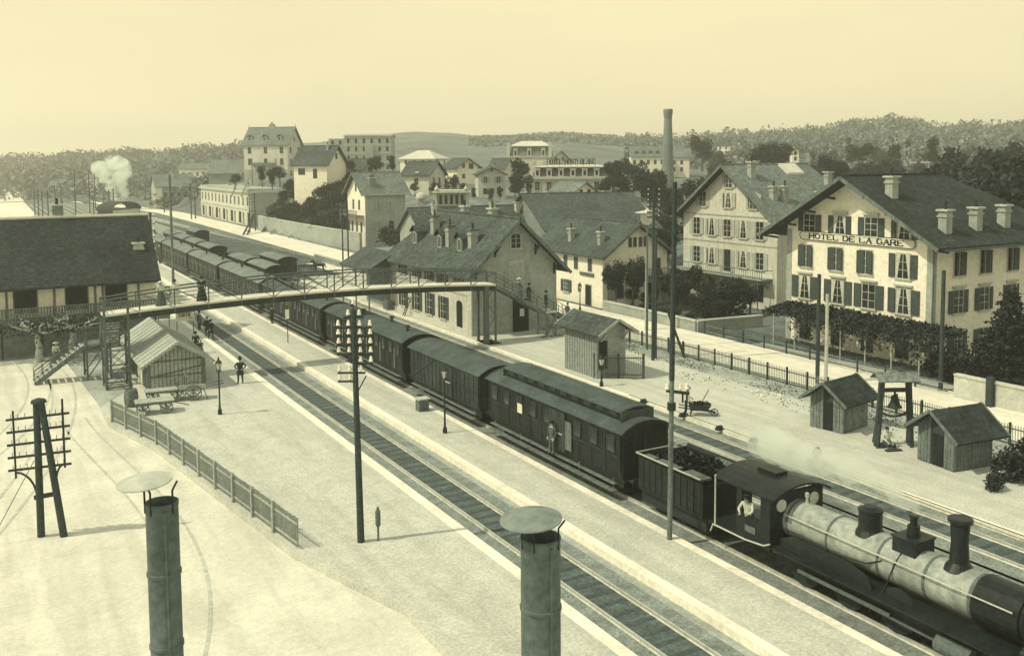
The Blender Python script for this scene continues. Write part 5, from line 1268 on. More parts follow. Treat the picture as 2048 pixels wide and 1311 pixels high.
tall_pole()
def rear_telegraph():
    p=G(1366,700); H=ZAT(376,p,1334)
    p=Vector((45.5,58.5,0)); H=ZAT(374,p,1334)
    t=pole('telegraph_pole','telegraph pole with six short stacked cross arms just right of the factory chimney base',p,H,.14,.09,m_wood)
    u=vr
    for py in(381,391,402,413,424,434):
        z=ZAT(py,p,1334); m=MB(); m.beam(u*-.52+Vector((0,0,z)),u*.52+Vector((0,0,z)),.07,.11); m.obj('cross_arm',m_wood,t)
        for q in(-.42,.42): insul(t,u.x*q,u.y*q,z+.06,.4)
rear_telegraph()
def a_pole():
    a=Vector((1.75,44.2,0)); t=thing('telegraph_mast','twin legged wooden telegraph mast with a big grid of dark cross arms','telegraph mast',a)
    u=vr; H=5.85
    MB().cyl((0,0,-.4),u*.06+Vector((0,0,H)),.16,.14,10).obj('leg',m_wood,t)
    MB().cyl(u*1.02+Vector((0,0,-.4)),u*.26+Vector((0,0,H-.05)),.16,.14,10).obj('leg',m_wood,t)
    m=MB(); m.lathe(u*.16+Vector((0,0,H-.05)),[(.32,0),(.28,.12),(.05,.2)],10); m.obj('cap',m_wood,t)
    up1=Vector((0,0,1))
    for k in range(5):
        zl=5.05-k*.545; m=MB(); m.beam(u*-1.25+up1*zl,u*1.42+up1*(zl+.30),.075,.09); m.obj('cross_arm',m_iron,t)
        for q in(-1.05,-.75,-.45,.6,.85,1.1): 
            zz=zl+.30*(q+1.25)/2.67; MB().cyl(u*q+up1*zz,u*q+up1*(zz+.22),.014,n=5).obj('pin',m_giron,t)
    for x,z0,z1 in((-.95,2.55,5.45),(1.15,3.0,5.95)): m=MB(); m.beam(u*x+up1*z0,u*(x-.0)+up1*z1,.08); m.obj('upright',m_iron,t)
    m=MB()
    def arc(x0,x1,z0,z1):
        pts=[u*(x0+(x1-x0)*math.sin(q))+up1*(z0+(z1-z0)*(1-math.cos(q))) for q in np.linspace(0,PI/2,7)]
        pts=[u*(x1+(x0-x1)*math.cos(q))+up1*(z0+(z1-z0)*math.sin(q)) for q in np.linspace(0,PI/2,7)]; m.tube(pts,.045)
    arc(-.1,-.95,1.75,2.8); arc(.75,1.15,2.35,3.15)
    m.beam(u*-.2+up1*1.7,u*.85+up1*1.9,.12,.18); m.obj('brace',m_iron,t)
    m=MB(); m.cyl(u*-.15+up1*3.3-vf*0,u*-1.7-vf*1.0+up1*.0,.018,n=5); m.obj('stay_wire',m_giron,t)
a_pole()
pole('bare_post','pale bare post on the island platform just beyond the footbridge, second from the left',G(347,575,.3),ZAT(350,G(347,575,.3),343)-.3,.17,.14,m_mwood)
pb=G(306,580); t=pole('telegraph_pole','dark telegraph pole with white insulators beside the right end of the depot roof',pb,ZAT(425,pb,303),.17,.13,m_wood)
for py in(432,447,460,473,486,500):
    z=ZAT(py,pb,303); m=MB(); m.beam(vr*-.85+Vector((0,0,z)),vr*.55+Vector((0,0,z)),.06,.08); m.obj('cross_arm',m_iron,t)
    for q in(-.75,-.4,.4): insul(t,vr.x*q,vr.y*q,z+.06,1.2)
# right poles
pw=G(1293,660); pole('lamp_standard','pale tapering post beside the road in front of the leafy tree',pw,ZAT(505,pw,1293),.19,.10,m_pstone)
pd=G(1311,716); t=pole('telegraph_pole','dark slim pole at the fence corner with a slanting prop beside it',pd,ZAT(470,pd,1316),.12,.09,m_wood); 
q=G(1372,715)-pd; MB().cyl((q.x,q.y,-.3),(.05,0,ZAT(560,pd,1313)),.11,.09,8).obj('prop',m_wood,t)
pq=Vector((51.,46.9,0)); pole('telegraph_pole','dark pole in front of the white hotel, left of the pale post',pq,ZAT(548,pq,1637),.15,.13,m_wood)
pq=Vector((51.4,46.5,0)); t=pole('lamp_standard','pale post standing tight beside the dark pole in front of the white hotel',pq,ZAT(588,pq,1645),.13,.11,m_pstone); MB().beam((0,0,ZAT(603,pq,1645)),(vr.x*.6,vr.y*.6,ZAT(603,pq,1645)),.05).obj('arm',m_giron,t)
pq=Vector((56.6,41.2,0)); pole('telegraph_pole','dark pole in front of the grey side wall of the white hotel',pq,ZAT(540,pq,1935),.15,.13,m_wood)
# arc lamp globe
def arc_lamp():
    p=Vector((48.5,63.2,0)); H=ZAT(445,p,1310); t=pole('arc_lamp','arc lamp with a big pale globe under a flat reflector, above the village house gable',p,H-.2,.12,.08,m_giron)
    MB().lathe((0,0,H-.2),[(.1,0),(.36,.12),(.55,.42),(.58,.75),(.52,1.0)],14).obj('globe',m_lamp,t)
    MB().lathe((0,0,H+.8),[(1.0,0),(1.02,.06),(.2,.22),(.05,.4)],16).obj('reflector',m_zinc,t)
arc_lamp()
def lamp(label,p,h=3.45):
    t=thing('street_lamp',label,'lamp post',p,rnd.random())
    m=MB(); m.lathe((0,0,0),[(.14,0),(.13,.25),(.07,.4),(.055,.9),(.045,h-.75)],8); m.cyl((-.18,0,h-.85),(.18,0,h-.85),.02,n=5); m.obj('post',m_iron,t)
    m=MB(); m.lathe((0,0,h-.72),[(.10,0),(.20,.42)],4); g=m.obj('lantern_glass',m_lamp,t)
    m=MB(); m.lathe((0,0,h-.30),[(.24,0),(.22,.04),(.10,.2),(.05,.24),(.07,.30),(.01,.42)],4)
    for a in range(4): c,s=math.cos(a*PI/2),math.sin(a*PI/2); m.beam((.10*c,.10*s,h-.74),(.205*c,.205*s,h-.28),.025)
    m.box(-.11,.11,-.11,.11,h-.77,h-.72); m.obj('lantern_frame',m_iron,t)
lamp('black lamp post between the luggage carts and the man in the top hat',G(440,828,.3),3.5)
lamp('black lamp post on the island platform in front of the luggage van',G(890,865,.3),3.9)
lamp('black lamp post on the station platform in front of the plank screen',G(1203,772,.22),2.2)
lamp('black lamp post by the road behind the square pale hut',G(1160,620),2.9)
lamp('small lamp post on the island platform beyond the footbridge',G(320,527,.3),3.3)
def small_signal():
    p=Vector((13.75,35.8,.3)); t=thing('platform_signal','short dark post with a long narrow box head, right of the tall insulator pole','signal',p)
    MB().cyl((0,0,-.2),(0,0,.75),.045,n=8).obj('post',m_giron,t); MB().lathe((0,0,.6),[(.07,0),(.11,.1),(.11,.62),(.06,.72),(.05,.8),(.02,.84)],10).obj('head',m_giron,t)
small_signal()
def plate_sign():
    p=G(576,685,.3); t=thing('platform_sign','thin post with a small white plate on the island platform near the footbridge','sign',p,-PSI)
    MB().cyl((0,0,0),(0,0,2.9),.04,n=6).obj('post',m_iron,t); MB().box(-.17,.17,-.07,-.03,2.1,2.9).obj('plate',m_sign,t)
plate_sign()
def sortie():
    p=Vector((17.3,77.,.3)); p=G(372,668,.3); t=thing('exit_sign','white board lettered SORTIE on posts under the left part of the footbridge','sign',p,-AZ(365)+R(6))
    k=p.length/F; W=1.62; 
    for x in(.1,W-.1): MB().cyl((x-.85,0,0),(x-.85,0,2.2),.05,n=6).obj('post',m_mwood,t)
    b=MB(); b.box(-.85,W-.85,-.08,-.03,1.25,2.15); bo=b.obj('board',m_sign,t)
    tx=MB(); s='SORTIE'; lw,gap=.155,.055; wd=textwidth(s,lw,gap,.1); text(tx,s,W/2-.85-wd/2-.02,1.62,lw,.34,gap,-.09,.06,.7,None,.02); tx.box(.32,.62,-.1,-.08,1.42,1.47); tx.obj('lettering',m_ink,bo)
    p2=G(330,672,.3); t=thing('notice_board','small dark notice board beside the white SORTIE board','sign',p2,-AZ(330))
    MB().box(-.6,.5,-.08,-.02,1.6,2.1).obj('board',m_dgrey,t)
    for x in(-.5,.4): MB().cyl((x,0,0),(x,0,2.1),.05,n=6).obj('post',m_mwood,t)
sortie()
# ================================================================== fences
def picket(name,label,pts,h,step,pm,postm,slat=.13,gap=.16,postw=.1,infill=True,pmat=None):
    t=thing(name,label,'fence',(pts[0][0],pts[0][1],0)); o=Vector((pts[0][0],pts[0][1],0)); P=[Vector((a,b,0))-o for a,b in pts]
    rl=MB(); sl=MB(); pk=None
    for a,b in zip(P,P[1:]):
        d=b-a; L=d.length; d.normalize()
        for z in(.25,h-.22): rl.beam(a+Vector((0,0,z)),b+Vector((0,0,z)),.05,.08)
        nrm=Vector((-d.y,d.x,0)); q=0
        while infill and q<L:
            c=a+d*q+nrm*.04; sl.beam(c+Vector((0,0,.05)),c+Vector((rnd.uniform(-.01,.01),0,h+rnd.uniform(-.02,.02))),slat,.022,d); q+=gap
        n=max(1,int(L/step))
        for k in range(n):
            c=a+d*(L*k/n)-nrm*.06
            if pk is None: pk=MB().beam((0,0,-.2),(0,0,h+.12),postw,postw,d).mesh('post',postm)
            link('post',pk,t,c)
    rl.obj('rail',pm,t)
    if infill: sl.obj('pickets',pmat or pm,t)
    return t
fa,fb,fc=FP[0],FP[1],FP[2]
picket('picket_fence','grey picket fence slanting down from the carts past the capped stove pipe',[(fa.x,fa.y),(fb.x,fb.y),(fc.x,fc.y)],1.25,2.1,m_fence,m_fence,.085,.135,.12).location.z=.3
picket('picket_fence','low dark post fence with thin pickets along the near side of the sunny road',[(48.9,75),(49.1,61),(49.1,46),(49.2,37),(49.0,20)],1.15,1.75,m_mwood,m_wood,.05,.16,.11,True,m_fence)
picket('garden_fence','light rail fence in front of the vine covered pergola',[(57.3,66),(56.8,53),(56.4,48),(56.0,40.2)],1.0,2.6,m_mwood,m_wood,.05,.3,.1,False)
def bell_frame():
    t=thing('bell_frame','timber bell frame on splayed legs with a little roof and a hanging bell','bell frame',(42.9,34.0,0),-PSI+R(2))
    for s in(-1,1):
        x=s*.85; m=MB(); m.beam((x*1.12,-.0,0),(x*.85,0,3.95),.26); m.beam((x*1.12+.15,.75,0),(x*.95,.05,2.2),.16); m.beam((x*1.12-.15,-.45,0),(x*1.0,-.02,1.6),.14); m.obj('leg',m_wood,t)
    MB().beam((-.9,0,3.3),(.9,0,3.3),.2).obj('crossbeam',m_wood,t); m=MB(); pts=[Vector((.8*math.sin(a),0,2.3-.45*math.cos(a))) for a in np.linspace(-1.4,1.4,9)]; m.tube(pts,.07); m.obj('curved_brace',m_wood,t)
    m=MB(); r,_=roof_mesh(.8,2.0,3.98,4.25,.2,.15,.15,.05,axis='x'); ro=r.obj('roof',m_hwood,t,(-1.0,-.4,0))
    m=MB(); m.lathe((0,0,2.35),[(.40,0),(.36,.06),(.24,.25),(.2,.5),(.17,.62),(.05,.68)],16); m.cyl((0,0,3.0),(0,0,3.25),.06,n=6); m.lathe((0,0,2.22),[(.05,0),(.08,.06),(.05,.13)],8); m.obj('bell',m_iron,t)
bell_frame()
def signal_wire():
    t=thing('signal_wire','low signal wire running over little pulleys beside the right hand track','signal wire',(36.75,33,.22))
    m=MB(); m.cyl((.2,17,.16),(.1,.6,.16),.022,n=5); m.cyl((.1,.6,.16),(0,-14,.12),.022,n=5); m.obj('wire',m_iron,t)
    for y in(15.4,11.5,8.2,5.4,2.6): m=MB(); m.cyl((.0,y,.10),(.3,y,.10),.15,n=12); m.box(-.08,.38,y-.14,y+.14,-.02,.08); m.obj('pulley',m_iron,t)
    m=MB(); m.box(-.25,.35,.4,1.2,-.05,.25); m.cyl((.05,.9,.2),(.05,.9,.6),.05,n=6); m.obj('pulley_box',m_iron,t)
signal_wire()
def ground_signal():
    p=G(1614,940,.0); t=thing('ground_signal','squat dark track lever with a round head beside the bright rail','signal',(36.6,33.6,.22))
    m=MB(); m.box(-.3,.3,-.25,.25,-.1,.12); m.cyl((0,0,0),(0,0,.6),.08,n=8); m.obj('stand',m_iron,t); m=MB(); m.lathe((0,0,.55),[(.1,0),(.24,.1),(.22,.3),(.08,.45)],10); m.obj('head',m_iron,t)
ground_signal()
def rubble():
    p=G(1530,795); t=MB()
    for k in range(46):
        a=rnd.gauss(0,1); b=rnd.gauss(0,.55); s=rnd.uniform(.10,.27); z=max(0,.22-.1*(a*a+b*b)); 
        t.lathe((p.x+b*.9+a*.3,p.y-a*1.2,z),[(s*.6,0),(s,s*.35),(s*.5,s*.8)],5,1,rnd.uniform(.6,1.3))
    o=t.obj('rubble_heap',m_pstone); tag(o,'low heap of pale rubble on the gravel between the fence and the workman','rubble heap')
rubble()
# ================================================================== carts and platform things
def wheel(root,c,r,ax=(0,1,0),n=10,w=.06,name='wheel'):
    m=MB(); c=Vector(c); ax=Vector(ax).normalized(); u=Vector((0,0,1)); v=ax.cross(u)
    k=20
    for i in range(k):
        a,b=2*PI*i/k,2*PI*(i+1)/k; m.beam(c+(u*math.cos(a)+v*math.sin(a))*r,c+(u*math.cos(b)+v*math.sin(b))*r,w,.06,ax)
    for i in range(n): a=2*PI*i/n; m.beam(c,c+(u*math.cos(a)+v*math.sin(a))*r,.03)
    m.cyl(c-ax*.09,c+ax*.09,.08,n=8); return m.obj(name,m_mwood,root)
def flat_cart(label,p,rz,L=2.2,W=1.0,h=.72,rail=0):
    t=thing('luggage_cart',label,'cart',p,rz); n=9; m=MB()
    for k in range(n): m.box(-L/2,L/2,-W/2+k*W/n+.006,-W/2+(k+1)*W/n-.006,h,h+.05)
    m.obj('bed',m_lwood,t); m=MB(); m.box(-L/2,L/2,-W/2-.03,-W/2+.05,h-.12,h-.002); m.box(-L/2,L/2,W/2-.05,W/2+.03,h-.12,h-.002); m.box(-L*.3-.05,-L*.3+.05,-W/2,W/2,.33,.43); m.box(L*.3-.05,L*.3+.05,-W/2,W/2,.33,.43); m.obj('frame',m_mwood,t)
    for x in(-L*.3,L*.3):
        for y in(-W/2-.08,W/2+.08): wheel(t,(x,y,.38),.36)
    if rail: m=MB(); m.beam((L/2,-W/2,h),(L/2+.05,-W/2,h+.8),.06); m.beam((L/2,W/2,h),(L/2+.05,W/2,h+.8),.06); m.beam((L/2+.05,-W/2,h+.8),(L/2+.05,W/2,h+.8),.06); m.obj('end_rail',m_mwood,t)
    else: m=MB(); m.beam((L/2,0,h-.2),(L/2+.9,.0,.25),.05); m.obj('drawbar',m_mwood,t)
flat_cart('flat four wheeled luggage cart in front, right beside the picket fence corner',(9.1,61.9,.3),R(-6),2.3,1.15,.75)
flat_cart('flat luggage cart with an upright end rail, behind the front cart',(10.2,64.6,.3),R(-4),2.5,1.0,.75,1)
def hand_cart():
    t=thing('hand_cart','two wheeled hand cart with tall spoked wheels and shafts, right end of the cart group','cart',(11.9,64.2,.3),R(-10)); m=MB()
    m.box(-.9,.8,-.5,.5,.78,.84); m.box(-.9,.8,-.54,-.5,.78,1.05); m.obj('bed',m_lwood,t); m=MB(); m.beam((.8,-.42,.8),(1.9,-.42,1.0),.06); m.beam((.8,.42,.8),(1.9,.42,1.0),.06); m.beam((-.9,-.45,.8),(-1.2,-.45,1.5),.06); m.beam((-.9,.45,.8),(-1.2,.45,1.5),.06); m.beam((-1.2,-.45,1.5),(-1.2,.45,1.5),.05); m.beam((0,-.6,.5),(0,.6,.5),.08); m.beam((.6,-.42,.8),(.9,-.42,.0),.05); m.obj('shaft',m_mwood,t)
    for y in(-.62,.62): wheel(t,(0,y,.52),.5,n=12)
hand_cart()
def barrel(): 
    p=G(263,812,.3); o=MB().lathe((p.x,p.y,.3),[(.36,0),(.42,.3),(.45,.55),(.42,.8),(.36,1.12),(.33,1.12),(.33,1.05)],16); 
    o.lathe((p.x,p.y,.48),[(.415,0),(.425,.06)],16); o.lathe((p.x,p.y,1.16),[(.425,0),(.415,.06)],16)
    tag(o.obj('barrel',m_mwood),'upright wooden barrel at the corner of the picket fence by the carts','barrel')
barrel()
def bin_():
    p=G(845,820,.3); t=thing('platform_box','small slatted box with a pale lid beside the luggage van','box',p,R(2)); m=MB(); m.box(-.32,.32,-.28,.28,0,.72)
    for k in range(6): m.box(-.35,-.32,-.28+k*.095,-.28+k*.095+.07,0,.72); m.box(-.32+k*.11,-.32+k*.11+.08,-.31,-.28,0,.72)
    m.obj('box_body',m_mwood,t); MB().box(-.40,.40,-.36,.36,.72,.80).obj('lid',m_pstone,t)
bin_()
def barrow():
    p=Vector((37.9,44.2,.22)); t=thing('wheelbarrow','dark wheelbarrow with a shovel stuck in its load beside the shirtsleeved workman','wheelbarrow',p,R(-40)); m=MB()
    m.add([(-.5,-.3,.35),(.5,-.3,.35),(.5,.3,.35),(-.5,.3,.35),(-.6,-.42,.7),(.75,-.42,.7),(.75,.42,.7),(-.6,.42,.7)],[(0,3,2,1),(0,1,5,4),(1,2,6,5),(2,3,7,6),(3,0,4,7),(4,5,6,7)]); m.obj('tray',m_wood,t)
    m=MB(); m.beam((-1.2,-.35,.55),(.95,-.1,.25),.06); m.beam((-1.2,.35,.55),(.95,.1,.25),.06); m.beam((-.4,-.3,.4),(-.5,-.3,0),.06); m.beam((-.4,.3,.4),(-.5,.3,0),.06); m.obj('handle',m_wood,t); wheel(t,(.95,0,.22),.22,n=6,name='wheel')
    m=MB(); m.beam((.1,.1,.6),(.6,.5,1.5),.04); m.obj('shovel',m_mwood,t)
    n=160; P=np.column_stack([rng.normal(.05,.28,n),rng.normal(0,.18,n),rng.uniform(.68,.82,n)]); quads('load',leafquads(P,.09),[m_coal],None,t)
barrow()
def post_marker():
    for i,(px,py,lab) in enumerate(((1285,760,'short dark bollard'),)): pass
# ================================================================== chimneys in the foreground and their roof
m_terrace=mat('terrace_screed',.62,.07,7.,.95,.004,'ruts',big=.10)
def fore_roof():
    Z1,Z0,zt=12.05,3.5,9.0; t=thing('roof_terrace','pale flat roof terrace carrying the two capped stove pipes','roof',(vf.x*Z1,vf.y*Z1,zt),-PSI)
    m=MB(); m.box(-10.5,10.5,-(Z1-Z0),0,-.25,0); m.obj('roof_slab',m_terrace,t)
    m=MB(); m.box(-10.52,10.52,-.16,.03,-.20,.035); m.obj('edge_strip',m_terrace,t)
    m=MB()
    for x in np.arange(-9.9,10,1.55): m.box(x-.03,x+.03,-(Z1-Z0),-.165,-.001,.007)
    m.box(-10.4,10.4,-2.93,-2.87,-.001,.0075); m.obj('felt_seam',m_terrace,t)
    m=MB(); m.box(-10.3,10.3,-(Z1-Z0)+.2,-.35,-9.0,-.25); m.obj('wall',m_cream,t)
    n=160; P=np.column_stack([rng.uniform(-9,9,n),rng.uniform(-3.6,-.2,n),np.full(n,.006)])
    tag(quads('grit',leafquads(P,.008),[m_gravel],None,None,(0,0,0)),'scattered grit on the pale roof terrace','grit',kind='stuff'); g=bpy.data.objects['grit']; g.location=t.location; g.rotation_euler=t.rotation_euler
fore_roof()
def stove_pipe(label,px,Z,r,pyt,pyc,rc,light):
    b=V(px,1100,Z); base=Vector((b.x,b.y,9.0)); ztop=V(px,pyt,Z).z; zcap=V(px,pyc,Z).z; t=thing('stove_pipe',label,'chimney',base,-PSI)
    h=ztop-9.0; m=MB(); m.lathe((0,0,0.002),[(r*1.18,0),(r*1.18,.03),(r,.06),(r,h-.06),(r*1.03,h-.05),(r*1.03,h),(r*.93,h),(r*.93,h-.3)],28); o=m.obj('pipe',m_giron,t)
    for p in o.data.polygons: p.use_smooth=True
    m=MB(); m.lathe((0,0,h-.95),[(r+.001,0),(r+.014,.01),(r+.014,.05),(r+.001,.06)],28); m.obj('joint_ring',m_giron,t); m=MB(); m.lathe((0,0,h-1.9),[(r+.001,0),(r+.014,.01),(r+.014,.05),(r+.001,.06)],28); m.obj('joint_ring',m_giron,t); m=MB(); m.beam((r*.5,-r*.87,.1),(r*.5,-r*.87,h-.08),.03,.03)
    for z in np.arange(.2,h-.1,.13): m.cyl((r*.5,-r*.87,z),(r*.53,-r*.93,z),.009,n=6)
    m.obj('riveted_seam',m_giron,t)
    hc=zcap-9.0; m=MB(); m.lathe((0,0,hc),[(rc,-.015),(rc,0),(rc*.6,.03),(rc*.2,.05),(.01,.055)],32); c=m.obj('cap',mat('pale_cap',.48,.12,4.,.6,0,big=.12) if light else mat('cap_sheet',.22,.25,3.,.5,0,big=.2),t); c.rotation_euler=(R(3),R(-3),0)
    for i,a in enumerate((R(205),R(-30),R(250))):
        p=Vector((r*math.cos(a),r*math.sin(a),h-.12)); p2=p+Vector((0,0,.2)); q=Vector((rc*.88*math.cos(a),rc*.88*math.sin(a),hc-.012)); mid=p.lerp(q,.45); mid=Vector((p.x*1.02,p.y*1.02,h+(hc-h)*.55)); m=MB(); m.tube([p,mid,q],.013); m.obj('strut',m_iron,t)
    return t
stove_pipe('dark stove pipe under a pale round metal cap beside the picket fence',327,11.75,.2,1002,952,.335,1)
stove_pipe('stove pipe under a wide grey round metal cap in front of the empty track',1081,11.75,.255,1072,1028,.395,0)
# far yard poles
g='thin poles across the far rail yard'
fp=[(70,432,378),(78,440,380),(86,438,382),(97,434,380),(112,437,372),(123,420,368),(126,436,400),(152,436,339),(180,426,340),(188,432,392),(191,418,348),(207,412,384),(329,425,380),(383,438,366),(391,437,383)]
m=MB(); m.cyl((0,0,-1),(0,0,1),.16,.12,6); pm=m.mesh('far_pole',m_wood)
for i,(px,yb,yt) in enumerate(fp):
    p=G(px,yb,0); H=ZAT(yt,p,px); o=link('far_pole',pm,None,(p.x,p.y,H/2)); o.scale=(1.2,1.2,H/2); tag(o,'tallest thin pole in the far rail yard' if i==7 else 'thin dark pole in the far rail yard, beyond the depot roof' if px<215 else 'thin dark pole on the far road by the shop row','pole',None if i==7 else (g if px<215 else 'thin poles along the far road'))
def lattice(px,yb,yt,label):
    p=G(px,yb); H=ZAT(yt,p,px); t=pole('telegraph_pole',label,p,H,.2,.15,m_wood)
    for k in range(5): z=H-.6-k*1.1; MB().beam(vr*-1.6+Vector((0,0,z)),vr*1.6+Vector((0,0,z)),.12).obj('cross_arm',m_wood,t)
lattice(219,428,380,'left of two far telegraph poles with many cross arms beside the arched signal hut'); lattice(228,429,376,'right of two far telegraph poles with many cross arms beside the arched signal hut')
def hpole():
    p=G(500,466); q=G(511,462); t=thing('twin_pole','pair of slim poles joined by rungs in front of the shop row end','pole',p); d=q-p; H=ZAT(388,p,500)
    for o in(Vector((0,0,0)),d): MB().cyl(o,o+Vector((0,0,H)),.13,.1,6).obj('pole_shaft',m_wood,t)
    m=MB()
    for z in(H-.3,H-1.1,H-1.9,H-4): m.beam(Vector((0,0,z)),d+Vector((0,0,z)),.09)
    m.obj('rung',m_wood,t)
    a=G(497,470)-p; b=Vector((d.x*.8,d.y*.8,ZAT(430,p,508))); m=MB(); 
    for s in(0,1): m.beam(a+vr*(.9*s)-vr*1.2,b+vr*(.35*s),.3,.3)
    for k in range(5): m.beam(a.lerp(b,k/5)-vr*1.2*(1-k/5),a.lerp(b,k/5)+vr*.9*(1-k/5)-vr*1.2*(1-k/5),.12)
    m.obj('prop',m_wood,t)
hpole()
def far_pair():
    for i,(px,yb,yt,lab) in enumerate(((686,523,405,'left'),(697,528,402,'right'))):
        p=G(px,yb); pole('telegraph_pole','slim pole by the road before the bright gabled house, %s of a pair'%lab,p,ZAT(yt,p,px),.13,.10,m_wood)
far_pair()
def signal_hut():
    p=G(222,437); q=G(282,432); t=thing('signal_hut','dark timber yard hut with a wide arched roof beyond the depot','hut',p,math.atan2((q-p).y,(q-p).x)); W=(q-p).length
    MB().box(.4,W-.4,0,5,0,2.6).obj('wall',m_wood,t); m=MB(); r=[(W/2+(W/2)*math.cos(a),2.5+2.2*math.sin(a)) for a in np.linspace(PI,0,12)]; m.prism(r+[(x,z-.25) for x,z in r[::-1]],5.6,'y',-.3); m.obj('roof',m_tile,t)
    MB().box(.8,W-.8,-.05,0,1.1,2.3).obj('window',m_lamp,t)
signal_hut()
def far_train():
    p=G(118,393); t=thing('far_locomotive','tiny dark locomotive far up the rail yard','steam locomotive',p,R(8)); MB().box(-1.4,1.4,0,5,.8,3.6).obj('cab',m_loco,t); m=MB(); m.cyl((0,-7,2.3),(0,0,2.3),1.0,n=12); m.cyl((0,-6,3),(0,-6,4.8),.35,n=8); m.cyl((0,-3,3),(0,-3,4),.45,n=8); m.obj('boiler',m_loco,t); m=MB()
    for y in(-6,-4,-2,2,4): m.cyl((-1,y,.7),(1,y,.7),.65,n=10)
    m.obj('wheel',m_iron,t)
far_train()
def cart_far():
    p=G(405,470); t=thing('low_wagon','small dark wagon with a rounded cover on the pale ground, left of the lone wagon','wagon',G(412,462),R(5)); MB().box(-1.3,1.3,0,5,.9,1.9).obj('body',m_wood,t); MB().prism(arcpoly(1.4,1.9,2.6),5.2,'y',-.1).obj('cover',m_dgrey,t)
    m=MB()
    for y in(1,4): m.cyl((-.9,y,.5),(.9,y,.5),.5,n=10)
    m.obj('wheel',m_iron,t)
# ================================================================== people
def skin_mesh(name,V_,E_,Rr,sub=1):
    me=bpy.data.meshes.new(name); me.from_pydata([tuple(v) for v in V_],E_,[]); o=bpy.data.objects.new(name,me); C.objects.link(o)
    md=o.modifiers.new('skin','SKIN'); md.use_smooth_shade=True; 
    for i,sv in enumerate(me.skin_vertices[0].data): 
        r=Rr[i]; sv.radius=r if hasattr(r,'__len__') else (r,r); sv.use_root=(i==0)
    s=o.modifiers.new('sub','SUBSURF'); s.levels=sub; s.render_levels=sub
    d=bpy.context.evaluated_depsgraph_get(); m2=bpy.data.meshes.new_from_object(o.evaluated_get(d)); bpy.data.objects.remove(o); return m2
POSE={'stand':dict(el=(.25,.02,1.14),wl=(.22,-.08,.90),er=(-.25,.02,1.14),wr=(-.22,-.06,.90),kl=(.10,-.02,.50),al=(.11,.03,.08),kr=(-.10,-.02,.50),ar=(-.11,.03,.08)),
'akimbo':dict(el=(.34,.06,1.17),wl=(.17,-.12,1.02),er=(-.34,.06,1.17),wr=(-.17,-.12,1.02),kl=(.12,-.02,.50),al=(.14,.03,.08),kr=(-.12,-.02,.50),ar=(-.14,.03,.08)),
'walk':dict(el=(.24,.10,1.15),wl=(.23,.06,.92),er=(-.24,-.06,1.15),wr=(-.22,-.22,.98),kl=(.09,-.14,.52),al=(.09,-.18,.10),kr=(-.10,.06,.50),ar=(-.10,.28,.12)),
'work':dict(el=(.25,-.12,1.18),wl=(.18,-.34,1.05),er=(-.27,-.05,1.14),wr=(-.22,-.28,.92),kl=(.13,-.06,.50),al=(.15,-.02,.08),kr=(-.12,.02,.50),ar=(-.14,.12,.08)),
'lean':dict(el=(.26,-.22,1.20),wl=(.16,-.42,1.12),er=(-.26,-.22,1.20),wr=(-.16,-.42,1.12),kl=(.10,-.02,.50),al=(.11,.03,.08),kr=(-.10,-.02,.50),ar=(-.11,.03,.08)),
'sit':dict(el=(.24,-.06,.72),wl=(.12,-.30,.58),er=(-.24,-.06,.72),wr=(-.12,-.30,.58),kl=(.12,-.42,.50),al=(.12,-.46,.08),kr=(-.12,-.42,.50),ar=(-.12,-.40,.08))}
BC={}
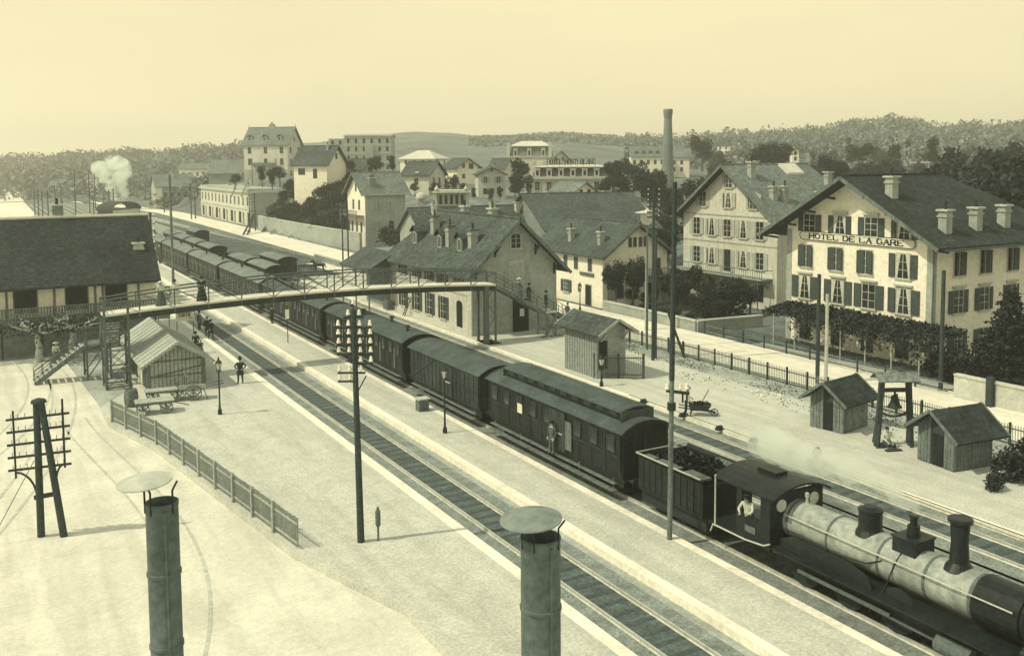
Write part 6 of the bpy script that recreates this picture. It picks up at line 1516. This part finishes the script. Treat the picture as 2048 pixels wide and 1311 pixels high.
def body(pose,top,leg,scale=1):
    key=(pose,top.name,leg.name)
    if key in BC: return BC[key]
    P=POSE[pose]; dz=-.44 if pose=='sit' else 0; ly=-.14 if pose=='lean' else -.06 if pose=='work' else 0
    V_=[];E_=[];Rr=[];Tg=[]
    def v(p,r,t,par=None):
        V_.append(Vector(p)); Rr.append(r); Tg.append(t)
        if par is not None: E_.append((par,len(V_)-1))
        return len(V_)-1
    pel=v((0,0,.94+dz),(.15,.115),'leg'); sp=v((0,ly*.4,1.12+dz),(.135,.105),'top',pel); ch=v((0,ly,1.33+dz),(.16,.115),'top',sp); nk=v((0,ly*1.3,1.48+dz),.055,'head',ch)
    h0=v((0,ly*1.4-.02,1.55+dz),(.07,.075),'head',nk); h1=v((0,ly*1.5-.025,1.63+dz),(.078,.095),'head',h0); h2=v((0,ly*1.5-.01,1.71+dz),(.06,.075),'head',h1)
    v((0,ly*1.5-.125,1.615+dz),.014,'head',h1)
    for s,e,w_ in((1,P['el'],P['wl']),(-1,P['er'],P['wr'])):
        sh=v((s*.185,ly,1.41+dz),.07,'top',ch); e=Vector(e); w_=Vector(w_)
        if pose in('lean','work'): e=e+Vector((0,ly*.5,0))
        a=v(e,.052,'top',sh); b=v(w_,.036,'top',a); d=(w_-e).normalized(); pm=v(w_+d*.07,(.042,.025),'skin',b)
        side=d.cross(Vector((0,1,0))); side=side.normalized() if side.length>.1 else Vector((1,0,0)); fwd=side.cross(d).normalized()
        for q,(o,l) in enumerate(((-.030,.065),(-.010,.080),(.010,.076),(.029,.058))):
            f1=v(w_+d*(.07+l*.55)+side*o-fwd*.005,.0095,'skin',pm); v(w_+d*(.07+l)+side*o*1.05-fwd*.026,.008,'skin',f1)
        t1=v(w_+d*.05+side*(-.055)-fwd*.01,.0115,'skin',pm); v(w_+d*.10+side*(-.065)-fwd*.022,.009,'skin',t1)
    for s,k,an in((1,P['kl'],P['al']),(-1,P['kr'],P['ar'])):
        hp=v((s*.095,-.01,.88+dz),.10,'leg',pel); kn=v(k,.068,'leg',hp); an=Vector(an); a=v(an,.048,'leg',kn); to=v(an+Vector((s*.02,-.17,-.035)),(.05,.04),'foot',a)
    me=skin_mesh('body',V_,E_,Rr)
    for m in(top,leg,m_skin,m_cdark): me.materials.append(m)
    mi={'top':0,'leg':1,'head':2,'skin':2,'foot':3}
    seg=[(V_[a],V_[b],Tg[b]) for a,b in E_]
    for p in me.polygons:
        c=p.center; bd=9;bt='top'
        for a,b,t in seg:
            d=b-a; q=max(0,min(1,(c-a).dot(d)/max(d.length_squared,1e-9))); r=(c-a-d*q).length
            if r<bd: bd=r;bt=t
        p.material_index=mi[bt]; p.use_smooth=True
    BC[key]=(me,ly,dz); return BC[key]
def person(label,loc,face,pose='stand',top=None,leg=None,hat=None,dress=None,coat=None,scale=1.,apron=False):
    top=top or m_cdark; leg=leg or m_cdark
    t=thing('person',label,'person',loc,face); me,ly,dz=body(pose,top,leg); link('body',me,t); t.scale=(scale*1.12,scale*1.08,scale)
    hy=ly*1.5-.02; hz=1.63+dz
    m=MB(); m.lathe((0,hy+.015,hz+.01),[(.088,-.02),(.095,.04),(.075,.095),(.03,.115)],12,.95,1.1)
    if dress: m.lathe((0,hy+.05,hz+.07),[(.05,-.03),(.07,.02),(.05,.07)],8)
    m.obj('hair',m_hair,t)
    if hat=='top': m=MB(); m.lathe((0,hy,hz+.085),[(.17,0),(.165,.02),(.10,.025),(.095,.16),(.105,.19),(.02,.192)],16,.9,1.1); m.obj('top_hat',m_cdark,t)
    if hat=='cap': m=MB(); m.lathe((0,hy,hz+.07),[(.10,0),(.105,.05),(.115,.08),(.02,.095)],14,.95,1.1); m.box(-.07,.07,hy-.18,hy-.08,hz+.07,hz+.085); m.obj('cap',m_cdark,t)
    if hat=='straw': m=MB(); m.lathe((0,hy,hz+.075),[(.22,0),(.215,.02),(.10,.03),(.095,.10),(.02,.105)],16,.95,1.1); m.obj('straw_hat',m_cpale,t)
    if hat=='dark': m=MB(); m.lathe((0,hy,hz+.075),[(.17,0),(.165,.02),(.10,.03),(.095,.12),(.02,.13)],16,.95,1.1); m.obj('felt_hat',m_cdark,t)
    if coat: m=MB(); m.lathe((0,0,0),[(.22,.60),(.215,.75),(.185,1.0),(.17,1.1),(.2,1.3),(.19,1.41),(.09,1.47)],16,1,.72); m.obj('coat',coat,t)
    if dress and pose!='sit': m=MB(); m.lathe((0,.02,0),[(.36,.03),(.33,.3),(.25,.7),(.17,.98),(.13,1.06)],18,1,.9); m.obj('skirt',dress,t)
    if dress and pose=='sit':
        m=MB(); ps=[((0,.06,.45),.20,.16),((0,-.15,.50),.22,.16),((0,-.38,.48),.24,.14),((0,-.50,.25),.25,.12),((0,-.53,.05),.29,.13)]; n=14; vs=[]; fs=[]
        for (c,a,b) in ps:
            for i in range(n): q=2*PI*i/n; vs.append((c[0]+a*math.cos(q),c[1]+b*math.sin(q)*.6,c[2]+b*math.sin(q)))
        for k in range(len(ps)-1):
            for i in range(n): fs.append((k*n+i,k*n+(i+1)%n,(k+1)*n+(i+1)%n,(k+1)*n+i))
        m.add(vs,fs); m.obj('skirt',dress,t)
    return t
pl=lambda px,py,z=.3:G(px,py,z)
person('man in a top hat and dark frock coat standing alone on the platform',pl(481,766),-.4,'akimbo',hat='top',coat=m_cdark,scale=1.02)
person('man in a dark coat under the footbridge, front one of the dark pair',pl(422,679),.3,'walk',hat='dark',coat=m_cdark)
person('man in a dark coat close behind the nearest of the dark pair under the footbridge',pl(415,672),.2,'stand',hat='cap',coat=m_cdark)
person('dark clad man beside the white SORTIE board, farther than the dark pair',pl(399,660),.8,'stand',hat='dark',coat=m_cmid)
person('woman in dark clothes standing beside the waiting hut roof with a child',pl(392,706),-.5,'stand',dress=m_cdark,hat='dark')
person('small child in grey beside the dark clad woman by the waiting hut',pl(402,708),-.4,'stand',dress=m_cmid,scale=.66)
person('dark clad railwayman at the island platform edge beside the train',pl(544,647),1.9,'stand',hat='cap',coat=m_cdark)
dk=lambda px,y=.9:(atY(px,600,71+y).x,71+y,5.32+.52*(4*((atY(px,600,71).x-7.3)/31.05)*(1-(atY(px,600,71).x-7.3)/31.05)))
person('woman in dark dress and broad hat on the footbridge, farthest along of three',Vector(dk(404)),.1,'stand',dress=m_cdark,hat='dark')
person('person in white blouse and straw hat on the footbridge, leftmost of the bridge watchers',Vector(dk(322)),.2,'stand',top=m_cpale,dress=m_cmid,hat='straw')
person('woman in pale dress on the footbridge between two other bridge watchers',Vector(dk(350)),-.3,'stand',top=m_cpale,dress=m_cpale,hat='dark')
st=lambda s:Vector((38.4+5.*s,71.9,5.25-2.75*s+.06))
person('person in pale clothes going down the upper flight of the right stair',st(.55),1.5,'walk',top=m_cmid,dress=m_cmid,hat='straw')
person('man in dark clothes following on the upper flight of the right stair',st(.75),1.5,'walk',hat='dark',coat=m_cdark)
person('man in dark coat standing on the landing of the right stair',Vector((43.9,71.9,2.47)),1.2,'stand',hat='dark',coat=m_cdark)
person('person in grey on the lower flight of the right stair',Vector((46.2,71.9,1.25)),1.5,'walk',top=m_cmid,leg=m_cmid,hat=None,coat=m_cmid)
person('shirtsleeved workman in a waistcoat standing by the wheelbarrow beside the right hand track',Vector((37.15,44.5,.22)),R(60),'work',top=m_cpale,leg=m_cdark,hat='dark')
person('engine driver in a white shirt leaning out of the locomotive cab',Vector((25.42,26.65,1.22)),R(-70),'lean',top=m_cpale,leg=m_cdark,hat='cap')
person('pale shirted guard standing at the dark clerestory coach door',Vector((25.0,40.4,.86)),R(-80),'stand',top=m_cmid,leg=m_cmid,hat='cap')
person('woman in a white blouse sitting at the foot of the bell frame',Vector((42.35,34.0,.02)),R(-20),'sit',top=m_cpale,dress=m_cmid)
o=MB(); o.box(-.42,.42,-.2,.25,0,.38); o.box(-.45,.45,-.85,-.62,.0,.3); tag(o.obj('crate',m_wood,None,(42.35,34.05,0),R(-20)),'dark low crate the white bloused woman sits on','crate')
person('woman in a white blouse standing by the lower end of the left stair',G(113,728),.5,'stand',top=m_cpale,dress=m_cmid,hat='straw')
person('man in dark clothes standing under the depot gallery behind the left stair',G(144,712),.2,'stand',hat='cap',coat=m_cdark)
# ------------------------------------------------------------------ horse
def horse():
    t=thing('horse','dark horse standing on the pale goods road beyond the footbridge','horse',G(640,545),-PSI-PI/2+R(25)); V_=[];E_=[];Rr=[]
    def v(p,r,par=None):
        V_.append(Vector(p)); Rr.append(r)
        if par is not None: E_.append((par,len(V_)-1))
        return len(V_)-1
    a=v((0,.0,1.15),.27); b=v((0,-.45,1.18),.29,a); c=v((0,-.70,1.28),.23,b); n=v((0,-.95,1.55),.15,c); h=v((0,-1.12,1.78),.12,n); mz=v((0,-1.38,1.55),.08,h); v((0,-1.48,1.43),.06,mz)
    v((.06,-1.08,1.95),.02,h); v((-.06,-1.08,1.95),.02,h)
    q=v((0,.45,1.22),.27,a); r_=v((0,.62,1.22),.2,q); t1=v((0,.80,1.1),.05,r_); v((0,.88,.6),.07,t1)
    for s in(1,-1):
        e=v((s*.15,-.62,1.0),.12,b); k=v((s*.15,-.62,.55),.065,e); f=v((s*.15,-.62,.12),.045,k); v((s*.15,-.67,.04),.06,f)
        e=v((s*.15,.52,.95),.15,q); k=v((s*.15,.42,.72),.09,e); f=v((s*.15,.62,.48),.06,k); g=v((s*.15,.58,.12),.045,f); v((s*.15,.54,.04),.06,g)
    me=skin_mesh('body',V_,E_,Rr); me.materials.append(m_horse); link('body',me,t)
    m=MB(); 
    for k in range(8): m.beam((0,-.68-.055*k,1.5+.055*k),(.05,-.62-.055*k,1.38+.05*k),.05,.08)
    m.obj('mane',m_hair,t)
horse()
def horse_cart():
    p=G(612,545); t=thing('horse_cart','low flat cart standing behind the dark horse on the goods road','cart',p,-PSI-PI/2+R(25)); m=MB(); m.box(-.8,.8,-1.4,1.4,.8,.9); m.box(-.85,-.8,-1.4,1.4,.8,1.1); m.box(.8,.85,-1.4,1.4,.8,1.1); m.obj('bed',m_mwood,t)
    for x in(-.9,.9):
        for y in(-.9,.9): wheel(t,(x,y,.45),.44,(1,0,0))
    m=MB(); m.beam((-.4,-1.4,.85),(-.4,-3.,1.0),.06); m.beam((.4,-1.4,.85),(.4,-3.,1.0),.06); m.obj('shaft',m_mwood,t)
horse_cart()
# ================================================================== trees and shrubs
def crown_pts(n,blobs):
    w=np.array([b[3]*b[4]*b[5] for b in blobs],float)**.8; w/=w.sum(); out=[]
    for b,k in zip(blobs,rng.multinomial(n,w)):
        d=rng.normal(size=(k,3)); d/=np.linalg.norm(d,axis=1)[:,None]; r=rng.uniform(.25,1,size=(k,1))**.45
        lump=1+.22*np.sin(d[:,:1]*7+b[0])*np.sin(d[:,1:2]*6+b[1])+.18*np.sin(d[:,2:3]*9)
        out.append(np.array(b[:3])+d*r*lump*np.array(b[3:6]))
    return np.vstack(out)
def tree_proto(kind,n,leaf,seed,mats=None,dark=.3):
    # unit-ish trees: height about 1
    global rng; r=random.Random(seed); rng=np.random.default_rng(seed); bl=[]; tr=MB()
    if kind=='broad':
        for k in range(11):
            a=r.uniform(0,6.28); q=r.uniform(.05,.26); z=r.uniform(.42,.84); bl.append((q*math.cos(a),q*math.sin(a),z,r.uniform(.12,.2),r.uniform(.12,.2),r.uniform(.10,.17)))
        tr.cyl((0,0,-.05),(0,0,.4),.035,.022,8)
        for b in bl[:7]: tr.cyl((0,0,.3+.1*r.random()),(b[0]*.8,b[1]*.8,b[2]),.016,.004,5)
    elif kind=='conifer':
        for k in range(9):
            z=.14+.82*k/9; w_=.26*(1-k/9.5)+.03; bl.append((0,0,z,w_,w_,.075))
        tr.cyl((0,0,-.05),(0,0,.95),.03,.006,7)
    elif kind=='tall':
        for k in range(9):
            a=r.uniform(0,6.28); q=r.uniform(.02,.14); z=r.uniform(.3,.88); bl.append((q*math.cos(a),q*math.sin(a),z,r.uniform(.1,.16),r.uniform(.1,.16),r.uniform(.12,.18)))
        tr.cyl((0,0,-.05),(0,0,.7),.028,.01,7)
        for b in bl[:6]: tr.cyl((0,0,b[2]*.6),(b[0],b[1],b[2]),.012,.003,5)
    elif kind=='shrub':
        for k in range(7): a=r.uniform(0,6.28); q=r.uniform(.05,.34); bl.append((q*math.cos(a),q*math.sin(a),r.uniform(.25,.6),r.uniform(.2,.3),r.uniform(.2,.3),r.uniform(.2,.32)))
        for b in bl[:5]: tr.cyl((0,0,-.05),(b[0]*.7,b[1]*.7,b[2]),.02,.006,5)
    P=crown_pts(n,bl); Q=leafquads(P,leaf); mats=mats or [m_leaf,m_leaf2]
    return quads('crown',Q,mats,rng.random(n)<dark,0),tr.mesh('trunk',m_bark)
def tree(proto,name,label,cat,p,h,w=1.,group=None,rz=None):
    t=thing(name,label,cat,(p[0],p[1],p[2] if len(p)>2 else tz(p[0],p[1])),rnd.uniform(0,6.28) if rz is None else rz,group); t.scale=(h*w,h*w,h)
    link('crown',proto[0],t); link('trunk',proto[1],t); return t
pb1=tree_proto('broad',2600,.026,1); pb2=tree_proto('broad',2600,.026,2,None,.45); pb3=tree_proto('broad',2200,.028,3,[m_leaf2,m_leaf3],.3)
pt1=tree_proto('tall',2200,.024,4); pt2=tree_proto('tall',2000,.026,5,[m_leaf2,m_leaf],.4)
pc1=tree_proto('conifer',3200,.026,6,[m_leaf,m_leaf],.2); ps1=tree_proto('shrub',1300,.05,7); ps2=tree_proto('shrub',1200,.055,8,[m_leaf2,m_leaf3],.3); ps3=tree_proto('shrub',1200,.05,9,[m_leaf,m_leaf2],.5)
pn=tree_proto('broad',7000,.018,12,[m_leaf,m_leaf2],.3); pcn=tree_proto('conifer',9000,.016,13,[m_leaf,m_leaf2],.12)
TP=[pb1,pb2,pb3,pt1,pt2]
# near trees
def two_trees():
    for i,(px,py,h,lab) in enumerate(((58.0,80.9,6.3,'small leafy street tree in front of the white roadside house, left one'),(60.0,80.6,6.5,'small leafy street tree in front of the white roadside house, right one'))):
        tree(pn,'tree',lab,'tree',(px,py,0),h,.62)
two_trees()
gl='garden trees in front of the cream boarding house'
for i in range(22):
    x=r_x=rnd.uniform(60.5,69.5); y=rnd.uniform(68.5,86); h=rnd.uniform(2.2,4.6) if x>63 else rnd.uniform(1.5,2.8)
    tree(rnd.choice([pb1,pb2,pn,ps1]),'garden_tree','dark leafy garden tree crowded behind the low kinked garden wall','tree',(x,y,0),h,1.15,gl)
gl='low shrubs along the garden wall'
for i in range(14): tree(rnd.choice([ps1,ps3]),'shrub','low dark shrub just behind the low kinked garden wall','shrub',(rnd.uniform(58.2,62),rnd.uniform(67.6,81),0),rnd.uniform(.7,1.2),1.3,gl)
p=Vector((62.3,41.,0)); tree(pcn,'conifer','big dark conifer in front of the side wall of the white hotel','conifer',(61.0,39.2,0),7.4,1.15)
tree(pcn,'conifer','slimmer dark conifer behind the big one beside the white hotel','conifer',(63.8,37.6,0),7.6,.8)
gl='dark bushes at the right edge of the yard'
for x,y,h in((43.2,27.2,2.3),(45.6,28.0,2.2),(47.2,28.6,1.6),(44.2,25.4,2.0),(46.2,25.9,1.6),(59.5,42.6,2.6),(58.8,40.4,2.4),(60.2,44.2,2.6),(41.2,27.0,1.3)): tree(ps1 if h>1.8 else ps3,'bush','dark ragged bush beside the bigger boarded hut and hotel corner','bush',(x,y,0),h,1.0,gl)
# pollarded plane trees by the left depot
def pollard(px,py,h,label,seed):
    r=random.Random(seed); p=G(px,py); t=thing('plane_tree',label,'tree',p); m=MB(); z=0; a=Vector((0,0,-.2)); 
    pts=[Vector((r.uniform(-.1,.1),r.uniform(-.1,.1),h*.62*k/4)) for k in range(5)]; pts[0].z=-.2
    for k in range(4): m.cyl(pts[k],pts[k+1],.34-.04*k,.31-.04*k,9)
    top=pts[-1]
    for k in range(8):
        an=6.28*k/8+r.uniform(-.2,.2); l=r.uniform(1.6,2.6); q=top
        for s in range(3):
            e=q+Vector((math.cos(an)*l/3,math.sin(an)*l/3,r.uniform(.1,.45))); m.cyl(q,e,.15-.035*s,.12-.035*s,6); q=e; an+=r.uniform(-.4,.4)
            if s: e2=q+Vector((math.cos(an+.8)*.5,math.sin(an+.8)*.5,.35)); m.cyl(q,e2,.05,.02,5)
    m.obj('trunk',m_pbark,t)
    n=420; P=np.column_stack([rng.normal(0,1.5,n),rng.normal(0,1.5,n),rng.normal(h*.75,.3,n)]); quads('crown',leafquads(P,.16),[m_leaf,m_leaf2],rng.random(n)<.4,t)
pollard(80,722,3.6,'pale barked pollarded plane tree in front of the depot, left one',3); pollard(146,716,3.7,'pale barked pollarded plane tree in front of the depot, right one',8)
# shrub covered bank above the retaining wall
gl='shrubs covering the bank above the retaining wall'
for i in range(95):
    px=rnd.uniform(545,705); t_=rnd.random(); Z=182+48*t_
    lo=448-85*t_; p=V(px,400,Z); x,y=p.x,p.y
    if x<59.8: x=59.8+rnd.random()*2
    z=tz(x,y)
    tree(rnd.choice([ps1,ps1,ps3,ps2,pb1]),'shrub','dark shrub in the thick growth on the bank above the retaining wall','shrub',(x,y,max(z,1.2)),rnd.uniform(2.4,4.6),1.25,gl)
gl='bushes beside the grey roadside house'
for px,py,h in((780,500,4.6),(800,505,4.),(655,470,2.2),(690,478,2.2),(715,480,2.0),(670,474,2.2),(735,486,1.6)):
    p=G(px,py); tree(ps1,'bush','dark bush beside the grey two storey roadside house','bush',(max(p.x,59.9),p.y,.6),h,1.2,gl)
# trees around the middle houses
gl='leafy trees among the houses on the rise'
for px,yb,Z,h in((885,388,222,6.5),(905,392,215,5),(925,398,210,4),(1038,400,212,9.5),(1030,402,208,6),(1058,395,205,5),(755,352,225,5),(742,350,228,4),(785,350,235,5),(830,392,205,3),(868,395,205,3.5),(1000,400,205,3.0),(948,402,204,3),(1210,396,205,5),(1225,392,208,7),(700,352,222,4),(560,372,225,5),(525,372,228,5),(545,378,222,5),(470,378,236,4),(980,405,200,3)):
    p=V(px,yb,Z); z=min(p.z,tz(p.x,p.y)+.5)
    tree(rnd.choice(TP),'tree','leafy tree standing among the houses on the rise behind the station','tree',(p.x,p.y,p.z),h,1.,gl)
# dark mass behind the chimney and barn
gl='dark trees behind the barn and the tall chimney'
for i in range(34):
    px=rnd.uniform(1228,1420); Z=rnd.uniform(135,240); yb=318+ (15.8-tz(*V(px,400,Z).xy))*F/Z; p=V(px,yb,Z)
    tree(rnd.choice([pb1,pb2,pt1,pn]),'tree','dark leafy tree in the thicket between the barn and the guest house','tree',(p.x,p.y,tz(p.x,p.y)),rnd.uniform(5,8.5),1.05,gl)
# right hillside
for px,ytop,Z,h,w_,lab,pr in((1524,271,262,13,1.05,'bigger dark rounded tree of a pair on the slope above the boarding house',pn),(1562,277,262,11.5,1.,'smaller dark rounded tree of a pair on the slope above the boarding house',pn),(1668,302,205,8.5,1.2,'dark round tree between the two hotel roofs',pn),(1792,283,300,8,.8,'dark upright tree above the white hotel ridge',pb1),(1868,272,290,11,.8,'tall dark tree beside the small open shelter',pt1),(1718,286,300,8.5,1.3,'broad grey green tree above the white hotel gable',pb2),(1405,270,330,12,1.,'tall leafy tree right of the pale institution wing',pb2)):
    p=V(px,ytop,Z); tree(pr,'tree',lab,'tree',(p.x,p.y,p.z-h),h,w_)
gl='trees scattered over the wooded right hillside'
for i in range(90):
    px=rnd.uniform(1385,2120); Z=rnd.uniform(230,520); p=V(px,300,Z); z=tz(p.x,p.y); h=rnd.uniform(5,9)
    if 1800<px<1900 and Z<345: continue
    ytop=318-(z+h-15.8)*F/Z
    tree(rnd.choice(TP+[pt1,pt2]),'tree','leafy tree among many on the wooded right hillside','tree',(p.x,p.y,z),h,rnd.uniform(.9,1.25),gl)
gl='dense dark trees behind the white hotel at the right edge'
for i in range(26):
    px=rnd.uniform(1900,2130); Z=rnd.uniform(105,215); p=V(px,300,Z); z=tz(p.x,p.y); y_=rnd.uniform(268,330); h=max(6,min(17,15.8-(y_-315)/F*Z-z))
    tree(rnd.choice([pb1,pn,pt1,pb2]),'tree','tall dark tree in the dense grove behind the white hotel','tree',(p.x,p.y,z),h,.95,gl)
gl='dark trees on the slope above the white hotel roof'
for i in range(42):
    px=rnd.uniform(1600,2120); Z=rnd.uniform(150,270); p=V(px,300,Z); z=tz(p.x,p.y); y_=rnd.uniform(292,338); h=max(4,min(11,15.8-(y_-316)/F*Z-z))
    tree(rnd.choice([pb1,pn,pt1,pb2]),'tree','dark leafy tree on the slope just above the white hotel roof','tree',(p.x,p.y,z),h,1.1,gl)
# far woods as one mass
def woods():
    global rng; rng=np.random.default_rng(5); P=[];S=[]
    def patch(px0,px1,Z0,Z1,n,hh,size):
        px=rng.uniform(px0,px1,n); Z=np.sqrt(rng.uniform(Z0*Z0,Z1*Z1,n)); l=(px-1024)/F*Z
        X=Z*math.sin(PSI)+l*math.cos(PSI); Y=Z*math.cos(PSI)-l*math.sin(PSI); z=tz_arr(X,Y)
        clump=.55+.45*np.sin(X*.09+Y*.05+np.sin(Y*.13))*np.sin(Y*.075-X*.04)+.3*np.sin(X*.31)*np.sin(Y*.27)
        keep=clump>rng.uniform(-.1,.55,n); h=hh*np.clip(clump,.2,1.2)*rng.uniform(.25,1,n)
        P.append(np.column_stack([X,Y,z+h])[keep]); S.append(np.full(keep.sum(),size)*rng.uniform(.7,1.4,keep.sum()))
    patch(-150,500,470,860,17000,8.5,1.25); patch(-150,300,400,520,2500,7,1.0); patch(1380,2200,420,830,20000,8.5,1.2); patch(940,1290,600,800,6000,2.0,.8); patch(1250,1500,380,800,6500,6,1.0); patch(300,520,330,480,2600,6,.9); patch(1600,2200,260,430,9000,6,.7)
    P=np.vstack(P); S=np.concatenate(S); Q=leafquads(P,S[:,None]) 
    o=quads('woodland',Q,[m_woods2,m_woods],rng.choice(2,len(P),p=[.5,.5])); tag(o,'far woods covering the hills along the horizon','woodland',kind='stuff')
woods()
def rough():
    global rng; rng=np.random.default_rng(9); n=9000; P=[]
    for (x0,x1,y0,y1,k) in((38.4,48.6,128,300,9000),(43.5,48.8,20,60,6000),(45.5,48.9,60,72,2500),(58.7,62,44,66,900)):
        P.append(np.column_stack([rng.uniform(x0,x1,k),rng.uniform(y0,y1,k),rng.uniform(.02,.28,k)]))
    P=np.vstack(P); keep=np.sin(P[:,0]*1.1)*np.sin(P[:,1]*.7)+rng.normal(0,.5,len(P))>.1; P=P[keep]
    tag(quads('weeds',leafquads(P,.07),[m_weed,m_grass],rng.random(len(P))<.5),'patches of low weeds on the yard edges and the grass bank','weeds',kind='stuff')
rough()
